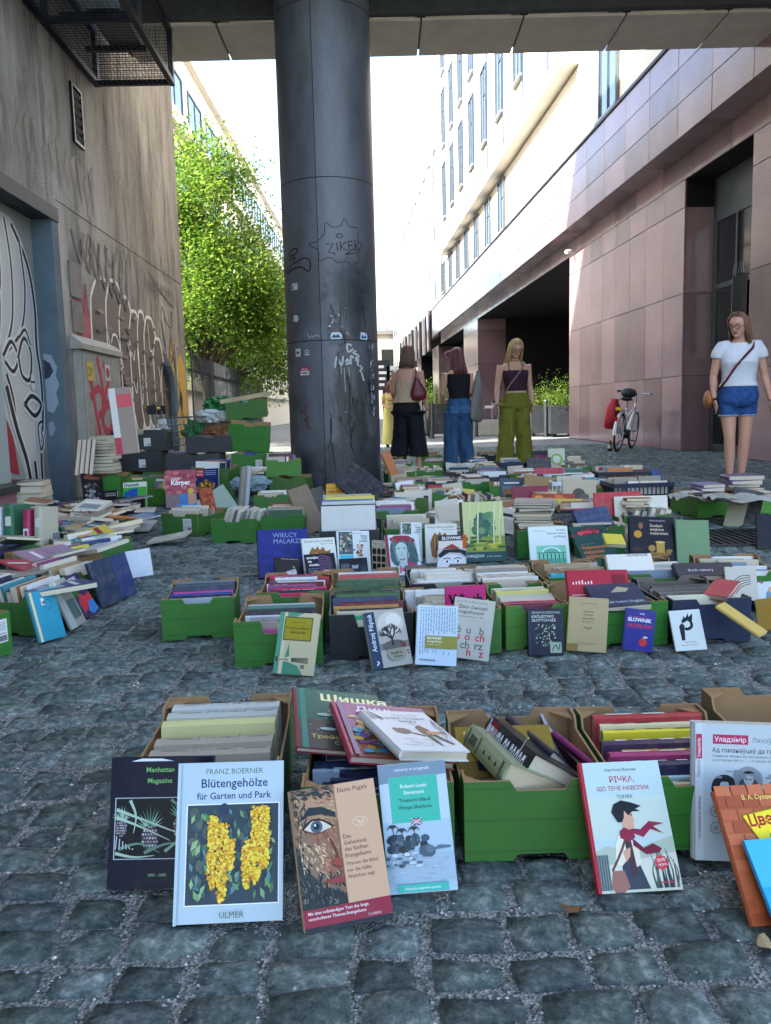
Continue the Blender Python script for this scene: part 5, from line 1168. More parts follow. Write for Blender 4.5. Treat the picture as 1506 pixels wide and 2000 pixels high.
# tilted books in the third box
def band(a): a.rect(.1, .06, .9, .10, '#4f5a40'); a.rect(.1, .62, .9, .65, '#4f5a40'); a.rect(.1, .9, .9, .93, '#4f5a40'); [a.rect(.3+.09*i, .70, .36+.09*i, .86, '#3a4232') for i in range(5)]; [a.ell(.5, .2+.14*i, .12, .02, '#3a4232', 8) for i in range(3)]
book(axes(G(998, 1490, .188), (-.28, .95, .03), (.86, .05, -.46)), .135, .19, .045, '#8d9472', 'thick sage green book with embossed spine tilted in the third front box', spine=band, paper='#e8d8b0')
def band2(a): a.rect(.08, .72, .92, .90, '#7a2028'); a.txt('Борба за балкан', .62, .06, .5, '#d9dce2', rot=PI/2, sx=.16, bold=.0); a.rect(.06, .92, .94, .94, '#c9ccd4')
book(axes(G(1046, 1472, .195), (-.30, .95, .03), (.80, .02, -.52)), .145, .19, .038, '#15171d', 'black hardcover with white page edge tilted in the third front box', spine=band2, paper='#ffffff')
book(axes(G(1082, 1466, .165), (-.30, .95, .02), (.70, -.12, -.65)), .14, .20, .016, '#2c2438', 'dark purple book tilted behind the black hardcover in the third front box')
book(axes(G(902, 1478, .135), (.62, .62, .10), (.55, -.6, -.35)), .12, .15, .022, '#16406a', 'blue book propped on its corner in the third front box', paper='#f0dcc0')
def d_niki(a):
    a.rect(0, 0, 1, 1, '#8a7430'); a.rect(0, .0, 1, .3, '#6a5424'); a.txt('ГЕОЛІКИ', .08, .80, .10, '#d8c86a', bold=.02, maxw=.8); a.txt('НЕТ І НІКІ', .1, .62, .12, '#dccb74', bold=.02, maxw=.8)
    for i in range(4): x_ = .25+.16*i; a.ell(x_, .36, .06, .05, '#1a2438'); a.poly([(x_-.06, .12), (x_+.06, .12), (x_+.05, .34), (x_-.05, .34)], '#1a2438'); a.ell(x_+.01, .42, .09, .02, '#1a2438')
book(axes(G(898, 1520, .125), (.02, .8, .22), (.95, -.02, .02)), .20, .16, .014, '#7a6428', 'olive yellow book with dark silhouettes lying in the third front box', art=d_niki)
MB()
book(axes(G(1092, 1470, .10), (-.1, .75, .3), (.5, .2, -.8)), .09, .13, .006, '#aab4c0', 'thin pale blue notebook upright at the side of the third front box', hard=False)
# fourth box
fill('A4', 'the front box behind the boy cover book', spec=[('#5f8a86', 'mint patterned', .012, .10, .24, False), ('#b4b090', 'cream', .018, .12, .235, True), ('#9fc0c8', 'pale blue', .012, .128, .24, True), ('#1c2348', 'navy', .026, .145, .235, True), ('#a02a62', 'magenta', .030, .155, .24, True), ('#b98a2c', 'gold', .02, .150, .22, True), ('#3a2346', 'purple', .028, .155, .245, True), ('#b9b0a0', 'pale', .016, .14, .2, False)], lean=10, y0=.025)
fill('A4', 'the front box behind the boy cover book', spec=[('#d8c62a', 'bright yellow', .018, .158, .235, True), ('#cfc49a', 'ivory', .018, .164, .24, True), ('#a0242c', 'red', .030, .172, .24, True)], lean=10, y0=.225, start=8)
book(axes(G(1176, 1500, .12), (-.42, .8, .18), (.5, -.3, -.6)), .10, .15, .012, '#7a2458', 'purple paperback tilted across the corner of the fourth front box', hard=False)
book(axes(G(1150, 1500, .10), (-.36, .8, .25), (.6, -.2, -.6)), .10, .15, .010, '#b0a890', 'pale thin book tilted against the side of the fourth front box', hard=False)
fill('A5', 'the brown box at the picture edge', n=9, hmin=.11, hmax=.13)

# ================================================================== second row
def cpx(key, bl, br, colr, lab, d=.40, w=None, h=.158, dy=0, **k):
    a, b = G(*bl), G(*br); mid = (a+b)/2; yaw = math.atan2(b.y-a.y, b.x-a.x); return carton(key, (mid.x, mid.y+dy), yaw, colr, w=w or round((b-a).length, 3), d=d, h=h, lab=lab, **k)
cpx('B1', (320, 1252), (459, 1244), 'green', 'lone green box at the left end of the second row', d=.38, w=.272)
cpx('B2', (459, 1305), (632, 1298), 'green', 'bright green box behind the cream and green profile book', w=.295, var=1, label_at=(.0, .06))
carton('B2r', (-.365, 3.11), R(2), 'green', lab='green box of red and pink spines behind the second row box with profile book')
cpx('B3', (646, 1290), (808, 1283), 'black', 'black box behind the bare tree paperback', w=.287, var=1)
carton('B3r', (-.075, 3.16), R(3), 'green', lab='green box of dark blue and red books behind the black box')
cpx('B4', (815, 1285), (980, 1275), 'green', 'green box behind the white dictionary in the second row', w=.297)
carton('B4r', (.245, 3.20), R(3), 'black', lab='dark box of pale spines behind the white dictionary')
cpx('B5', (988, 1270), (1112, 1264), 'lime', 'lime green box of cream booklets behind the black bees book', w=.225)
carton('B5r', (.50, 3.16), R(4), 'green', lab='green box of pale magazines behind the lime box')
cpx('B6', (1120, 1268), (1307, 1258), 'green', 'green box behind the tan and blue paperbacks', w=.335)
carton('B6r', (.80, 3.25), R(2), 'green', lab='green box with turquoise spine behind the red book')
cpx('B7', (1313, 1258), (1466, 1251), 'navy', 'navy blue box behind the white flame letter book', w=.285)
carton('B7r', (1.13, 3.28), R(1), 'green', lab='green box with grey blue spine behind the navy box')
carton('B8', (1.50, 3.28), R(-4), 'green', lab='green box of pale magazines at the picture edge of the second row')
B_ = lambda i: PAL[i]
fill('B1', 'the lone green box at the left end', spec=[('#9aa8b0', 'silver', .018, .135, .235, True), ('#15171c', 'black', .02, .14, .24, True), ('#2a3f8a', 'royal blue', .022, .145, .24, True), ('#c0468a', 'pink', .018, .15, .235, True), ('#22264a', 'dark navy', .05, .165, .245, False), ('#3a4a58', 'slate', .03, .17, .24, True), ('#6a7480', 'grey', .028, .175, .23, True)], lean=12, y0=.10)
fill('B2', 'the box behind the profile book', spec=[('#b94a8a', 'pink edged', .014, .11, .2, True), ('#9a8e7c', 'greige', .03, .135, .235, True), ('#8d8f90', 'grey', .022, .142, .23, True), ('#c9ced0', 'white', .014, .15, .25, True), ('#20242c', 'black glossy', .05, .165, .25, False), ('#4a7a6a', 'green', .016, .17, .245, True), ('#b0b4b4', 'pale grey', .02, .17, .24, True)], lean=11, y0=.06)
fill('B2r', 'the box behind the profile book box', pal=[PAL[i] for i in (4, 6, 11, 13, 3, 5)]+[('#c22a50', 'bright pink')], up=.8, hmin=.15, hmax=.18)
fill('B3', 'the black box behind the bare tree paperback', spec=[('#d8d2b8', 'ivory', .02, .12, .235, False), ('#2a9a6a', 'emerald', .02, .135, .08, True), ('#c2b9a0', 'cream', .03, .145, .235, True), ('#2a2e34', 'charcoal', .02, .15, .22, True), ('#b9853c', 'ochre', .026, .155, .235, True), ('#6a2030', 'maroon', .02, .16, .235, True), ('#26325a', 'dark blue', .05, .172, .24, False), ('#3a5a34', 'green', .035, .18, .24, True), ('#2c3c2a', 'dark green', .03, .18, .235, True)], lean=11, y0=.045)
fill('B3r', 'the green box behind the black box', spec=[('#3a5a3a', 'green', .03, .16, .24, True), ('#4a6a4a', 'moss', .02, .165, .24, True), ('#b04a4a', 'brick red', .03, .175, .24, True), ('#c05a5a', 'coral red', .025, .18, .245, True), ('#c9c9c4', 'white', .02, .185, .23, True), ('#a8aca8', 'grey', .018, .18, .22, True)], lean=10, y0=.12)
fill('B4', 'the green box behind the white dictionary', pal=LIGHT+[('#c03a80', 'pink')], up=.7, hmin=.15, hmax=.18)
fill('B4r', 'the dark box behind the white dictionary', pal=LIGHT, up=.3, hmin=.15, hmax=.175)
fill('B5', 'the lime box behind the bees book', spec=[('#6a1f3a', 'wine red', .035, .15, .2, True), ('#a8324a', 'crimson', .03, .155, .2, True), ('#c9b9a0', 'cream', .02, .16, .2, False), ('#c2baa8', 'pale', .016, .162, .2, False), ('#b9b2a0', 'ivory', .02, .165, .2, False), ('#d0c8a0', 'straw', .02, .165, .2, False), ('#c9bf6a', 'yellow', .025, .17, .2, True), ('#c0b8a0', 'buff', .03, .17, .2, False), ('#cfc8b0', 'eggshell', .03, .175, .2, False)], lean=12, y0=.04)
fill('B5r', 'the green box behind the lime box', pal=LIGHT, up=.25, hmin=.15, hmax=.19)
fill('B6', 'the green box behind the tan and blue paperbacks', spec=[('#b03a3a', 'red spotted', .02, .10, .22, True), ('#8a8478', 'greige', .03, .12, .27, True), ('#9a8c70', 'tan', .03, .13, .26, False), ('#3a3d44', 'dark grey', .03, .14, .25, True), ('#7a7f86', 'grey', .03, .145, .25, True)], lean=8, y0=.05)
fill('B6r', 'the green box behind the red book', spec=[('#2aa0b0', 'turquoise', .03, .165, .25, True), ('#8a6a4a', 'brown', .03, .17, .2, True), ('#9a7a58', 'light brown', .03, .175, .2, True), ('#b9a488', 'beige', .02, .18, .2, False), ('#a58a68', 'tan', .03, .18, .2, True), ('#c9bda8', 'cream', .03, .185, .2, False)], lean=9, y0=.08)
fill('B7', 'the navy box behind the flame letter book', spec=[('#cfc9ae', 'ivory', .02, .16, .25, True), ('#7a2030', 'dark red', .02, .13, .23, True), ('#6a6660', 'taupe', .022, .14, .24, True), ('#5a5852', 'grey brown', .022, .145, .24, True), ('#6c6a64', 'grey', .022, .15, .24, True), ('#57534e', 'dark taupe', .022, .152, .24, True), ('#66625c', 'smoke grey', .022, .156, .24, True), ('#4e4b48', 'charcoal', .022, .16, .24, True)], lean=14, y0=.07)
fill('B7r', 'the green box behind the navy box', spec=[('#6d8294', 'grey blue', .05, .165, .26, False), ('#c2bfb4', 'pale', .016, .17, .25, True), ('#b4b1a6', 'stone', .016, .172, .25, True), ('#a5a49c', 'light grey', .016, .174, .25, True), ('#cfccc0', 'off white', .03, .18, .25, True)], lean=8, y0=.05)
fill('B8', 'the edge box of the second row', pal=LIGHT+[PAL[12]], up=.4)
# leaning covers of the second row
def d_profile(a):
    a.rect(0, 0, 1, 1, '#cbbf98'); a.rect(0, 0, .12, 1, '#5f9a7c'); a.rect(.12, 0, .2, 1, '#d6cba8'); a.poly([(.2, .85), (.62, 1), (.2, 1)], '#5f9a7c'); a.poly([(.22, 0), (.75, .0), (.6, .14), (.3, .2), (.22, .3)], '#4f8f70'); a.poly([(.24, .22), (.32, .5), (.36, .3)], '#4f8f70')
    a.rect(.14, .54, .86, .93, '#6a5f34'); a.rect(.17, .56, .83, .91, '#a3952a'); a.txt('GERDA WALDEN', .5, .83, .022, '#4a4520', 'c', maxw=.4, bold=0); a.txt('Konstanty Ildefons', .5, .73, .04, '#2c2a18', 'c', maxw=.58, bold=.01); a.txt('Gałczyński', .5, .66, .045, '#2c2a18', 'c', maxw=.42, bold=.012); a.rect(.25, .79, .75, .793, '#5a5222')
    for k in range(5): a.stroke([(.02, .20+.016*k), (.35, .21+.012*k), (.85, .19+.02*k)], .0022, '#3a3a2c')
    a.rect(.10, .20, .42, .27, '#d6cba8'); a.txt('profile', .12, .215, .045, '#2c2a22', bold=.014); a.rect(.68, .10, .71, .16, '#1c1c18'); a.rect(.73, .10, .76, .16, '#1c1c18')
lean('profile', '#cbbf98', .016, 'cream and green paperback with gold title panel leaning on the second row', d_profile, hard=False)
def d_tree(a):
    a.rect(0, 0, 1, 1, '#a8a399'); a.rect(0, 0, .25, 1, '#1f3550'); a.txt('Andrzej Pilipiuk', .17, .30, .085, '#cfd6dc', rot=PI/2, maxw=.95, bold=.01); a.stroke([(.1, .06), (.16, .10), (.12, .13)], .004, '#cfd6dc')
    a.ell(.62, .75, .34, .22, '#c4bfb2'); a.ell(.7, .80, .2, .12, '#d6d1c4'); a.rect(.26, .30, 1, .42, '#77726a'); a.ell(.62, .36, .3, .10, '#5a564f')
    def tw(x, y, an, L, w_, n):
        ex, ey = x+L*math.cos(an), y+L*.75*math.sin(an); a.stroke([(x, y), (ex, ey)], w_, '#2a2724', False)
        if n:
            for s_ in (-1, 1, .3): tw(ex, ey, an+s_*a.rnd.uniform(.3, .75), L*a.rnd.uniform(.6, .85), w_*.65, n-1)
    tw(.60, .36, PI/2+.05, .16, .008, 4)
    a.poly([(.42, .30), (.85, .31), (.88, .18), (.8, .10), (.5, .10), (.40, .18)], '#8d8a76'); a.txt('Rzeźnik', .64, .21, .045, '#1f1d1a', 'c', bold=.016); a.txt('drzew', .66, .145, .045, '#1f1d1a', 'c', bold=.016)
    for x_, y_, r_ in ((.86, .34, .05), (.80, .40, .025), (.93, .24, .025), (.94, .19, .02), (.9, .4, .02)): a.ell(x_, y_, r_, r_*.72, '#7a1a28', 10)
lean('tree', '#8f8a80', .032, 'thick paperback with bare black tree cover leaning on the black box', d_tree, hard=False, paper='#f0e0c0')
def d_slow(a):
    a.rect(0, 0, 1, 1, '#c3d6e2')
    for c_ in range(14):
        y_ = .02+a.rnd.random()*.04
        while y_ < .96:
            l_ = a.rnd.uniform(.03, .09)
            if not (.27 < y_+l_ and y_ < .50 and c_ > 2) and y_ > .17: a.rect(.08+c_*.065, y_, .08+c_*.065+.022, min(.97, y_+l_), '#7f97a8')
            y_ += l_+.015
    a.rect(.22, .28, 1, .49, '#8f8a2c'); a.txt('SŁOWNIK', .26, .43, .04, '#eef0e8', maxw=.45, bold=.02); a.txt('ortograficzny', .26, .38, .035, '#e8eadc', maxw=.5, bold=.01); a.txt('z zasadami pisowni', .26, .335, .022, '#dcdfc6', maxw=.5, bold=0); a.txt('ParkEdukacja', .10, .07, .036, '#28404e', maxw=.5, bold=.01)
lean('slownik', '#c3d6e2', .018, 'white blue dictionary with olive title band leaning in the second row', d_slow, hard=False)
def d_zbior(a):
    a.rect(0, 0, 1, 1, '#bdbab0'); a.txt('Janina Wójcik, Maria Skarżowa', .05, .93, .03, '#3a3a3a', maxw=.9, bold=0); a.txt('Zbiór ćwiczeń', .10, .83, .06, '#2c2c2c', maxw=.8, bold=.01); a.txt('ortograficznych', .05, .75, .055, '#2c2c2c', maxw=.92, bold=.01); a.txt('dla uczniów klas V – VIII', .06, .685, .034, '#3a3a3a', maxw=.7, bold=0); a.rect(.03, .64, .97, .643, '#8a877e')
    for t, x_, y_, c_ in (('ó', .10, .42, '#6a6a6a'), ('u', .36, .42, '#6a6a6a'), ('h', .68, .42, '#6a6a6a'), ('u', .10, .31, '#c03a44'), ('o', .34, .31, '#c03a44'), ('ch', .60, .31, '#c03a44'), ('ż', .04, .17, '#6a6a6a'), ('ch', .25, .17, '#6a6a6a'), ('rz', .60, .17, '#6a6a6a'), ('ż', .08, .05, '#c03a44'), ('h', .42, .05, '#c03a44'), ('z', .74, .05, '#c03a44')): a.txt(t, x_, y_, .13, c_, bold=.015)
lean('zbior', '#bdbab0', .008, 'grey booklet with big red and grey letters leaning beside the white dictionary', d_zbior, hard=False)
M4, w4, d4, h4 = BOXES['B4']
book(M4 @ axes((-.03, -.13, .05), (0, .12, .99), (.98, 0, 0)), .145, .175, .012, '#b02268', 'magenta book with bold black title standing in the second row', art=lambda a: (a.rect(0, 0, 1, 1, '#b8246c'), a.txt('Wiech', .08, .62, .22, '#14141a', maxw=.84, bold=.04)))
def d_krol(a):
    a.rect(0, 0, 1, 1, '#1b1d34'); a.txt('ZENON KOSIDOWSKI', .1, .90, .05, '#a9b4a8', maxw=.82, bold=.01); a.txt('KRÓLESTWO', .1, .81, .06, '#c3ccc0', maxw=.74, bold=.016); a.txt('ZŁOTYCH ŁEZ', .1, .73, .06, '#c3ccc0', maxw=.84, bold=.016); a.rect(0, 0, .07, 1, '#2a2c40')
    for k in range(120): x_ = .5+a.rnd.gauss(0, .14); y_ = a.rnd.uniform(.2, .66); a.ell(x_, y_, a.rnd.uniform(.01, .035), a.rnd.uniform(.008, .025), a.rnd.choice(['#7f9a7a', '#a9b89a', '#1b1d34', '#54705a', '#c9cfb4', '#10121e']), 6)
    a.rect(.60, .05, .92, .28, '#9aa890'); a.stroke([(.66, .1), (.75, .22), (.84, .12), (.88, .24)], .003, '#1b1d34')
lean('krol', '#1b1d34', .020, 'worn navy paperback with pale carved figure cover leaning on the lime box', d_krol, hard=False)
def d_beige(a):
    a.rect(0, 0, 1, 1, '#b3a077'); a.txt('STANISŁAW PIGOŃ', .5, .88, .024, '#5a4d38', 'c', maxw=.5, bold=0)
    for t, y_ in (('Spuścizna', .73), ('literacka', .67), ('Aleksandra', .60), ('F r e d r y', .54)): a.txt(t, .5, y_, .036, '#3f3626', 'c', maxw=.5, bold=.006)
    a.stroke([(.40, .43), (.45, .45), (.5, .42), (.55, .45), (.6, .43)], .003, '#5a4d38'); a.rect(.2, .16, .78, .164, '#5a4d38'); a.rect(.3, .13, .7, .142, '#8a7858'); a.rect(0.0, .0, .28, .14, '#8f7442')
lean('beige', '#b3a077', .014, 'plain tan paperback with small serif title leaning in the second row', d_beige, hard=False)
def d_przy(a):
    a.rect(0, 0, 1, 1, '#2c2f86'); a.rect(0, 0, .06, 1, '#22256a'); a.txt('mały', .55, .88, .045, '#e0e0ee', 'c', bold=.012); a.txt('SŁOWNIK', .10, .70, .09, '#e9e9f2', maxw=.84, bold=.03); a.txt('PRZYSŁÓW', .10, .55, .09, '#c02a4a', maxw=.82, bold=.03); a.ell(.66, .22, .13, .10, '#c8323c'); a.stroke([(.66, .30), (.68, .37)], .002, '#cfd6cf'); a.ell(.74, .34, .06, .02, '#e4e8e4'); a.rect(.15, .80, .8, .82, '#a03a6a')
lean('przy', '#2c2f86', .009, 'small blue paperback with red apple leaning in the second row', d_przy, hard=False)
def d_pbook(a):
    a.rect(0, 0, 1, 1, '#c9d0cc'); a.poly([(.25, .25), (.36, .25), (.42, .62), (.34, .68), (.24, .6)], '#12151c'); a.stroke([(.36, .70), (.5, .78), (.64, .70), (.64, .58), (.5, .52), (.42, .55)], .010, '#12151c')
    a.poly([(.36, .66), (.44, .86), (.48, .78), (.6, .92), (.60, .82), (.74, .9), (.70, .72), (.56, .74), (.46, .70)], '#12151c'); a.txt('Leszek Długosz', .32, .19, .035, '#2c3034', maxw=.6, bold=0); a.txt('Śpiewnik ilustrowany', .2, .12, .035, '#2c3034', maxw=.74, bold=0)
lean('pbook', '#c9d0cc', .010, 'white paperback with black flaming letter leaning on the navy box', d_pbook, hard=False)
def d_zab(a):
    a.rect(0, 0, 1, 1, '#c9ccc8'); a.txt('50', .05, .72, .2, '#b23a8a', bold=.02); a.txt('zabaw', .55, .86, .06, '#2c2c30', bold=.01); a.txt('języku polskim', .40, .76, .055, '#2c2c30', maxw=.55, bold=.01); a.ell(.55, .35, .2, .22, '#5a8aa0'); a.ell(.55, .55, .1, .08, '#c9a080'); a.poly([(.4, .1), (.7, .1), (.62, .4), (.46, .4)], '#b0683a')
lean('zabaw', '#c9ccc8', .008, 'white activity book with pink number leaning at the picture edge', d_zab, hard=False)
# loose books lying on the second row
def d_red(a): a.rect(0, 0, 1, 1, '#a82436'); [a.rect(.08+.05*i, .55, .10+.05*i, .62+.02*(i % 4), '#e6d8d6') for i in range(7)]; a.rect(.05, .2, .4, .23, '#d9a8a8'); a.rect(.72, .35, .95, .85, '#7a1a26')
def pbk(px, py, z, zd, xd, w_, h_, th, c_, lab, art=None, hard=True, **k): return book(axes(G(px, py, z), zd, xd), w_, h_, th, c_, lab, hard, art=art, **k)
pbk(1113, 1176, .14, (0.0, .3, .55), (.95, .10, .12), .225, .12, .03, '#a82436', 'red glossy book lying across the tan paperback box', d_red)
def d_eng(a): a.rect(0, 0, 1, 1, '#3d4152'); a.txt('I can Learn English', .16, .14, .11, '#c3c6d0', maxw=.75, bold=0); a.poly([(.4, .6), (.6, .85), (.8, .75), (.7, .6)], '#a9a58a')
pbk(1170, 1186, .15, (-.08, .85, .25), (.97, .05, 0), .19, .16, .022, '#3d4152', 'slate grey English book lying above the blue apple paperback', d_eng, hard=False)
def d_bron(a): a.rect(0, 0, 1, 1, '#d5d2c8'); a.txt('BRONIEWSKI', .92, .98, .13, '#26262a', rot=PI, maxw=.6, bold=.01)
pbk(1190, 1118, .15, (0, .5, .6), (.97, .12, .16), .19, .085, .03, '#d5d2c8', 'white book with upside down name lying behind the red book', d_bron)
def d_duk(a): a.rect(0, 0, 1, 1, '#1c2338'); a.txt('duch natury', .2, .35, .2, '#b9bccc', maxw=.5, bold=0)
pbk(1325, 1125, .15, (0, .7, .4), (.99, .02, 0), .24, .08, .03, '#1c2338', 'dark navy book lying on the box behind the navy carton', d_duk)
pbk(1372, 1160, .15, (.45, .5, .2), (.6, -.6, .0), .09, .13, .02, '#b0484a', 'open book with orange cover tilted beside the navy carton', paper='#d8dcec')
pbk(1420, 1172, .06, (.05, .35, .9), (.9, -.1, .05), .12, .135, .012, '#c2bcae', 'pale book with branch drawing upright behind the navy carton', lambda a: (a.rect(0, 0, 1, 1, '#c2bcae'), [a.stroke([(.3, .2+.1*i), (.5, .4+.08*i), (.8, .5+.06*i)], .003, '#3a3834') for i in range(5)]))
pbk(1396, 1188, .14, (.55, -.62, -.42), (.4, .55, .1), .06, .17, .012, '#c9ab5a', 'yellow tan paperback sliding off the navy carton', hard=False)
pbk(1480, 1232, .0, (.1, .45, .8), (.5, -.5, .1), .10, .12, .015, '#b08a3c', 'ochre book leaning at the picture edge beside the navy carton')
# ================================================================== third row: art books behind
carton('C1', (-.20, 4.42), R(3), 'black', w=.33, d=.40, h=.2, lab='dark box of tall white art albums behind the leaning covers')
carton('C2', (.14, 4.72), R(2), 'green', lab='green box of pale magazines behind the woman portrait cover')
carton('C3', (.88, 4.52), R(-6), 'green', lab='green box with stacked magazines behind the white theatre book')
carton('C4', (1.22, 4.62), R(3), 'green', lab='green box behind the dark still life album')
carton('C5', (1.62, 4.56), R(-3), 'black', lab='dark box behind the plain sage green book')
fill('C1', 'the dark art album box', spec=[('#c9c9c4', 'white', .03, .34, .30, True), ('#1e2024', 'black', .02, .35, .30, True), ('#b9bcb8', 'pale grey', .03, .36, .30, True), ('#4a6a9a', 'blue patterned', .04, .37, .29, False), ('#c9bc4a', 'yellow', .03, .385, .28, True), ('#a8a894', 'stone', .04, .39, .28, True)], lean=9, y0=.06)
fill('C2', raw=True, bdesc='the box behind the woman portrait cover', pal=LIGHT+[PAL[5]], up=.3, hmin=.17, hmax=.21)
zt = flat_stack((.86, 4.72), 9, 'the magazine stack behind the theatre book', yaw=-8, z0=.16, pal=LIGHT+[PAL[16], PAL[7]], wm=(.19, .22), hm=(.24, .28), tm=(.008, .02), jit=12)
fill('C3', raw=True, bdesc='the box behind the white theatre book', n=8, pal=LIGHT+[PAL[16]], y1=.16)
fill('C4', raw=True, bdesc='the box behind the still life album', n=12)
fill('C5', raw=True, bdesc='the dark box behind the sage book', n=12)
def d_wielcy(a): a.rect(0, 0, 1, 1, '#1d2673'); a.txt('WIELCY', .30, .83, .10, '#8c97b8', maxw=.58, bold=-.004); a.txt('MALARZE', .30, .70, .10, '#8c97b8', maxw=.64, bold=-.004); [a.ell(a.rnd.uniform(.05, .95), a.rnd.uniform(.05, .6), .1, .06, a.rnd.choice(['#20297a', '#1b2369', '#222c80']), 10) for k in range(18)]
lean('wielcy', '#1a2266', .05, 'large royal blue album with silver title leaning at the left of the third row', d_wielcy)
def d_dk(a):
    a.rect(0, 0, 1, 1, '#cfd0c6'); a.txt('Dzieje kultury polskiej', .07, .90, .055, '#2e332c', maxw=.86, bold=.002); a.txt('Bogdan Suchodolski', .55, .84, .028, '#4a4f48', maxw=.4, bold=0)
    a.poly([(.18, .18), (.14, .5), (.22, .68), (.3, .78), (.38, .72), (.46, .80), (.52, .70), (.62, .78), (.7, .66), (.84, .70), (.80, .5), (.84, .3), (.74, .16), (.5, .2), (.3, .12)], '#8d5e26')
    for k in range(26): x_ = .2+.55*a.rnd.random(); a.stroke([(x_, .2+.1*a.rnd.random()), (x_+a.rnd.uniform(-.05, .06), .65)], .003, a.rnd.choice(['#a87a38', '#6e4518', '#b98c48', '#4f3210']))
lean('dk1', '#cfd0c6', .02, 'white book with brown bark shape beside the royal blue album', d_dk)
lean('dk2', '#c9c6b4', .02, 'cream book with brown bark shape behind the eye portrait cover', d_dk)
def d_urod(a):
    a.rect(0, 0, 1, 1, '#15151b')
    for t, x_, y_ in (('urodzona', .06, .84), ('na', .09, .72), ('mozie', .12, .60)): a.txt(t, x_, y_, .09, '#dcdcdc', maxw=.6, bold=.03)
    a.ell(.68, .25, .27, .28, '#c08d76'); a.poly([(.42, .30), (.5, .02), (.9, .02), (.95, .3)], '#b98672')
    for k in range(12): a.stroke([(.44, .40+.045*k), (.62, .48+.04*k), (.86, .44+.035*k)], .007, '#6a4a62' if k % 2 else '#221c28')
    a.stroke([(.60, .26), (.68, .29), (.76, .27)], .004, '#2a1a1c'); a.ell(.68, .25, .05, .025, '#e0d8d4'); a.ell(.69, .25, .02, .02, '#2a1a1c'); a.lines(.08, .42, .5, 4, .06, '#9a9a9e', .014)
lean('urod', '#15151b', .012, 'black book with braided hair face leaning before the bark book', d_urod, hard=False)
def d_blackw(a):
    a.rect(0, 0, 1, 1, '#101014'); a.lines(.25, .9, .92, 1, .05, '#9a9a9e', .022); a.ell(.55, .42, .24, .30, '#b9b6b2'); a.poly([(.3, .1), (.8, .1), (.66, .3), (.44, .3)], '#cfccc8')
    for k in range(12): a.stroke([(.3+.03*k, .80), (.28+.035*k, .6), (.22+.05*k, .35+.02*k)], .006, '#131317')
    a.stroke([(.45, .46), (.52, .47)], .004, '#101014'); a.stroke([(.6, .46), (.67, .46)], .004, '#101014'); a.stroke([(.5, .30), (.6, .30)], .003, '#2a2224')
lean('blackw', '#101014', .014, 'small black book with pale portrait leaning on the royal blue album', d_blackw, hard=False)
def d_ds(a):
    a.rect(0, 0, 1, 1, '#ccd0ce'); a.rect(.05, .45, .48, .98, '#3a5a5c'); a.rect(.05, .33, .48, .44, '#4aaec4')
    for k in range(40): a.ell(a.rnd.uniform(.09, .44), a.rnd.uniform(.5, .94), .035, .03, a.rnd.choice(['#5a2f34', '#7f9a8a', '#b9a888', '#2f4a4c', '#8a5a4a', '#cbb89a']), 7)
    a.txt('Janusz Kębłowski', .52, .93, .022, '#3a3f42', maxw=.4, bold=0)
    for t, y_ in (('Dzieje', .86), ('sztuki', .80), ('polskiej', .74)): a.txt(t, .93, y_, .045, '#23282c', 'r', bold=.012)
    for k in range(30): a.ell(.68+a.rnd.gauss(0, .06), a.rnd.uniform(.4, .66), .03, .025, a.rnd.choice(['#8a6a4a', '#b08a70', '#c9a080', '#6a3a30']), 7)
lean('ds1', '#ccd0ce', .018, 'white art history book with painting panel beside the bark book', d_ds)
lean('ds2', '#ccd0ce', .018, 'second white art history book half hidden behind the woman portrait cover', d_ds)
def d_film(a): a.rect(0, 0, 1, 1, '#15171d'); a.rect(.05, .35, .35, .75, '#4d545e'); a.ell(.55, .62, .12, .2, '#8d939c'); a.poly([(.4, .1), (.72, .1), (.66, .5), (.46, .5)], '#23262d'); a.ell(.55, .78, .15, .13, '#0c0d10'); a.rect(.75, .2, .95, .6, '#2f343c')
lean('film', '#15171d', .012, 'dark film still cover leaning before the white art history book', d_film, hard=False)
def d_arc(a):
    a.rect(0, 0, 1, 1, '#b9b09c'); a.rect(0, .82, 1, .95, '#d8d2c2'); a.txt('FIRENZE', .05, .84, .09, '#2c2620', maxw=.9, bold=.01)
    for r_ in range(3):
        for c_ in range(3): x_, y_ = .06+.31*c_, .08+.24*r_; a.rect(x_, y_, x_+.25, y_+.14, '#2c241e'); a.ell(x_+.125, y_+.14, .125, .05, '#2c241e', 10, a0=0, a1=PI)
lean('arc', '#b9b09c', .012, 'tan book with arcaded palace photo between white book and woman portrait', d_arc)
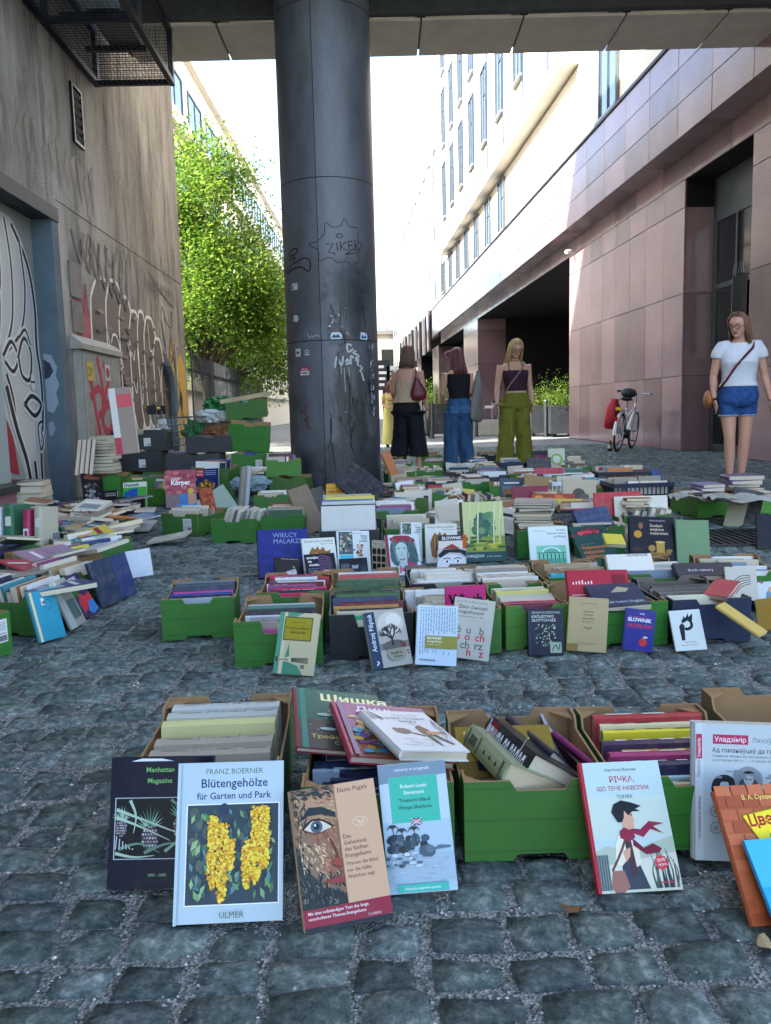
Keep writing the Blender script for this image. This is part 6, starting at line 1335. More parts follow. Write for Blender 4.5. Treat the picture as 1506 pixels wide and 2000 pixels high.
def d_woman(a):
    a.rect(0, 0, 1, 1, '#b9c6c6'); a.rect(0, 0, .08, 1, '#8c1f34')
    a.ell(.5, .60, .40, .38, '#46605e'); a.ell(.66, .45, .28, .30, '#3d5553'); a.ell(.3, .48, .2, .26, '#415a58'); a.ell(.46, .55, .22, .26, '#a9b9b4'); a.poly([(.36, .33), (.58, .33), (.66, .1), (.3, .1)], '#a3b4b0'); a.poly([(.1, .9), (.3, .98), (.7, .97), (.9, .85), (.8, .75), (.5, .86), (.25, .78)], '#8a2a3a')
    for k in range(26): x_ = .15+.7*a.rnd.random(); a.stroke([(x_, .9), (x_+a.rnd.uniform(-.1, .1), .6), (x_+a.rnd.uniform(-.05, .25), .3)], .003, a.rnd.choice(['#34494a', '#56706e', '#2c3f40'])) if not .3 < x_ < .62 else None
    for x_ in (.37, .56): a.ell(x_, .60, .05, .022, '#e0e6e4'); a.ell(x_, .60, .02, .02, '#1f2a2c'); a.stroke([(x_-.06, .655), (x_+.05, .665)], .004, '#2c3c3c')
    a.stroke([(.47, .58), (.44, .48), (.48, .47)], .003, '#6f8581'); a.stroke([(.38, .40), (.46, .37), (.55, .41)], .006, '#7a4a52')
    a.txt('Ewa', .58, .22, .11, '#b81f6a', bold=.03); a.txt('Jantar', .34, .10, .13, '#b81f6a', bold=.03, maxw=.55)
lean('woman', '#a8b6b6', .016, 'grey green portrait of a long haired woman with pink title in the third row', d_woman, hard=False)
def d_slow2(a): a.rect(0, 0, 1, 1, '#3a2f2c'); a.rect(0, .55, 1, .82, '#d8cfc4'); a.txt('SŁOWNIK', .12, .86, .10, '#ececec', maxw=.74, bold=.02); a.rect(.88, .4, 1, 1, '#cc4a22'); a.poly([(0, .5), (.5, .72), (.9, .5), (.9, .3), (0, .3)], '#9a3a34'); a.rect(0, 0, 1, .4, '#c9c4bc')
lean('slow2', '#3a2f2c', .02, 'brown and orange dictionary standing behind the eye portrait cover', d_slow2)
def d_eye(a):
    a.rect(0, 0, 1, 1, '#b7b9bc'); a.poly([(0, .72), (.2, .98), (.7, 1), (1, .9), (1, .6), (.8, .8), (.4, .84), (.1, .6)], '#1d1f23'); a.ell(.5, .3, .5, .45, '#d0d2d4', 18)
    for x_ in (.34, .72): a.ell(x_, .42, .10, .05, '#eef0f0'); a.ell(x_, .42, .045, .05, '#17191c'); a.stroke([(x_-.14, .54), (x_, .58), (x_+.12, .54)], .006, '#222428')
lean('eye', '#b7b9bc', .014, 'grey close up face with dark eyes leaning before the bark book', d_eye, hard=False)
def d_kuin(a):
    # plain landscape of the same colours
    a.rect(0, 0, 1, 1, '#b9bd7f'); a.rect(0, .0, 1, .16, '#214a46'); a.rect(0, .16, 1, .42, '#7f8f2c')
    for k in range(26): a.ell(a.rnd.uniform(.1, .95), a.rnd.uniform(.2, .40), a.rnd.uniform(.08, .16), .02, a.rnd.choice(['#a8a832', '#4a6a2c', '#c0b83c', '#2f5230']), 9)
    for k in range(34): a.ell(a.rnd.uniform(.3, .75), a.rnd.uniform(.42, .78), .08, .06, a.rnd.choice(['#3f6a52', '#547a58', '#325a4c', '#6a8a5c']), 9)
    for x_ in (.15, .36, .74, .88): a.stroke([(x_, .3), (x_+.03, .7), (x_+.08, 1)], .009, '#c9c79a'); a.stroke([(x_+.02, .3), (x_+.05, .7)], .003, '#7d8054')
    a.txt('КУИНДЖИ', .03, .07, .045, '#dfe4dc', maxw=.48, bold=.01); a.txt('и его школа', .55, .07, .03, '#cfd6cc', maxw=.36, bold=0); a.rect(0, 0, .04, 1, '#2c3a24')
lean('kuin', '#2c3a24', .03, 'large album with green landscape cover standing tallest in the third row', d_kuin)
def d_krotka(a):
    a.rect(0, 0, 1, 1, '#d3dcd8'); a.txt('Zbigniew Raszewski', .12, .88, .026, '#4a5250', maxw=.35, bold=0)
    for t, y_ in (('Krótka', .88), ('historia teatru', .80), ('polskiego', .72)): a.txt(t, .95, y_, .055, '#2c3230', 'r', maxw=.6, bold=.002)
    a.rect(.17, .03, .92, .52, '#7cc4a6'); a.ell(.545, .34, .24, .14, '#d3e8dc', 16, a0=0, a1=PI); a.ell(.545, .34, .20, .11, '#5fae90', 16, a0=0, a1=PI)
    for i in range(7): a.rect(.22+.1*i, .06, .25+.1*i, .32, '#2f6a58'); a.rect(.265+.1*i, .08, .30+.1*i, .2, '#3f8a70')
    a.rect(.19, .33, .9, .35, '#2f6a58'); a.rect(.19, .05, .9, .065, '#2f6a58')
lean('krotka', '#d3dcd8', .014, 'white theatre book with mint engraving leaning in the third row', d_krotka)
def d_vadem(a):
    a.rect(0, 0, 1, 1, '#17403c'); a.ell(.5, .86, .42, .09, '#0f2e2c')
    for k in range(26): a.ell(.5+a.rnd.gauss(0, .17), .85+a.rnd.gauss(0, .03), .06, .035, a.rnd.choice(['#a02a3a', '#c23a44', '#7a1a2c', '#8a2432']), 8)
    a.txt('Stanisław Jordanowski', .12, .55, .025, '#9a7a5a', maxw=.5, bold=0)
    for t, y_ in (('Vademecum', .44), ('malarstwa', .33), ('polskiego', .22), ('USA', .10)): a.txt(t, .10 if t != 'USA' else .55, y_, .085, '#b5682c', maxw=.76, bold=.03)
lean('vadem', '#17403c', .026, 'dark green album with red flowers and orange title in the third row', d_vadem)
def d_siedem(a):
    a.rect(0, 0, 1, 1, '#14131c'); a.txt('Maria Rzepińska', .45, .90, .035, '#b9b4b0', maxw=.42, bold=0)
    for t, y_ in (('Siedem', .78), ('wieków', .70), ('malarstwa', .62)): a.txt(t, .45, y_, .065, '#d8c9a8', maxw=.52, bold=.004)
    a.txt('europej-', .45, .10, .065, '#c9bca0', maxw=.45, bold=.004); a.ell(.18, .62, .09, .08, '#c08a1c'); a.ell(.25, .80, .05, .07, '#8a5a30'); a.ell(.65, .22, .26, .04, '#8a6426'); a.rect(.58, .24, .76, .46, '#b58f3c'); a.ell(.67, .46, .11, .025, '#d0b060'); a.ell(.48, .33, .08, .07, '#a8843c'); a.ell(.86, .28, .07, .04, '#9a7430'); a.ell(.15, .30, .12, .05, '#3a2420')
lean('siedem', '#14131c', .045, 'black still life album with golden cup leaning in the third row', d_siedem)
lean('green', '#6d8c64', .022, 'plain sage green hardcover standing beside the black still life album', lambda a: (a.rect(0, 0, 1, 1, '#6d8c64'), a.txt('HISTORIA', .5, .68, .025, '#9ab08e', 'c', bold=0), a.txt('SZTUKI', .5, .63, .025, '#9ab08e', 'c', bold=0)))
lean('darkr', '#1c1e24', .03, 'dark hardcover leaning alone beside the drain grate', lambda a: (a.rect(0, 0, 1, 1, '#1c1e24'), a.rect(.5, .6, .9, .9, '#8a7a3c')))
# books on the far side leaning over the third row
pbk(700, 1055, .06, (-.25, .35, .8), (.9, .15, .1), .12, .16, .012, '#2a1c22', 'dark red edged book tilted behind the woman portrait')
pbk(1185, 1062, .16, (.0, .6, .3), (.97, .0, -.1), .10, .09, .02, '#c9b83c', 'yellow book sliding under the still life album', hard=False)
pbk(1420, 1018, .0, (.3, .25, .9), (.8, -.3, -.1), .2, .26, .03, '#23252c', 'black album tilted at the picture edge by the drain grate')
pbk(1412, 1026, .0, (.35, .3, .85), (.8, -.3, -.1), .12, .2, .012, '#8a8468', 'khaki board tilted before the black album at the picture edge')

# ================================================================== boxes in the middle distance
def cc(key, px, py, yaw, colr, lab, **k): p = G(px, py); return carton(key, (p.x, p.y), R(yaw), colr, lab=lab, **k)
cpx('D2', (414, 1061), (499, 1060), 'green', 'green box of upright white books on the open cobbles', w=.29)
cpx('D3', (508, 1052), (597, 1050), 'green', 'green box of red and yellow magazines left of the column', w=.30)
cc('D4', 530, 1003, 2, 'green', 'green box with grey plastic bag behind the magazine box')
cc('D1', 352, 1047, -22, 'green', 'green box with white sticker turned beside the magazines', label_at=(.03, .04), w=.30)
fill('D2', 'the green box on open cobbles', orient='x', pal=[('#c6c8c8', 'white'), ('#b4b8ba', 'pale grey'), ('#a9adb0', 'grey'), ('#9a8a7a', 'tan')], up=.5, hmin=.19, hmax=.22, lean=18, tmax=.03)
fill('D3', raw=True, bdesc='the box left of the column', pal=LIGHT+[PAL[4], PAL[9], PAL[8]], hmin=.17, hmax=.2)
fill('D1', raw=True, bdesc='the stickered green box', n=10, pal=LIGHT+[PAL[9]], hmin=.16, hmax=.19)
fill('D4', raw=True, bdesc='the box behind the magazine box', n=10, pal=LIGHT)
MID = [  # px, py of the front edge, yaw, colour, where
 (700, 1062, 3, 'black', 'below the yellow microwave cookbook'), (775, 1042, 4, 'green', 'behind the art album box'), (872, 998, 3, 'green', 'behind the tall landscape album'), (800, 1012, -5, 'olive', 'before the column foot'), (930, 1018, 5, 'olive', 'just behind the landscape album'),
 (1010, 1036, -4, 'green', 'left of the red album'), (1075, 1030, 8, 'brown', 'with the old brown book'), (1140, 1042, -3, 'black', 'with the red album'), (1215, 1040, 4, 'green', 'with the cream atlas'), (1265, 1055, 0, 'green', 'behind the black still life album'),
 (800, 974, 2, 'green', 'by the column foot'), (862, 972, -4, 'black', 'second along behind the column'), (930, 974, 3, 'green', 'third along behind the column'), (965, 958, 0, 'grey', 'dark one beyond the third along'), (990, 984, -8, 'lime', 'nearest bright lime one'),
 (1050, 984, 4, 'olive', 'with the pattern book'), (1120, 975, 6, 'brown', 'with the engraving book'), (1180, 985, -4, 'olive', 'near the navy crate'),
 (785, 950, 3, 'olive', 'behind the black culottes'), (840, 946, 1, 'green', 'under the blue jeans'), (900, 950, -3, 'black', 'beside the blue jeans'), (960, 944, 3, 'green', 'in the middle of the far rows'), (1025, 955, -2, 'green', 'before the tilted red book'), (1085, 948, 5, 'black', 'behind the white crates'), (1130, 940, 0, 'olive', 'at the far right of the rows'),
 (780, 930, 0, 'green', 'between the two browsing women'), (850, 925, 4, 'lime', 'small bright one by the black culottes'), (935, 926, -2, 'green', 'right of the blue jeans'), (1000, 928, 2, 'navy', 'before the olive trousers'), (1070, 926, -3, 'olive', 'beyond the white crates'),
 (775, 912, 0, 'olive', 'left end of the farthest row'), (845, 910, 2, 'lime', 'lime one of the farthest row'), (960, 908, 0, 'navy', 'navy one of the farthest row'), (1030, 910, 0, 'black', 'black one of the farthest row')]
for i, (px, py, yw, cl_, wh) in enumerate(MID):
    key = f'm{i}'; cc(key, px, py, yw+rb_.uniform(-4, 4), cl_, f"{dict(lime='lime green', olive='olive green').get(cl_, cl_)} box of books {wh}", flaps=i < 14, w=.30, d=.40)
    fill(key, '', raw=True, hmin=.14, hmax=.19, pal=LIGHT*3+PAL, lean=rb_.uniform(3, 18), up=.45, zlift=.004, orient='x' if i % 5 == 4 else 'y')
    M, w_, d_, h_ = BOXES[key]; c_ = M @ Vector((0, .05, 0))
    if i % 3 == 0: flat_stack((c_.x, c_.y), rb_.randint(1, 3), '', yaw=yw, z0=.19, pal=LIGHT*3+PAL, raw=True, jit=25, tm=(.01, .028))
# small piles between the boxes
for k in range(30):
    px, py = rb_.uniform(770, 1130), rb_.uniform(905, 1000)
    if px > 1290-(1000-py)*2.0: continue
    p = G(px, py); flat_stack((p.x, p.y), rb_.randint(2, 5), '', yaw=rb_.uniform(-40, 40), pal=LIGHT*3+PAL, raw=True, jit=20)
MIX = LIGHT*4+PAL
for k in range(70):
    px, py = rb_.uniform(690, 1300), rb_.uniform(930, 1062)
    if px > 1330-(1060-py)*1.35 or (px < 760 and py < 985): continue
    p = G(px, py); kind_ = rb_.random()
    if kind_ < .78: flat_stack((p.x, p.y), rb_.randint(2, 6), '', yaw=rb_.uniform(-60, 60), pal=MIX, raw=True, jit=28, tm=(.008, .028))
    else:
        for q_ in range(rb_.randint(2, 5)):
            yw = R(rb_.uniform(-35, 35)); ln_ = R(rb_.uniform(15, 50)); c_, nm = rb_.choice(MIX); r2, u2, f = leanM(p.x+.05*q_, p.y+.03*q_, math.degrees(yw), math.degrees(ln_), rb_.uniform(-12, 12), .002); rawbook(f(.15), rb_.uniform(.12, .17), rb_.uniform(.17, .24), rb_.uniform(.01, .03), c_)
# slumped books along the wall
for k in range(85):
    X_ = rb_.uniform(-3.0, -1.45); Y_ = rb_.uniform(4.4, 6.5)
    if X_ > -1.5-(Y_-4)*.16: continue
    zz = .17+.06*max(0, (-1.7-X_))*rb_.random()
    a2 = rb_.uniform(0, 2*PI); zd = Vector((math.cos(a2), math.sin(a2), rb_.uniform(-.1, .2))); xd = Vector((-math.sin(a2), math.cos(a2), rb_.uniform(-.2, .2))); c_, nm = rb_.choice(PAL+LIGHT*2)
    if zd.cross(xd).z > 0: xd = -xd
    rawbook(axes((X_, Y_, zz), zd, xd), rb_.uniform(.13, .2), rb_.uniform(.18, .27), rb_.uniform(.008, .03), c_)
# plastic crates
def crate(px, py, yaw, col, lab, w_=.56, d_=.36, h_=.2):
    p = G(px, py); e = empty('plastic_crate', (p.x, p.y, 0), R(yaw)); tag(e, lab, 'crate'); m_ = pmat('crate_'+col[1:], col, .4, 0, .1)
    def side(L, name, loc, rot):
        q = MB(); q.b2((-L/2, 0, 0), (L/2, .012, .03)); q.b2((-L/2, -.006, h_-.035), (L/2, .016, h_)); n = int(L/.035)
        for i in range(n+1): x_ = -L/2+.004+i*(L-.008)/n; q.b2((x_-.004, .001, .03), (x_+.004, .011, h_-.035))
        q.b2((-L/2+.01, .002, h_*.48), (L/2-.01, .010, h_*.54)); q.build(name, m_, e, loc=loc, rot=rot)
    side(w_, 'side_panel', (0, 0, 0), (0, 0, 0)); side(w_, 'side_panel', (0, d_, 0), (0, 0, PI)); side(d_-.04, 'end_panel', (-w_/2+.001, d_/2, 0), (0, 0, -PI/2)); side(d_-.04, 'end_panel', (w_/2-.001, d_/2, 0), (0, 0, PI/2))
    MB().b2((-w_/2+.015, .015, .004), (w_/2-.015, d_-.015, .012)).build('base', m_, e)
    Mx = Matrix.Translation((p.x, p.y, 0)) @ rz4(R(yaw)) @ Matrix.Translation((0, d_/2, 0)); BOXES[lab] = (Mx, w_, d_, h_); fill(lab, '', raw=True, pal=LIGHT+PAL, hmin=.2, hmax=.25, lean=8)
crate(1257, 991, 3, '#20263c', 'navy plastic crate with barred sides at the right of the rows', .5)
crate(1225, 962, -4, '#1a1f30', 'darker plastic crate behind the navy crate')
crate(1130, 985, 4, '#c9d2d4', 'nearer white plastic crate in the far rows', .46)
crate(1110, 966, 0, '#bfc9c8', 'farther white plastic crate in the far rows', .46)
# larger covers standing among them
def d_pl(c1, c2): return lambda a: (a.rect(0, 0, 1, 1, c1), a.rect(.1, .2, .9, .6, c2), a.rect(.15, .72, .8, .8, '#d8d0c0'))
pbk(1003, 1020, .02, (0, .25, .95), (.97, -.05, .02), .26, .26, .02, '#7a2436', 'dark red album with two small photos standing among the middle boxes', lambda a: (a.rect(0, 0, 1, 1, '#7d2638'), a.rect(.15, .2, .45, .6, '#2a2a2c'), a.rect(.55, .2, .85, .6, '#34302e')))
pbk(1162, 1022, .08, (0, .2, .9), (.95, -.06, .25), .30, .2, .015, '#b01e26', 'bright red album lying open edged before the white crates')
pbk(1203, 1030, .06, (.0, .25, .9), (.93, .02, .20), .34, .2, .012, '#cdc9b8', 'long cream atlas lying beside the bright red album')
pbk(1100, 1004, .05, (.03, .25, .95), (.97, .02, 0), .25, .26, .02, '#a89a80', 'tan book with dark engraved dog portrait in the middle rows', lambda a: (a.rect(0, 0, 1, 1, '#b0a288'), a.ell(.48, .55, .2, .2, '#4a443a'), a.ell(.65, .5, .14, .1, '#5c5548'), a.poly([(.3, .2), (.65, .2), (.6, .45), (.38, .45)], '#3a362e')))
pbk(1038, 1010, .07, (.05, .2, .9), (.95, -.1, .1), .3, .17, .02, '#a3481c', 'orange autumn leaf patterned album in the middle rows', lambda a: (a.rect(0, 0, 1, 1, '#a03a1a'), [a.ell(a.rnd.uniform(.1, .9), a.rnd.uniform(.1, .9), .1, .06, a.rnd.choice(['#c9742a', '#d8942c', '#8a2a1a', '#b0541c']), 8) for k in range(30)]))
pbk(1080, 1040, .08, (0, .4, .8), (.97, .02, .06), .3, .12, .025, '#191a1e', 'black bound volume lying on the middle boxes')
pbk(1140, 1050, .08, (-.2, .5, .7), (.9, .2, .1), .22, .18, .03, '#24335a', 'blue bound volume tilted behind the dark green album')
pbk(1296, 985, .0, (-.2, .3, .9), (.5, .8, -.1), .26, .32, .02, '#1f4a8a', 'bright blue folder leaning on the navy crate')
pbk(978, 972, .1, (0, .2, .95), (.97, .05, 0), .2, .16, .02, '#3a4a5a', 'slate blue book with pale title standing in the lime box', d_pl('#3a4a5a', '#56697a'))
pbk(1022, 975, .1, (.1, .2, .95), (.9, .1, .2), .2, .2, .02, '#8a6a34', 'golden brown patterned book standing in the middle rows')
pbk(1045, 942, .12, (0, .2, .95), (.97, .05, 0), .28, .14, .02, '#a32236', 'crimson book lying on edge before the olive trousers')
pbk(1030, 930, .1, (0, .2, .95), (.97, -.02, 0), .26, .2, .02, '#1d2027', 'black book standing before the olive trousers')
pbk(1072, 915, .1, (0, .2, .95), (.97, .02, 0), .2, .24, .02, '#c9cfb8', 'pale book with lime green ring in the far row', lambda a: (a.rect(0, 0, 1, 1, '#c9cfb8'), a.ell(.5, .45, .36, .3, '#8fb03a'), a.ell(.5, .45, .24, .2, '#d8dcc8')))
pbk(1040, 912, .1, (0, .2, .95), (.97, .02, 0), .24, .2, .02, '#1a1a20', 'black book with magenta title in the far row', lambda a: (a.rect(0, 0, 1, 1, '#1a1a20'), a.txt('MASA', .15, .5, .25, '#c0326a', maxw=.7, bold=.02)))
pbk(775, 958, .0, (-.35, .1, .9), (.8, .4, .3), .10, .42, .03, '#b8692c', 'orange folder standing against the column foot')
pbk(705, 985, .02, (-.75, .25, .6), (.55, .2, .75), .26, .30, .03, '#1b1d26', 'big dark portfolio propped slanting against the column')
pbk(728, 985, .02, (-.75, .28, .6), (.58, .1, .72), .20, .30, .03, '#22242e', 'second dark portfolio propped before the first by the column')
lean('mikro', '#c9962c', .03, 'yellow microwave cookbook standing before the column', lambda a: (a.rect(0, 0, 1, 1, '#d09a2a'), a.rect(.6, .8, 1, 1, '#4a9aa8'), a.txt('mikrofalowe', .08, .58, .16, '#6a2418', maxw=.9, bold=.02), a.txt('Gotujemy w kuchni', .06, .78, .06, '#4a3018', maxw=.5, bold=0), a.rect(0, 0, 1, .40, '#9ab0b0'), a.ell(.6, .2, .3, .16, '#8a3a2a'), a.ell(.4, .14, .2, .1, '#5a7a3a')))
pbk(682, 985, .0, (0, .3, .95), (.9, -.1, 0), .17, .23, .03, '#5a6a8a', 'blue boxed volume standing right of the yellow cookbook')
zt = flat_stack(tuple(G(775, 1020))[:2], 8, 'the pale pile right of the yellow cookbook', yaw=-15, pal=LIGHT+[PAL[14]], wm=(.19, .22), hm=(.25, .3))
# two boxes at the right
cpx('R1', (1362, 1012), (1440, 1008), 'lime', 'lime green box under the white T-shirt woman', d=.40, w=.31, h=.17)
carton('R2', (2.80, 6.02), R(1), 'lime', w=.31, d=.40, h=.17, lab='second lime green box at the picture edge beside the first')
for kx in ('R1', 'R2'): fill(kx, '', raw=True, n=14, pal=LIGHT+[PAL[13], PAL[14]], hmin=.15, hmax=.17)
for i, (px, py, c_, nm) in enumerate(((1385, 965, '#9a988a', 'grey crumpled newspaper'), (1455, 968, '#a5a398', 'pale unfolded newspaper'))):
    p = G(px, py, .2); q = MB(); n = 9
    vs = [(p.x-.26+.52*a_/n, p.y-.16+.32*b_/n, .178+.018*math.sin(a_*1.3+i)+.014*math.cos(b_*1.7+a_*.5)+rb_.uniform(0, .006)) for b_ in range(n+1) for a_ in range(n+1)]
    q.add(vs, [(b_*(n+1)+a_, b_*(n+1)+a_+1, (b_+1)*(n+1)+a_+1, (b_+1)*(n+1)+a_) for b_ in range(n) for a_ in range(n)]); tag(q.build('newspaper', pmat('newsprint'+str(i), c_, .9, 0, .2, 30), smooth=True), nm+' spread over the lime boxes', 'newspaper')
p = G(1400, 962, .2); flat_stack((p.x-.02, p.y+.12), 2, 'the pair on the lime boxes', yaw=5, z0=.205, pal=[('#b5803c', 'orange tan'), ('#8a7aa0', 'lilac')])
p = G(1440, 955, .2); flat_stack((p.x+.1, p.y+.15), 3, 'the lilac pile beside the newspapers', yaw=-5, z0=.205, pal=[('#8a7aa0', 'lilac'), ('#9a8a9a', 'mauve'), ('#5a4a6a', 'violet')], wm=(.2, .26))

# ================================================================== heap along the left wall
def cl_box(key, c, yaw, colr, lab, **k):
    y = R(yaw); f = Vector((-math.sin(y), math.cos(y), 0)); d = k.get('d', .40); p = Vector((c[0], c[1], 0))-f*d/2; return carton(key, p, y, colr, lab=lab, **k)
LB = [((-1.62, 2.88), 62, 'green', 'nearest green box with barcode sticker at the left edge'), ((-1.54, 3.32), 80, 'green', 'green box behind the teal and pale leaning books'), ((-1.56, 3.75), 75, 'green', 'green box behind the navy leaning volumes'), ((-1.95, 3.5), 70, 'green', 'green box below the tall dictionaries'), ((-1.75, 4.25), 60, 'brown', 'brown box under the white board'), ((-2.05, 4.75), 35, 'green', 'tilted torn green box in the left heap'), ((-2.5, 4.3), 80, 'olive', 'olive box deep in the left heap'), ((-2.1, 5.4), 20, 'green', 'green box of glossy magazines in the left heap'), ((-2.6, 5.3), 70, 'green', 'green box by the pink plinth'), ((-2.6, 6.1), 30, 'brown', 'brown flap box under the giant black album'), ((-2.2, 6.3), 10, 'green', 'green box before the German textbook'), ((-1.72, 4.68), 55, 'green', 'green box under the ruled pad in the left heap'), ((-1.9, 5.12), 30, 'green', 'green box at the far end of the left heap')]
for i, (c, yw, cl_, lab) in enumerate(LB):
    cl_box(f'L{i}', c, yw, cl_, lab, label_at=(.06, .05) if i == 0 else None, w=.29)
    fill(f'L{i}', ['the nearest left edge box', 'the box behind the teal paperback'][min(i, 1)], n=11 if i < 4 else 8, raw=i > 1, pal=PAL+LIGHT, hmin=.15, hmax=.19, up=.55)
lean('teal', '#2f8ea6', .022, 'teal paperback with circle emblem leaning at the left', lambda a: (a.rect(0, 0, 1, 1, '#2f8ea6'), a.rect(0, 0, .10, 1, '#cfc49a'), a.stroke([(.62+.13*math.cos(2*PI*i/16), .70+.09*math.sin(2*PI*i/16)) for i in range(16)], .002, '#1a3f5a', close=True), a.rect(.38, .70, .5, .84, '#c9d4d8'), a.rect(.42, .72, .5, .78, '#b03a4a')), hard=False)
lean('wht', '#a8a99c', .024, 'stone coloured book with green photo strip leaning beside the teal one', lambda a: (a.rect(0, 0, 1, 1, '#a8a698'), a.rect(0, 0, .2, 1, '#c3ccd0'), a.rect(.3, .15, .9, .55, '#4d6a68'), [a.stroke([(.35+.06*i, .17), (.45+.06*i, .53)], .003, '#7d9690') for i in range(7)], a.rect(.35, .7, .8, .8, '#5a5850')), hard=False)
lean('ford', '#2a2450', .02, 'purple English course book with red and blue waves at the left', lambda a: (a.rect(0, 0, 1, 1, '#2a2450'), a.txt('OXFORD', .04, .85, .09, '#e0dcea', maxw=.9, bold=.02), a.txt('Wordpower', .08, .74, .07, '#e0dcea', maxw=.85, bold=.01), a.poly([(0, .35), (.3, .55), (.6, .45), (1, .5), (1, .3), (.5, .2), (0, .1)], '#c03040'), a.poly([(.3, .1), (.6, .3), (1, .3), (1, .05), (.5, 0)], '#2f7ac0')), hard=False)
lean('navy1', '#26344c', .03, 'left half of a pair of plain navy volumes leaning at the left', hard=True)
lean('navy2', '#2a3a66', .03, 'right brighter half of the pair of plain navy volumes', hard=True)
lean('whtboard', '#c9cfd6', .006, 'blank white board standing at the end of the left heap', hard=False)
lean('gig', '#1a1a1e', .02, 'black album with orange title and old photo against the jamb', lambda a: (a.rect(0, 0, 1, 1, '#1b1b1f'), a.txt('GIGANTY', .1, .84, .09, '#b0603a', maxw=.8, bold=.02), a.txt('GROZY', .2, .93, .05, '#b0603a', maxw=.6, bold=.01), [a.ell(a.rnd.uniform(.1, .9), a.rnd.uniform(.05, .7), .08, .05, a.rnd.choice(['#5a5a5c', '#8d8d8f', '#2c2c2e', '#3f3f42']), 8) for k in range(50)]))
lean('deu', '#3a8a3a', .03, 'green German textbook with giant blue numeral one', lambda a: (a.rect(0, 0, 1, 1, '#3f9a3c'), a.rect(0, .84, 1, 1, '#c9cdc0'), a.txt('Deutsch', .04, .87, .10, '#1a1c1a', maxw=.92, bold=.03), a.poly([(.30, .05), (.62, .05), (.62, .80), (.42, .80), (.05, .68), (.05, .55), (.30, .58)], '#1f4aa0'), a.txt('b', .74, .06, .2, '#1f4aa0', bold=.05)))
lean('korp', '#8a3a44', .03, 'red anatomy book with white title standing on the left heap', lambda a: (a.rect(0, 0, 1, 1, '#9a4450'), [a.ell(a.rnd.uniform(.03, .97), a.rnd.uniform(.38, .95), .1, .05, a.rnd.choice(['#8a3644', '#b05a5c', '#a34a54', '#c07068']), 9) for k in range(40)], a.txt('Unser', .18, .74, .07, '#ece4e2', maxw=.3, bold=.02), a.txt('Körper', .18, .60, .13, '#f0e8e6', maxw=.64, bold=.04), a.rect(.0, .0, .45, .35, '#7d6a68'), a.rect(.46, .08, .72, .35, '#3a78b0'), a.rect(.73, .08, 1, .35, '#c08a6a'), a.rect(.4, 0, 1, .08, '#2a86c8'), a.ell(.82, .42, .1, .08, '#c9a83c'), [a.ell(.05+.06*i, .06+.05*(i % 5), .03, .022, '#b06a70', 7) for i in range(7)]))
lean('turia', '#1c2a5a', .03, 'dark blue history book with golden lion standing right of the anatomy book', lambda a: (a.rect(0, 0, 1, 1, '#1d2b5e'), a.rect(.0, .78, .36, 1, '#a8283a'), a.txt('TURIA', .04, .90, .05, '#ece0dc', maxw=.3), a.txt('BATA', .05, .82, .05, '#ece0dc', maxw=.3), a.lines(.42, .9, .93, 3, .05, '#9aa4c4', .02), a.ell(.45, .45, .38, .24, '#6a4a1c'), [a.ell(.45+a.rnd.gauss(0, .16), .45+a.rnd.gauss(0, .1), .05, .03, a.rnd.choice(['#b08a3a', '#8a6424', '#d0ac58', '#4a3414']), 7) for k in range(40)], a.rect(0, 0, 1, .16, '#c9c9c4')))
lean('giz', '#17181c', .02, 'small black book with pale title left of the German textbook', lambda a: (a.rect(0, 0, 1, 1, '#17181c'), a.lines(.2, .9, .85, 2, .08, '#b9b6ae', .03), a.ell(.55, .4, .25, .2, '#3f3a36')))
pbk(221, 1004, .05, (0, .2, .95), (.97, 0, 0), .26, .14, .015, '#121214', 'wide black album with grey lettering below the German textbook', lambda a: (a.rect(0, 0, 1, 1, '#131316'), a.txt('EGIPT', .3, .35, .3, '#a9a9a4', maxw=.6, bold=-.002)))
pbk(405, 1030, .0, (-.22, .25, .93), (.8, .35, 0), .10, .30, .04, '#8f3f1c', 'orange brown tall book leaning between the boxes', lambda a: (a.rect(0, 0, 1, 1, '#963f18'), [a.ell(a.rnd.uniform(.2, .8), a.rnd.uniform(.1, .9), .15, .04, a.rnd.choice(['#b05a24', '#7a3014', '#c0742c']), 8) for k in range(24)]))
pbk(432, 1022, .02, (-.55, .3, .75), (.75, .2, .4), .18, .26, .012, '#8a9a8c', 'grey green magazine sliding beside the orange brown book', hard=False)
pbk(600, 1045, .0, (-.38, .15, .9), (.6, .6, -.1), .2, .34, .02, '#7a6a58', 'brown magazines leaning against the box left of the column', hard=False)
pbk(622, 1040, .0, (-.34, .2, .9), (.6, .6, -.1), .2, .32, .02, '#4a4644', 'dark grey volume leaning behind the brown magazines')
def d_small(c): return lambda a: (a.rect(0, 0, 1, 1, c), a.lines(.12, .85, .85, 2, .08, '#e0dcd4', .03), a.rect(.15, .2, .85, .6, '#8d9aa4'))
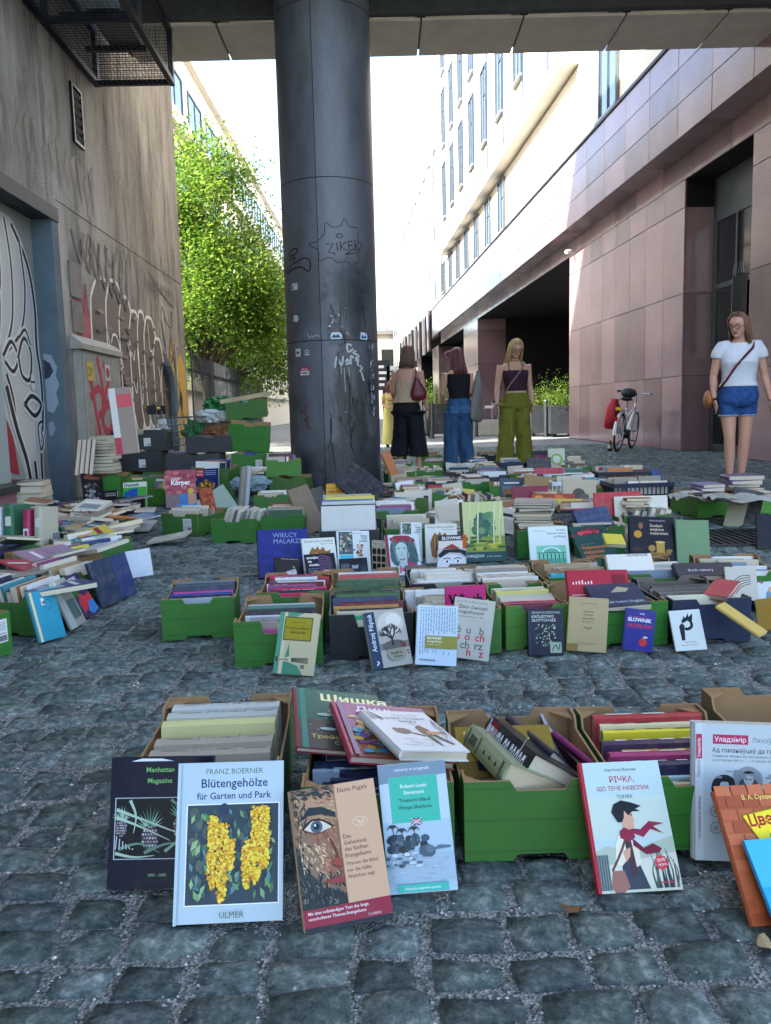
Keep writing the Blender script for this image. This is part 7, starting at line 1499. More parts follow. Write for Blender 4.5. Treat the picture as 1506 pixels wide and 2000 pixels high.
# tall dictionaries at the left edge
for i, (px, c_, th, nm) in enumerate(((-30, '#5a6a8a', .05, 'blue and white dictionary'), (6, '#c0c6cc', .03, 'white and navy booklet'), (30, '#2c6a4c', .06, 'green dictionary'), (62, '#a8285a', .045, 'pink and white technical dictionary'), (86, '#b9b4a0', .05, 'cream dictionary with red marks'))):
    p = G(px, 1112); a_ = R(-10); o = book(axes((p.x, p.y, .10), (.02, .1, 1), (math.cos(R(80)), math.sin(R(80)), 0)), .16, .24+.015*(i % 3), th, c_, nm+' standing tall at the left edge', spine=(lambda a, c=c_: (a.rect(.15, .08, .85, .55, '#d8dcdc'), a.rect(.3, .15, .7, .5, c))) if i == 3 else (lambda a: (a.rect(.2, .55, .8, .75, '#d0d0c4'), a.rect(.3, .2, .7, .45, '#3a3a3a') if 0 else None)))
# loose books strewn over the heap
SPOT = [(250, 1035, '#b9c0c4', 'grey ruled pad'), (215, 1050, '#2c3f78', 'blue brochure'), (180, 1040, '#b8a89a', 'beige book'), (235, 1080, '#cfd4d6', 'white folder'), (120, 1075, '#6a8a8c', 'pale teal flap book'), (150, 1000, '#8a5a34', 'brown flap book'), (205, 985, '#3a9ac0', 'bright blue glossy book'), (265, 1010, '#b96a2c', 'orange comic'), (300, 1050, '#c6c2b4', 'cream music folder'), (60, 1120, '#a03440', 'red and white booklet'), (110, 1110, '#8a8478', 'greige book'), (40, 1150, '#34466a', 'navy booklet'), (160, 1080, '#9a7a8c', 'mauve book'), (190, 1062, '#c9ccd0', 'white leaflet'), (90, 1020, '#b0a890', 'tan paperback'), (240, 1000, '#7a4a9a', 'violet leaflet'), (130, 1040, '#4a5a6a', 'slate book'), (175, 1015, '#d0ccc0', 'ivory book'), (60, 1060, '#5a7a5a', 'green booklet'), (285, 1000, '#3c6ea0', 'blue atlas')]
for i, (px, py, c_, nm) in enumerate(SPOT):
    p = G(px, py, .17 if px < 230 or py < 1030 else .03); a_ = rb_.uniform(0, 2*PI); tl = rb_.uniform(.0, .22); zd = Vector((math.cos(a_), math.sin(a_), tl)); xd = Vector((-math.sin(a_), math.cos(a_), rb_.uniform(-.25, .25)))
    if xd.cross(zd).z < 0: xd = -xd
    y_ = Vector(zd).normalized().cross(xd.normalized())
    o = book(axes(p, zd, xd if y_.z < 0 else -xd), rb_.uniform(.15, .2), rb_.uniform(.21, .28), rb_.uniform(.008, .022), c_, f'{nm} lying loose on the left heap', hard=False, art=(lambda a, c=c_: (a.rect(0, 0, 1, 1, c), a.rect(.12, .7, .8, .78, '#d8d6d0'), a.rect(.15, .15, .85, .55, '#8a98a4') if c[1] in '23456' else a.lines(.15, .8, .5, 4, .08, '#6a6a6c', .02))))
# books by the wall cabinet
zt = flat_stack((-2.72, 8.05), 11, 'the pile below the cabinet', yaw=-5, z0=.30, pal=LIGHT+[PAL[10], PAL[7]], wm=(.17, .22), hm=(.22, .28), tm=(.02, .045), jit=10)
carton('W1', (-2.72, 7.85), R(3), 'green', lab='green box carrying the book pile below the utility cabinet', w=.35, h=.29, flaps=False)
for i in range(4):
    book(axes((-2.98+.045*i, 7.86, .30), (.12, .1, .95), (.35, -.9, 0)), .2, .34, .035, ['#a83244', '#c0bdb6', '#b4323c', '#8a6a5a'][i], ORD[i]+' upright red and white annual beside the pile by the cabinet', art=lambda a: (a.rect(0, 0, 1, 1, '#c2b8b0'), a.rect(0, .6, 1, 1, '#a03040'), a.ell(.5, .4, .3, .2, '#b08a70')))
pbk(228, 888, .62, (-.10, .1, .97), (.9, .15, 0), .13, .40, .05, '#c2bab0', 'tall red and white annual upright on the book pile', lambda a: (a.rect(0, 0, 1, 1, '#8d7a6c'), a.rect(0, 0, .3, 1, '#c8c2ba'), a.rect(0, .0, .3, .25, '#a8283c'), a.rect(.3, .7, 1, .9, '#c04a50')))
flat_stack((-3.0, 7.0), 7, 'the white pile behind the pink plinth', yaw=10, z0=.0, pal=LIGHT, wm=(.2, .24), hm=(.26, .3), tm=(.03, .07))
# ================================================================== cabinet, cart, stacked cartons, bags
cab = empty('utility_cabinet', (0, 0, 0), A1); tag(cab, 'grey metal utility cabinet with red spray paint on the wall', 'cabinet')
M_CAB = pmat('cabinet_grey', '#9a958a', .6, .1, .15, 6); S0, S1, CZ0_, CZ1_, CD = 8.85, 10.18, .56, 1.56, .09
MB().b2((TL+.004, S0, CZ0_), (TL+CD, S1, CZ1_)).build('body', M_CAB, cab)
q = MB(); q.add([(TL+.004, S0-.06, CZ1_+.003), (TL+CD+.04, S0-.06, CZ1_+.003), (TL+CD+.04, S1+.06, CZ1_+.003), (TL+.004, S1+.06, CZ1_+.003), (TL+.004, S0-.06, CZ1_+.16), (TL+CD+.04, S0-.06, CZ1_+.06), (TL+CD+.04, S1+.06, CZ1_+.06), (TL+.004, S1+.06, CZ1_+.16)], [(3, 2, 1, 0), (4, 5, 6, 7), (0, 1, 5, 4), (1, 2, 6, 5), (2, 3, 7, 6), (3, 0, 4, 7)]); q.build('lid', M_CAB, cab)
MB().b2((TL+.004, S0-.03, CZ0_-.12), (TL+CD+.02, S1+.03, CZ0_-.003)).build('base', M_CAB, cab)
rbm = MB().b2((0, -.018, .03), (.014, .018, CZ1_-CZ0_-.03)).mesh('rib'); rbm.materials.append(M_CAB)
for i in range(20): inst('rib', rbm, cab, loc=(TL+CD+.0005, S0+.05+i*(S1-S0-.1)/19, CZ0_))
a_ = Art(S1-S0, CZ1_-CZ0_, step=.0003, seed=9); a_.map = lambda X, Y, z: (TL+CD+.0155+z, S0+X, CZ0_+Y)
RD = '#a5243c'
for pts in ([(.12, .85), (.2, .5), (.3, .1)], [(.12, .5), (.35, .6), (.5, .4), (.3, .3)], [(.35, .95), (.45, .6), (.4, .2), (.6, .1)], [(.5, .9), (.62, .7), (.5, .5), (.66, .35), (.6, .05)], [(.7, .6), (.78, .45), (.66, .4)]): a_.stroke(pts, .09, RD)
for px_ in (.2, .32, .45, .58): a_.stroke([(px_, .2), (px_+.01, -.05)], .025, RD)
a_.rect(.08, .68, .24, .88, '#c0a03a'); a_.txt('29', .10, .73, .10, '#4a3a18', bold=.01); a_.rect(.54, .70, .68, .88, '#b9b5aa'); a_.ell(.61, .79, .05, .06, '#8a3040')
a_.build('graffiti', cab, attmat('spray_paint', .6))
a_ = Art(.8, .5, step=.0004, seed=10); a_.map = lambda X, Y, z: (TL+.002+z, 9.0+X, .02+Y)
for px_ in (.1, .3, .5, .72): a_.stroke([(px_, .85), (px_+.1, .4), (px_+.14, .0)], .05, RD)
a_.build('graffiti', lb, attmat('spray_paint', .6))

def stackbox(key, p, z, yaw, colr, lab, w=.58, d=.38, h=.22, tilt=None, var=0): return carton(key, p, R(yaw), colr, w=w, d=d, h=h, z=z, lab=lab, tilt=tilt, flaps=False, var=var, label_at=(.05, .05) if 'sticker' in lab else None, group='cartons stacked near the trolley')
stackbox('S0', (-2.62, 8.7), 0, 4, 'green', 'green carton at the bottom of the black carton stack', h=.25)
stackbox('S1', (-2.66, 8.72), .253, 3, 'black', 'black carton with white sticker in the middle of its stack')
stackbox('S2', (-2.60, 8.74), .477, 5, 'black', 'black carton with white sticker on top of its stack', var=1)
stackbox('S3', (-1.92, 8.25), 0, 2, 'olive', 'olive carton at the bottom of the grey carton stack', h=.27, w=.54)
stackbox('S4', (-1.93, 8.27), .273, 1, 'grey', 'dark grey carton lying on the olive carton', h=.18, w=.54)
stackbox('S5', (-1.80, 8.45), .456, -3, 'grey', 'dark grey carton on top of its stack before the trolley', h=.17, w=.48)
stackbox('S6', (-1.38, 8.45), 0, 0, 'black', 'black carton under the green cartons beside the column', h=.23, w=.42)
stackbox('S7', (-1.38, 8.47), .233, 2, 'green', 'green carton with white sticker and hand hole beside the column', h=.2, w=.40, d=.34)
stackbox('S8', (-1.40, 8.48), .47, 6, 'green', 'green carton tilted on edge on the stack beside the column', h=.28, w=.42, d=.30, tilt=(.12, .09))
stackbox('S9', (-1.52, 9.2), .80, 3, 'green', 'green carton perched high on the trolley load', h=.2, w=.44, d=.3, tilt=(.1, -.08))
stackbox('S10', (-2.45, 8.1), 0, 6, 'green', 'green carton before the black stack with loose paper', h=.24, w=.42)
stackbox('S11', (-2.05, 7.75), 0, -4, 'olive', 'olive carton right behind the anatomy book', h=.16, w=.40)
stackbox('S12', (-1.62, 7.72), 0, 8, 'green', 'green carton on the ground left of the grey plastic bag', h=.18, w=.38)
stackbox('S13', (-.98, 8.25), 0, -6, 'olive', 'olive carton tucked against the column foot', h=.2, w=.38, d=.34)
stackbox('S14', (-1.02, 8.27), .203, 7, 'lime', 'lime carton on the olive one against the column foot', h=.17, w=.36, d=.32)
stackbox('S15', (-1.66, 7.75), .183, -7, 'green', 'green carton on another left of the grey plastic bag', h=.17, w=.36, d=.34, tilt=(.06, .05))
for kx, nn in (('S14', 9), ('S15', 9), ('S10', 12), ('S11', 10), ('S2', 10), ('S6', 8), ('S7', 10)):
    FARB2 = FARB; fill(kx, '', n=nn, raw=True, pal=LIGHT+PAL, hmin=.2, hmax=.24)
# shopping trolley
ct = empty('shopping_cart', (-2.0, 9.55, 0), R(4)); tag(ct, 'wire shopping trolley piled with bags behind the cartons', 'trolley')
M_WIRE = pmat('chrome_wire', '#9aa0a2', .3, .9, .1)
L0, L1, WB = -.5, .5, .27; zb, zt_ = .42, .82
wr = MB()
def rect_loop(x0, x1, w_, z, r): wr.tube([(x0, -w_, z), (x1, -w_, z), (x1, w_, z), (x0, w_, z), (x0, -w_, z)], r, 6)
for i, f in enumerate((0, .2, .4, .6, .8, 1)): z = zb+(zt_-zb)*f; rect_loop(L0-.06*f, L1+.02*f, WB-.06+.06*f, z, .009 if i == 5 else .004)
for i in range(27):
    f = i/26; x_ = L0+(L1-L0)*f; xt = L0-.06+(L1+.08-L0)*f
    for s_ in (-1, 1): wr.tube([(x_, s_*(WB-.06), zb), (xt, s_*WB, zt_)], .003, 5)
for i in range(13):
    y_ = -WB+.06+(2*WB-.12)*i/12
    wr.tube([(L0, y_, zb), (L1, y_, zb)], .003, 5); wr.tube([(L1, y_, zb), (L1+.02, y_*1.25, zt_)], .003, 5); wr.tube([(L0, y_, zb), (L0-.06, y_*1.25, zt_)], .003, 5)
tag(wr.build('basket', M_WIRE, ct), kind='stuff')
fr = MB()
for s_ in (-1, 1): fr.tube([(L1-.05, s_*.2, .12), (L0+.1, s_*.22, .14), (L0-.02, s_*.24, .4), (L0-.10, s_*.26, .9)], .012, 8); fr.tube([(L0+.2, s_*.22, .14), (L0+.3, s_*.22, zb)], .010, 8)
fr.build('frame', M_WIRE, ct)
MB().tube([(L0-.12, -.28, .93), (L0-.12, .28, .93)], .018, 10).build('handle', pmat('yellow_plastic', '#c39a2a', .4), ct)
for s_ in (-1, 1): MB().b2((L0-.15, s_*.27-.02, .86), (L0-.05, s_*.27+.02, .96)).build('handle_bracket', M_BLK, ct)
for x_ in (L1-.08, L0+.12):
    for s_ in (-1, 1): MB().tube([(x_, s_*.2-.015, .065), (x_, s_*.2+.015, .065)], .063, 14).build('wheel', M_BLK, ct)
def lump(name, loc, rx, ry, rz, col, lab, seed, cat, rough=.45, amp=.25):
    q = MB(); q.ell((0, 0, 0), rx, ry, rz, 40, 28); vs = []
    for p in q.v:
        v_ = Vector(p); n_ = v_.normalized()*3.0+Vector((seed*7.1, seed, 0)); k = 1+amp*1.3*mnoise.noise(n_)+amp*1.1*abs(mnoise.noise(n_*2.2))-amp*.8*abs(mnoise.noise(n_*4.7))
        vs.append((v_.x*k, v_.y*k, max(-rz*.75, v_.z*k)))
    q.v = vs; o = q.build(name, pmat(name+col[1:], col, rough, 0, .15, 14, .006, 40), loc=loc); tag(o, lab, cat); return o
lump('carrier_bag', (-1.86, 9.5, .93), .20, .16, .11, '#1f6a30', 'green plastic carrier bag on top of the trolley', 1, 'bag')
lump('carrier_bag', (-1.9, 9.42, .82), .22, .15, .09, '#c6c8c4', 'white crumpled plastic bag in the trolley below the green one', 2, 'bag')
lump('carrier_bag', (-1.62, 9.5, .86), .2, .18, .13, '#7ab5a2', 'pale turquoise bag in the trolley beside the white one', 3, 'bag')
lump('carrier_bag', (-2.12, 9.5, .62), .18, .18, .18, '#2f7a3a', 'green bag pressed against the trolley wires', 5, 'bag')
lump('carrier_bag', (-1.83, 9.42, .62), .24, .18, .14, '#8a5a3c', 'brown paper bag deep in the trolley', 6, 'bag')
lump('carrier_bag', (-1.24, 7.55, .20), .17, .13, .08, '#7f959c', 'grey blue plastic bag draped over the green box by the column', 4, 'bag', .3)
flat_stack((-1.2, 7.62), 4, 'the few on the grey bag by the column', z0=.29, pal=LIGHT, jit=25)
pl = MB().b2((0, -.01, 0), (.02, .01, .26)); 
o = MB().b2((-.3, -.04, 0), (.28, .04, .05)).build('wooden_board', pmat('raw_wood', '#b0a078', .7, 0, .2, 9), loc=(-1.55, 9.42, 1.0), rot=(0, -.15, .25)); tag(o, 'pale wooden board lying across the trolley load', 'board')
# rolled papers standing between boxes
for i, (px, py, c_, lab) in enumerate(((478, 1010, '#a8acae', 'grey rolled poster standing between the green boxes'), (468, 1012, '#8a8478', 'tan rolled poster beside the grey roll'))):
    p = G(px, py); tag(MB().tube([(0, 0, 0), (.05, .02, .42)], .025, 12).build('poster_roll', pmat('roll'+str(i), c_, .7), loc=(p.x, p.y, 0), smooth=False), lab, 'poster roll')
# small waste bits: bottle by the bicycle
e = empty('bottle', G(1191, 881)); tag(e, 'small brown glass bottle on the cobbles beside the bicycle', 'bottle')
MB().tube([(0, 0, 0), (0, 0, .14), (0, 0, .17), (0, 0, .2)], [.035, .035, .014, .013], 12).build('body', pmat('brown_glass', '#4a2f22', .15), e, smooth=True); MB().tube([(0, 0, .05), (0, 0, .12)], .0355, 12).build('bottle_label', pmat('paper_label', '#b9b2a4', .7), e)

# ================================================================== planters, bollards, barrier
def planter(px, py, lab, w_=.75, hh=.85, bush=.55, seed=1, lit=False):
    p = G(px, py); e = empty('planter', p, A0); tag(e, lab, 'planter'); m_ = pmat('planter_metal', '#3c3f44', .45, .4)
    q = MB(); q.box((0, 0, hh/2+.04), (w_, w_, hh-.08), 0, None, 1.04); q.build('tub', m_, e)
    for sx_ in (-1, 1):
        for sy_ in (-1, 1): MB().b2((sx_*w_*.4-.04, sy_*w_*.4-.04, 0), (sx_*w_*.4+.04, sy_*w_*.4+.04, .078)).build('foot', M_BLK, e)
    MB().b2((-w_*.47, -w_*.47, hh), (w_*.47, w_*.47, hh+.02)).build('soil', pmat('soil', '#2e261f', .95), e)
    rnd = random.Random(seed); cr = MB()
    for i in range(int(300*bush/.5)):
        u_ = Vector((rnd.gauss(0, .36), rnd.gauss(0, .36), abs(rnd.gauss(0, .55)))); pp = Vector((u_.x*w_*.9, u_.y*w_*.9, hh+.05+u_.z*bush)); leaf_quads(cr, pp, 4, .05, rnd, GREENS if not lit else [(.17, .27, .04), (.13, .22, .03), (.22, .30, .05)], .1)  # lit: sunlight put into the leaf colours, the dark greens left out
    for i in range(5): x_, y_ = rnd.uniform(-.2, .2), rnd.uniform(-.2, .2); cr.tube([(x_, y_, hh), (x_*1.5, y_*1.5, hh+bush)], [.012, .005], 5, 0)
    cr.c = [c_ if c_ is not None else (.06, .05, .03, 1) for c_ in cr.c]
    cr.build('foliage', M_LEAF, e)
planter(1096, 852, 'dark planter with tall bush at the pillar edge behind the olive trousers', seed=2, bush=.55)
planter(1058, 851, 'dark planter with bright yellow green leaves right of the olive trousers', seed=3, bush=.35, lit=True)
planter(855, 852, 'dark planter with flowering bush between the two browsing women', seed=4, bush=.6, hh=.95)
def bollard(px, py, lab, h_=1.0):
    p = G(px, py); e = empty('bollard', p); tag(e, lab, 'bollard', 'slim steel bollards along the street')
    MB().tube([(0, 0, 0), (0, 0, h_-.03), (0, 0, h_)], [.05, .05, .035], 14).build('shaft', pmat('bollard_steel', '#4a4f52', .35, .7), e, smooth=False); MB().tube([(0, 0, 0), (0, 0, .02)], .075, 14).build('base', M_BLK, e)
bollard(1066, 853, 'steel bollard right of the olive trousers'); bollard(931, 852, 'steel bollard right of the blue jeans'); bollard(845, 856, 'steel bollard between the two browsing women')
p = G(948, 850); e = empty('concrete_block', p, R(3)); tag(e, 'low pale concrete block by the passage entrance', 'block')
MB().box((0, 0, .24), (.85, .5, .48), 0, None, .94).build('body', pmat('pale_concrete', '#a9a8a2', .85, 0, .15, 5, .004, 50), e)
MB().b2((-.35, -.19, .4825), (.35, .19, .50)).build('soil', pmat('soil', '#2e261f', .95), e)
p = G(972, 840); e = empty('parking_barrier', (p.x, p.y, 0), A0); tag(e, 'grey parking barrier cabinet with short white arm by the passage', 'barrier')
MB().b2((-.2, -.16, 0), (.2, .16, 1.0)).build('cabinet', pmat('barrier_grey', '#8d9192', .5, .2), e); MB().b2((-.22, -.18, 1.003), (.22, .18, 1.06)).build('lid', M_BLK, e)
MB().b2((-.95, -.22, .80), (.1, -.165, .90)).build('arm', pmat('white_plastic', '#d7d8d6', .4), e); MB().b2((-.7, -.224, .81), (-.5, -.221, .89)).build('stripe', pmat('red_stripe', '#a8303a', .5), e)
p = G(943, 820); 
# bicycle
def bicycle(loc, yaw, lean):
    e = empty('bicycle', loc); e.rotation_euler = (0, lean, yaw); tag(e, 'white city bicycle with red pannier bag parked by the granite wall', 'bicycle')
    M_T = pmat('tyre', '#1c1c1e', .8); M_W = pmat('bike_white', '#c9ccd0', .3, .2, .05); r_ = .34
    for y_, nm in ((0, 'wheel'), (1.06, 'wheel')):
        n = 36; wh = MB().tube([(0, y_+(r_-.015)*math.cos(2*PI*i/n), r_+(r_-.015)*math.sin(2*PI*i/n)) for i in range(n+1)], .019, 8, caps=False).build(nm, M_T, e, smooth=True)
        MB().tube([(0, y_+(r_-.045)*math.cos(2*PI*i/n), r_+(r_-.045)*math.sin(2*PI*i/n)) for i in range(n+1)], .010, 6, caps=False).build('rim', M_WIRE, wh, smooth=True)
        sp = MB(); 
        for i in range(20): a2 = 2*PI*i/20; sp.tube([(.02*(-1)**i, y_, r_), (0, y_+(r_-.05)*math.cos(a2), r_+(r_-.05)*math.sin(a2))], .0018, 4)
        tag(sp.build('spokes', M_WIRE, wh), kind='stuff'); MB().tube([(-.05, y_, r_), (.05, y_, r_)], .022, 10).build('hub', M_WIRE, wh)
        md = MB(); rings = []
        for i in range(15):
            a2 = R(20)+R(165)*i/14; c_, s_ = math.cos(a2), math.sin(a2); rr = r_+.028; rings.append([(x_, y_+(rr+dz)*c_, r_+(rr+dz)*s_) for x_, dz in ((-.03, -.008), (-.015, .004), (.015, .004), (.03, -.008))])
        md.loft(rings, 0, False, False); md.build('mudguard', M_W, e, smooth=True)
    fr = MB(); bb, st, hd = (0, .45, .30), (0, .30, .78), (0, .92, .86)
    for a2, b2, rr in ((bb, st, .018), (bb, (0, .95, .72), .022), ((0, .36, .6), (0, .94, .78), .016), ((0, .96, .66), hd, .02)): fr.tube([a2, b2], rr, 10)
    for s_ in (-.045, .045): fr.tube([(s_, 0, r_), (s_*.5, .45, .30)], .010, 8); fr.tube([(s_, 0, r_), (s_*.4, .31, .72)], .009, 8); fr.tube([(s_, 1.06, r_), (s_, 1.0, .62), (0, .96, .68)], .012, 8)
    fr.build('frame', M_W, e, smooth=True)
    MB().tube([st, (0, .27, .92)], .013, 8).build('seat_post', M_WIRE, e)
    q = MB(); q.loft([[(x_*.13*f+0, y_, .94+z_) for x_, z_ in ((-1, -.02), (-.6, .025), (0, .03), (.6, .025), (1, -.02), (0, -.04))] for y_, f in ((.12, .6), (.16, 1.0), (.24, .85), (.34, .35), (.40, .18))]); q.build('saddle', M_BLK, e, smooth=True)
    MB().tube([hd, (0, .90, 1.02)], .014, 8).build('stem', M_WIRE, e)
    hb = MB().tube([(-.31, .72, 1.05), (-.26, .82, 1.06), (-.1, .90, 1.04), (.1, .90, 1.04), (.26, .82, 1.06), (.31, .72, 1.05)], .011, 8).build('handlebar', M_WIRE, e, smooth=True)
    for s_ in (-1, 1): MB().tube([(s_*.31, .71, 1.05), (s_*.275, .80, 1.06)], .017, 8).build('grip', M_BLK, hb)
    rk = MB(); [rk.tube([(s_*.06, -.25, .72), (s_*.06, .25, .74)], .006, 6) for s_ in (-1, 0, 1)]; [rk.tube([(s_*.06, -.1, .72), (s_*.05, 0, r_)], .005, 6) for s_ in (-1, 1)]; rk.build('rack', M_BLK, e)
    q = MB(); rgs = []
    for z_, f_ in ((-.25, .72), (-.23, .92), (-.1, 1.05), (.05, 1.0), (.16, .9), (.22, .62), (.27, .55), (.285, .4)):
        rgs.append([(f_*.105*math.copysign(abs(math.cos(2*PI*i/20))**.55, math.cos(2*PI*i/20))*(1+.06*math.sin(i*2.3+z_*30)), f_*.19*math.copysign(abs(math.sin(2*PI*i/20))**.55, math.sin(2*PI*i/20)), z_) for i in range(20)])
    q.loft(rgs); q.build('pannier', pmat('red_bag', '#a8202e', .5, 0, .15, 20, .003, 60), e, loc=(-.17, .02, .64), smooth=True)
    q = MB(); q.ell((0, 0, 0), .14, .18, .09, 16, 10); q.build('dark_bag', pmat('dark_bag', '#22262c', .6), e, loc=(0, .3, 1.04), smooth=True)
    MB().b2((-.03, -.40, .55), (.03, -.36, .63)).build('rear_light', pmat('red_lens', '#b01e20', .2), e); MB().b2((-.05, -.30, .74), (.05, -.27, .79)).build('reflector', pmat('yellow_lens', '#c9b82a', .3), e)
    MB().tube([(-.05, .45, .30), (.07, .45, .30)], .085, 18).build('chainring', M_BLK, e)
    for s_ in (-1, 1): MB().tube([(s_*.075, .45, .30), (s_*.08, .45+s_*.12, .30-s_*.11)], .009, 6).build('crank', M_WIRE, e); MB().b2((s_*.13-.05, .45+s_*.12-.04, .285-s_*.11), (s_*.13+.05, .45+s_*.12+.04, .305-s_*.11)).build('pedal', M_BLK, e)
    MB().tube([(.03, .35, .28), (-.16, .22, .0)], .009, 6).build('stand', M_BLK, e)
bicycle(G(1205, 882), R(-30), R(7))
# ================================================================== people
def remeshed(o, vs=.011, sm=6):
    m_ = o.modifiers.new('skin', 'REMESH'); m_.mode = 'VOXEL'; m_.voxel_size = vs; m_.use_smooth_shade = True
    s_ = o.modifiers.new('soften', 'SMOOTH'); s_.iterations = sm; s_.factor = .5; return o
FOLD = bpy.data.textures.new('cloth_folds', 'CLOUDS'); FOLD.noise_scale = .09; FOLD.noise_depth = 2
def folds(o, st=.03):
    d_ = o.modifiers.new('folds', 'DISPLACE'); d_.texture = FOLD; d_.strength = st; d_.mid_level = .35; return o
def ring(cx, cy, z, rx, ry, n=20, ex=2.3, tiltx=0.0, rzn=0.0):
    out = []
    for i in range(n):
        a2 = 2*PI*i/n; c_, s_ = math.cos(a2), math.sin(a2); x_ = rx*math.copysign(abs(c_)**(2/ex), c_); y_ = ry*math.copysign(abs(s_)**(2/ex), s_)
        if rzn: x_, y_ = x_*math.cos(rzn)-y_*math.sin(rzn), x_*math.sin(rzn)+y_*math.cos(rzn)
        out.append((cx+x_, cy+y_, z+tiltx*x_))
    return out
def interp(tab, z):
    for i in range(len(tab)-1):
        a2, b2 = tab[i], tab[i+1]
        if a2[0] <= z <= b2[0]:
            f = (z-a2[0])/(b2[0]-a2[0]); return [p+(q-p)*f for p, q in zip(a2[1:], b2[1:])]
    return list(tab[0][1:] if z < tab[0][0] else tab[-1][1:])
# height fraction, half width, half depth, forward shift (all of body height)
TORSO = [(.455, .070, .052, .004), (.48, .094, .066, .004), (.52, .103, .070, .006), (.56, .094, .064, .004), (.61, .076, .055, .0), (.65, .077, .056, -.002), (.69, .085, .062, -.006), (.725, .090, .070, -.012), (.765, .094, .060, -.004), (.80, .096, .048, .004), (.822, .080, .040, .008), (.838, .045, .034, .008), (.855, .031, .032, .002), (.885, .029, .031, -.004)]
SKIN = {}
def skinmat(c):
    if c in SKIN: return SKIN[c]
    x = NT('skin'+c[1:]); x.set(x.mix(c, '#b5735c', x.ramp(x.noise(9, 3), [(.4, '#000000'), (.8, '#505050')])), .5, 0, .4); x.b.inputs['Subsurface Weight'].default_value = .12; x.b.inputs['Subsurface Radius'].default_value = (.01, .004, .002); SKIN[c] = x.m; return x.m
def cloth(name, c, rough=.85, stretch=(1, 1, .35), bump=.010, bs=14, var=.22):
    if name in MATS: return MATS[name]
    x = NT(name); c4 = lin(c); n1 = x.noise(bs, 4, .6, stretch=stretch); n2 = x.noise(350, 2)
    a2 = tuple(k*(1-var) for k in c4[:3]); b2 = tuple(min(1, k*(1+var)) for k in c4[:3])
    x.set(x.ramp(n1, [(.3, a2), (.7, b2)]), rough, 0, .25); x.bump(n1, bump, .9); MATS[name] = x.m; return x.m

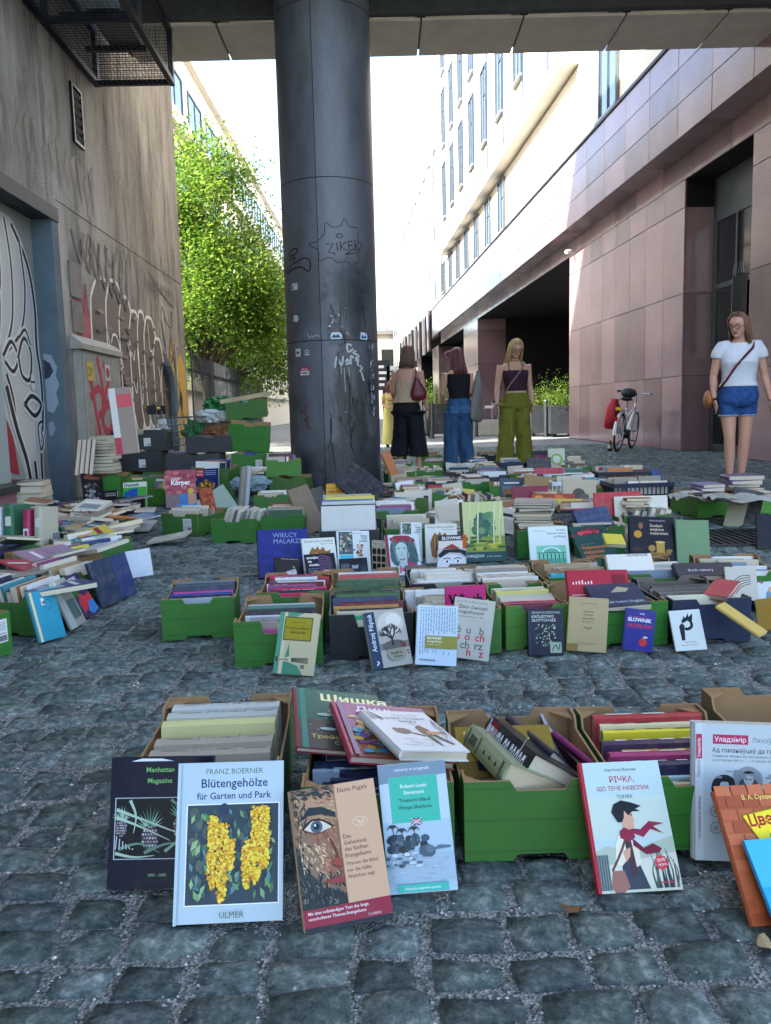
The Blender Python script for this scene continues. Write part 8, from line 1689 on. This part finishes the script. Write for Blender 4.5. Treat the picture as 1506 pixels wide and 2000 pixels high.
class Person:
    def __init__(s, label, loc, rz, H, skin, hair, pose):
        s.H = H; s.pose = pose; s.e = empty('person', loc, rz); tag(s.e, label, 'person'); s.skin = skinmat(skin); s.haircol = hair
        s.body()
    def T(s, z, grow=0.0): rx, ry, cy = interp(TORSO, z); sx_ = s.pose.get('sway', 0)*max(0, .5-abs(z-.52))*.12; return ring(sx_*s.H, cy*s.H, z*s.H, rx*s.H+grow, ry*s.H+grow)
    def leg_pts(s, k):
        P_ = s.pose; H = s.H; sd = -1 if k == 0 else 1; st = P_.get('stance', .07); fwd = P_.get('step', (0, 0))[k]
        return [Vector((sd*.052*H, .004*H, .50*H)), Vector((sd*(.052+.2*(st-.052))*H, .0+fwd*.45, .40*H)), Vector((sd*(.05+.5*(st-.05))*H, -.012*H+fwd*.7, .275*H)), Vector((sd*(.05+.8*(st-.05))*H, .004*H+fwd*.9, .16*H)), Vector((sd*st*H, .012*H+fwd, .045*H))]
    def arm_pts(s, k):
        sd = -1 if k == 0 else 1; A = s.pose['arms'][k]; sh = Vector((sd*.098, .004, .802)); return [sh*s.H]+[Vector(p)*s.H for p in A]
    def body(s):
        H = s.H; q = MB(); q.loft([s.T(z) for z in (.455, .48, .52, .56, .61, .65, .69, .725, .765, .80, .822, .838, .855, .885)])
        for k in (0, 1):
            lp = s.leg_pts(k); q.tube(lp, [.050*H, .042*H, .030*H, .029*H, .019*H], 14)
            an = lp[-1]; tn = s.pose.get('toes', (0, 0))[k]; d = Vector((math.sin(tn), -math.cos(tn), 0))
            q.tube([an+Vector((0, 0, .01*H))-d*.005*H, an-d*.018*H+Vector((0, 0, -.02*H)), an+d*.03*H+Vector((0, 0, -.022*H)), an+d*.085*H+Vector((0, 0, -.033*H)), an+d*.11*H+Vector((0, 0, -.036*H))], [.019*H, .022*H, .023*H, .016*H, .007*H], 10, sq=1.0)
            ap = s.arm_pts(k); sh, el, wr, hd = ap
            q.tube([sh+Vector((0, 0, .008*H)), sh.lerp(el, .3), sh.lerp(el, .7), el, el.lerp(wr, .3), el.lerp(wr, .7), wr], [.030*H, .0275*H, .023*H, .0205*H, .0215*H, .017*H, .0135*H], 12)
            # palm and five fingers
            dv = (hd-wr).normalized(); sdv = dv.cross(Vector((0, 1, 0) if abs(dv.y) < .8 else (0, 0, 1))).normalized(); up_ = sdv.cross(dv).normalized(); across = Vector((0, 1, 0)); across = (across-dv*across.dot(dv)).normalized(); th_n = dv.cross(across)
            pal = wr+dv*.028*H; q.box(pal+dv*.012*H, (.050*H, .018*H, .046*H), 0, Matrix((dv, th_n, across)).transposed())
            for f in range(4):
                off = across*(.018-.012*f)*H; L = (.043, .049, .046, .036)[f]*H; b0 = wr+dv*.050*H+off; bend = th_n*(-.25 if k == 0 else .25)*1.0
                q.tube([b0, b0+dv*L*.45+bend*L*.18, b0+dv*L*.8+bend*L*.5, b0+dv*L*.95+bend*L*.85], [.0056*H, .0052*H, .0047*H, .004*H], 7)
            tb = wr+dv*.018*H-across*.020*H; q.tube([tb, tb-across*.016*H+dv*.018*H, tb-across*.018*H+dv*.042*H], [.0075*H, .0065*H, .005*H], 7)
        # head
        hy, hp = s.pose.get('head', (0, 0)); hr = s.pose.get('headroll', 0)
        s.HM = Matrix.Translation((0, -.006*H, .872*H)) @ Matrix.Rotation(hy, 4, 'Z') @ Matrix.Rotation(hp, 4, 'X') @ Matrix.Rotation(hr, 4, 'Y'); s.h = .130*H; h = s.h
        prof = [(-.02, .10, .14, -.17), (.05, .17, .21, -.16), (.14, .235, .29, -.10), (.26, .285, .36, -.05), (.40, .315, .41, -.01), (.55, .335, .43, .01), (.70, .335, .43, .02), (.83, .295, .38, .03), (.93, .20, .27, .03), (.99, .08, .1, .03)]
        rings = [[s.HM @ Vector(p) for p in ring(0, cy*h, f*h, rx*h, ry*h, 18, 2.1)] for f, rx, ry, cy in prof]; q.loft(rings)
        q.tube([s.HM @ Vector(p) for p in ((0, -.40*h, .56*h), (0, -.46*h, .44*h), (0, -.49*h, .36*h), (0, -.40*h, .33*h))], [.03*h, .045*h, .062*h, .04*h], 8)
        for sd in (-1, 1): q.ell(s.HM @ Vector((sd*.335*h, .03*h, .47*h)), .035*h, .07*h, .12*h, 8, 6)
        q.ell(s.HM @ Vector((0, -.37*h, .10*h)), .12*h, .08*h, .07*h, 8, 6)
        remeshed(q.build('body', s.skin, s.e), .0085, 4)
        # face
        f_ = MB()
        for sd in (-1, 1): f_.ell((sd*.145*h, -.375*h, .515*h), .062*h, .03*h, .030*h, 10, 6)
        o = f_.build('eyes', pmat('eye_white', '#cfc8c0', .3), s.e); o.matrix_basis = s.HM
        f_ = MB(); [f_.ell((sd*.145*h, -.40*h, .51*h), .028*h, .014*h, .028*h, 8, 6) for sd in (-1, 1)]; f_.build('irises', pmat('iris', '#2c241e', .2), s.e).matrix_basis = s.HM
        f_ = MB(); [f_.tube([(sd*.07*h, -.415*h, .605*h), (sd*.15*h, -.41*h, .635*h), (sd*.22*h, -.36*h, .60*h)], [.014*h, .018*h, .008*h], 6) for sd in (-1, 1)]; f_.build('eyebrows', pmat('brow'+s.haircol[1:], s.haircol, .8), s.e).matrix_basis = s.HM
        f_ = MB(); f_.tube([(-.11*h, -.375*h, .222*h), (-.05*h, -.415*h, .238*h), (0, -.42*h, .230*h), (.05*h, -.415*h, .238*h), (.11*h, -.375*h, .222*h)], [.008*h, .022*h, .020*h, .022*h, .008*h], 7); f_.tube([(-.10*h, -.378*h, .215*h), (0, -.42*h, .192*h), (.10*h, -.378*h, .215*h)], [.006*h, .025*h, .006*h], 7); f_.build('lips', pmat('lips', '#9a4f4c', .45), s.e, smooth=True).matrix_basis = s.HM
    def hair(s, length, part=0.0, n=190, seed=1, spread=1.0, fringe=False, col2=None, face=.85):
        rnd = random.Random(seed); h = s.h; q = MB(); cols = [s.haircol, col2 or s.haircol]
        rx, ry, rz_, cz, cy = .375*h, .475*h, .50*h, .56*h, .02*h
        q.ell((0, cy+.05*h, cz+.02*h), rx*.97, ry*.93, rz_*.97, 18, 12)
        q.v = [(v_[0], v_[1] if not (v_[1] < -.18*h and v_[2] < .80*h) else -.18*h+.0*v_[1], v_[2]) for v_ in q.v]
        for i in range(n):
            fr_ = fringe and i < 22
            th = rnd.uniform(-.7, .7) if fr_ else rnd.uniform(face, 2*PI-face)          # azimuth from the face
            pts = []; L = length*rnd.uniform(.82, 1.04)*(1 if abs(th-PI) > .2 else 1)
            wob = rnd.uniform(0, 6); jit = rnd.uniform(.96, 1.09)
            kk = 5 if fr_ else 7
            for j in range(kk):
                ph = (PI/2)*(1-j/(kk-1)*(.62 if fr_ else 1.0)); r_ = jit*(1+.02*rnd.uniform(-1, 1)); p = Vector((part*h*math.sin(ph)+math.sin(th)*rx*math.cos(ph)*r_, cy-math.cos(th)*ry*math.cos(ph)*r_, cz+rz_*math.sin(ph)*r_)); pts.append(p)
            if not fr_:
                b0 = pts[-1].copy(); dwn = L
                for j in range(1, 6): f = j/5; pts.append(b0+Vector((b0.x*.10*f*spread+.05*h*f*math.sin(wob+3*f), (b0.y-cy)*.06*f*spread+.05*h*f+.045*h*f*math.cos(wob+4*f), -dwn*f)))
            rr = [rnd.uniform(.016, .034)*h]*len(pts); rr = [a2*(1-.72*(i2/(len(pts)-1))**3) for i2, a2 in enumerate(rr)]
            q.tube(pts, rr, 5, rnd.randint(0, 1))
        ms = []
        for i, c_ in enumerate(cols):
            nm = 'hair'+c_[1:]
            if nm not in MATS:
                x = NT(nm); n1 = x.noise(40, 3, .6, stretch=(3, 3, .3)); c4 = lin(c_); x.set(x.ramp(n1, [(.3, tuple(k*.55 for k in c4[:3])), (.7, tuple(k*1.3 for k in c4[:3]))]), .42, 0, .5); MATS[nm] = x.m
            ms.append(MATS[nm])
        o = q.build('hair', ms, s.e, smooth=True); o.matrix_basis = s.HM @ Matrix.Rotation(0, 4, 'X'); return o
    def glasses(s, col, r=.10):
        h = s.h; q = MB(); n = 16
        for sd in (-1, 1): q.tube([(sd*.15*h+r*1.1*h*math.cos(2*PI*i/n), -.46*h, .50*h+r*h*math.sin(2*PI*i/n)) for i in range(n+1)], .014*h, 6, caps=False); q.tube([(sd*(.15+r)*h, -.46*h, .52*h), (sd*.36*h, -.3*h, .53*h), (sd*.36*h, .05*h, .52*h)], .010*h, 5)
        q.tube([(-.05*h, -.47*h, .52*h), (0, -.475*h, .535*h), (.05*h, -.47*h, .52*h)], .011*h, 5); q.build('glasses', pmat('specs'+col[1:], col, .3), s.e, smooth=True).matrix_basis = s.HM
    def top(s, z0, z1, mat, grow=.010, name='top', sleeve=0.0, flare=0.0, neck=True, hemwave=0):
        q = MB(); n = 9; rings = []
        for i in range(n+1):
            z = z0+(z1-z0)*i/n; g = grow+flare*(1-i/n)**2; r_ = s.T(z, g)
            if hemwave and i < 3: r_ = [(x_*(1+hemwave*.10*(3-i)/3*math.sin(14*math.atan2(y_, x_))), y_*(1+hemwave*.10*(3-i)/3*math.sin(14*math.atan2(y_, x_))), z_) for x_, y_, z_ in r_]
            rings.append(r_)
        q.loft(rings)
        if sleeve:
            for k in (0, 1):
                ap = s.arm_pts(k); sh, el = ap[0], ap[1]; sg = -1 if k == 0 else 1; q.tube([sh+Vector((-.05*sg*s.H, .004*s.H, .020*s.H)), sh+Vector((-.015*sg*s.H, 0, .012*s.H)), sh.lerp(el, .2), sh.lerp(el, sleeve)], [.030*s.H, .041*s.H, .041*s.H, .039*s.H], 14)
        return folds(remeshed(q.build(name, mat, s.e), .009, 5), .009)
    def straps(s, mat, zf, x_=.05, r=.006, zb=None):
        q = MB(); H = s.H
        for sd in (-1, 1):
            f = interp(TORSO, zf); b = interp(TORSO, zb or zf)
            q.tube([(sd*x_*H, (f[2]-f[1])*H-.006, zf*H), (sd*x_*1.0*H, -.052*H, .79*H), (sd*x_*.98*H, -.015*H, .836*H), (sd*x_*H, .025*H, .832*H), (sd*x_*H, .058*H, .79*H), (sd*x_*H, (b[2]+b[1])*H+.006, (zb or zf)*H)], r, 6)
        q.build('straps', mat, s.e)
    def trousers(s, mat, radii, zhem, ztop=.60, grow=.012, name='trousers', drop=None):
        q = MB(); H = s.H; q.loft([s.T(z, grow) for z in (.455, .48, .52, .56, ztop)])
        for k in (0, 1):
            lp = s.leg_pts(k); pts = []; rs = []; zs = [p.z/H for p in lp]; m_ = 12
            for i in range(m_+1):
                z = .50+(zhem-.50)*i/m_
                for j in range(len(lp)-1):
                    if zs[j] >= z >= zs[j+1]: f = (zs[j]-z)/(zs[j]-zs[j+1]); p = lp[j].lerp(lp[j+1], f); break
                else: p = lp[-1].copy()
                sd = -1 if k == 0 else 1; f = i/m_; rr = radii[0]*(1-f)**2+2*radii[1]*f*(1-f)+radii[2]*f*f
                pts.append(Vector((p.x+sd*max(0, rr-.06)*H*.25, p.y, z*H))); rs.append(rr*H*(1+.03*math.sin(i*2.3+k)))
            rings = [ring(p.x, p.y, p.z, r_*1.0, r_*.95, 18) for p, r_ in zip(pts, rs)]; q.loft(list(reversed(rings)))
        return folds(remeshed(q.build(name, mat, s.e), .011, 5), .016)
    def shoes(s, mat, sole=None):
        for k in (0, 1):
            an = s.leg_pts(k)[-1]; H = s.H; tn = s.pose.get('toes', (0, 0))[k]; d = Vector((math.sin(tn), -math.cos(tn), 0)); q = MB()
            q.tube([an+Vector((0, 0, -.005*H))-d*.012*H, an-d*.022*H+Vector((0, 0, -.022*H)), an+d*.03*H+Vector((0, 0, -.020*H)), an+d*.085*H+Vector((0, 0, -.027*H)), an+d*.118*H+Vector((0, 0, -.033*H))], [.02*H, .025*H, .027*H, .021*H, .008*H], 12); q.v = [(a2, b2, max(.004, c2)) for a2, b2, c2 in q.v]
            q.build('shoe', mat, s.e, smooth=True)
    def tube(s, name, pts, r, mat, n=8, flat=1.0):
        q = MB(); q.tube([Vector(p)*s.H for p in pts], r, n, sq=flat); return q.build(name, mat, s.e, smooth=True)

# woman in white T-shirt and denim shorts at the right
p1_ = G(1437, 940)
P1 = Person('woman in white T-shirt, denim shorts and glasses looking down at the books', (p1_.x, p1_.y, 0), R(-14), 1.735, '#c99a82', '#6a4a38',
    dict(arms=[[(-.128, .012, .64), (-.128, -.028, .505), (-.115, -.04, .44)], [(.135, .02, .635), (.165, -.005, .49), (.172, -.02, .42)]], stance=.034, step=(-.03, .04), toes=(-.15, .25), head=(-.6, .25)))
P1.e.scale = (1.10, 1.08, 1)
P1.hair(.28, -.05, 300, 3, .6, col2='#8a664c', face=1.15); P1.glasses('#2a2022')
P1.top(.575, .832, cloth('white_cotton', '#d6dbe2', .9, (1, 1, .6), .010, 12, .05), .014, 'tshirt', .36, .006)
P1.trousers(cloth('denim_shorts', '#2c4f86', .85, (1, 1, 1), .008, 22, .35), (.052, .048, .0475), .40, .605, .011, 'shorts')
q = MB(); H_ = P1.H
for k in (0, 1):
    lp = P1.leg_pts(k); c_ = lp[1]; q.tube([(c_.x+.0475*H_*1.02*math.cos(2*PI*i/20)+(-1 if k == 0 else 1)*.002, c_.y+.0455*H_*1.02*math.sin(2*PI*i/20), .402*H_+.006*math.sin(i*2.7)) for i in range(21)], .008, 5, caps=False)
q.build('frayed_hem', cloth('frayed', '#8fa6c0', .9), P1.e)
P1.shoes(cloth('pink_shoe', '#8d6a70', .7)); mr_ = pmat('maroon_strap', '#6a2233', .6)
P1.tube('bag_strap', [(-.112, -.045, .55), (-.075, -.083, .61), (-.03, -.090, .69), (.02, -.086, .755), (.06, -.055, .80), (.075, -.01, .835), (.07, .04, .80), (.03, .066, .72), (-.05, .068, .62), (-.112, .03, .55)], .020, mr_, 8, .35)
q = MB(); q.ell((0, 0, 0), .045, .11, .10, 14, 10); q.build('handbag', pmat('tan_leather', '#a5683a', .5), P1.e, loc=(-.150*H_, .03*H_, .50*H_), smooth=True)
# woman in dark camisole and olive trousers
P2 = Person('blond woman with glasses in dark camisole and olive flared trousers', (1.84, 11.55, 0), R(4), 1.755, '#c79c84', '#b08d5c',
    dict(arms=[[(-.125, .01, .64), (-.135, -.03, .50), (-.13, -.05, .43)], [(.122, .02, .64), (.135, -.02, .505), (.118, -.055, .445)]], stance=.085, step=(-.08, .05), toes=(-.3, .3), sway=.2, head=(.08, .32), headroll=.06))
P2.e.scale = (1.08, 1.05, 1)
P2.hair(.24, .02, 330, 5, .8, fringe=True, col2='#c9a574'); P2.glasses('#4a2c20', .105)
P2.top(.605, .765, cloth('plum_knit', '#3a2430', .85, (1, 1, .6), .006, 18, .15), .008, 'camisole'); P2.straps(MATS['plum_knit'], .755)
P2.trousers(cloth('olive_cord', '#6f7028', .85, (1, 1, .25), .010, 16, .2), (.064, .050, .066), .03, .59, .010, 'trousers'); P2.shoes(cloth('dark_shoe', '#2a2420', .7))
P2.tube('bag_strap', [(-.09, -.05, .57), (-.05, -.074, .65), (0, -.092, .72), (.045, -.07, .78), (.07, -.02, .83), (.06, .05, .80), (-.02, .066, .68), (-.09, .04, .57)], .017, pmat('patterned_strap', '#8a7a78', .7, 0, .6, 60), 8, .35)
q = MB(); q.ell((0, 0, 0), .03, .08, .10, 12, 8); q.build('patterned_bag', pmat('patterned_cloth', '#8a6a74', .7, 0, .6, 40), P2.e, loc=(-.155*P2.H, -.04*P2.H, .44*P2.H), smooth=True)
P2.tube('necklace', [(.032*math.cos(2*PI*i/16), -.004+.034*math.sin(2*PI*i/16), .848-.010*math.sin(2*PI*i/16)*-1) for i in range(17)], .004, M_BLK, 6)
# woman from behind, beige peplum top and black culottes
P3 = Person('woman seen from behind in beige strappy top and black culottes', (.33, 10.75, 0), R(172), 1.645, '#c2937a', '#5a3a2e',
    dict(arms=[[(-.125, -.01, .645), (-.150, -.035, .51), (-.145, -.05, .44)], [(.122, -.02, .65), (.125, -.12, .60), (.085, -.16, .62)]], stance=.085, step=(.05, -.06), toes=(-.3, .25), sway=.25, head=(-.35, .15)))
P3.hair(.15*1.3, .0, 361, 7, .9, col2='#744c3c')
P3.top(.565, .735, cloth('beige_gauze', '#b59a80', .9, (1.5, 1.5, .3), .012, 22, .15), .010, 'peplum_top', 0, .035, hemwave=1); P3.straps(MATS['beige_gauze'], .73, .055, .004, .72)
P3.trousers(cloth('black_cotton', '#15161c', .8, (1, 1, .3), .012, 10, .4), (.066, .060, .078), .145, .61, .012, 'culottes'); P3.shoes(cloth('tan_sandal', '#8a6248', .7))
q = MB(); q.loft([ring(0, 0, z_, rx_, .045 if i not in (0, 6) else .01, 16) for i, (z_, rx_) in enumerate(((-.16, .05), (-.14, .15), (-.06, .17), (.02, .15), (.10, .10), (.18, .05), (.24, .02)))]); q.build('shoulder_bag', pmat('burgundy_leather', '#5e1c26', .4), P3.e, loc=(-.088*P3.H, .070*P3.H, .655*P3.H), rot=(0, .12, .25), smooth=True).scale = (.62, .8, .78)
P3.tube('bag_strap', [(-.075, .075, .77), (-.07, .03, .835), (-.06, -.04, .80), (-.085, -.05, .72), (-.10, .03, .66)], .012, pmat('burgundy_leather', '#5e1c26'), 8, .4)
# woman from behind, black tank top and jeans
P4 = Person('red haired woman seen from behind in black tank top and blue jeans', (.98, 10.75, 0), R(186), 1.60, '#c4977e', '#5c2f2e',
    dict(arms=[[(-.118, -.02, .65), (-.10, -.10, .60), (-.05, -.15, .63)], [(.125, -.03, .645), (.105, -.11, .58), (.06, -.16, .60)]], stance=.075, step=(-.05, .04), toes=(-.2, .2), sway=-.2, head=(.45, .18)))
P4.hair(.20*1.3, .0, 380, 9, .7, col2='#74403c')
P4.top(.585, .80, cloth('black_jersey', '#121318', .8, (1, 1, .5), .007, 14, .3), .010, 'tank_top')
P4.trousers(cloth('blue_denim', '#2f4f72', .85, (1, 1, .35), .012, 12, .45), (.068, .058, .060), .035, .605, .013, 'jeans'); P4.shoes(cloth('dark_shoe', '#2a2420', .7))
q = MB()
for sd in (-1, 1): q.add([(sd*.045*P4.H+dx, .074*P4.H+.018, dz*P4.H) for dx, dz in ((-.06, .545), (.06, .545), (.062, .49), (0, .478), (-.062, .49))], [(0, 1, 2, 3, 4)])
q.build('back_pockets', cloth('denim_pocket', '#3a5c80', .85), P4.e)
q = MB(); q.loft([ring(0, 0, z_, rx_, .05 if 0 < i < 5 else .02, 16) for i, (z_, rx_) in enumerate(((-.30, .10), (-.26, .16), (-.1, .15), (.08, .10), (.22, .05), (.36, .015)))]); q.build('tote_bag', cloth('grey_tote', '#77756f', .9, (1, 1, .3), .012, 12), P4.e, loc=(-.155*P4.H, .02, .60*P4.H), rot=(0, -.10, .9), smooth=True)
q = MB(); q.tube([(.02+.05*math.cos(2*PI*i/16), -.07, .05*math.sin(2*PI*i/16)) for i in range(17)], .012, 6, caps=False); q.build('headphones', pmat('pink_plastic', '#8a4a5a', .4), P4.e, loc=(.075, -.02, .955*P4.H))
# woman in the yellow dress far back
P5 = Person('woman in long pale yellow dress reading her phone beside the column', (.16, 18.6, 0), R(20), 1.47, '#b9866a', '#5a3226',
    dict(arms=[[(-.12, -.01, .655), (-.07, -.11, .60), (-.02, -.15, .63)], [(.12, -.02, .655), (.08, -.11, .595), (.03, -.15, .62)]], stance=.05, step=(0, 0), toes=(-.2, .2), head=(.15, .25)))
P5.hair(.16, .0, 285, 11, .8)
q = MB(); q.loft([ring(0, .0, z_*1.47, rx_, ry_, 22) for z_, rx_, ry_ in ((.045, .20, .17), (.2, .185, .16), (.4, .165, .14), (.52, .16, .125), (.61, .135, .10), (.69, .14, .11), (.76, .145, .10), (.80, .14, .078), (.815, .11, .062))])
for k in (0, 1): ap = P5.arm_pts(k); q.tube([ap[0], ap[0].lerp(ap[1], .5)], [.05, .055], 12)
remeshed(q.build('dress', cloth('yellow_linen', '#c2bc72', .9, (1, 1, .2), .014, 9, .12), P5.e), .012, 4); P5.shoes(cloth('dark_shoe', '#2a2420', .7))
ph = MB().b2((-.035, -.006, -.07), (.035, .006, .07)).build('phone', M_BLK, None, loc=P5.e.matrix_world.to_translation()); bpy.context.view_layer.update()
ph.location = P5.e.matrix_world @ Vector((.0, -.165*1.47-.03, .65*1.47)); ph.rotation_euler = (-.7, 0, .3); tag(ph, 'dark mobile phone held by the woman in yellow dress', 'phone'); MB().b2((-.03, .0062, -.063), (.03, .007, .063)).build('screen', pmat('phone_screen', '#2a3440', .1), ph)
FARB_O = FARB.build('books', attmat('far_book_covers', .5)); tag(FARB_O, 'dense mass of small books packed in the farther boxes', 'books', kind='stuff')
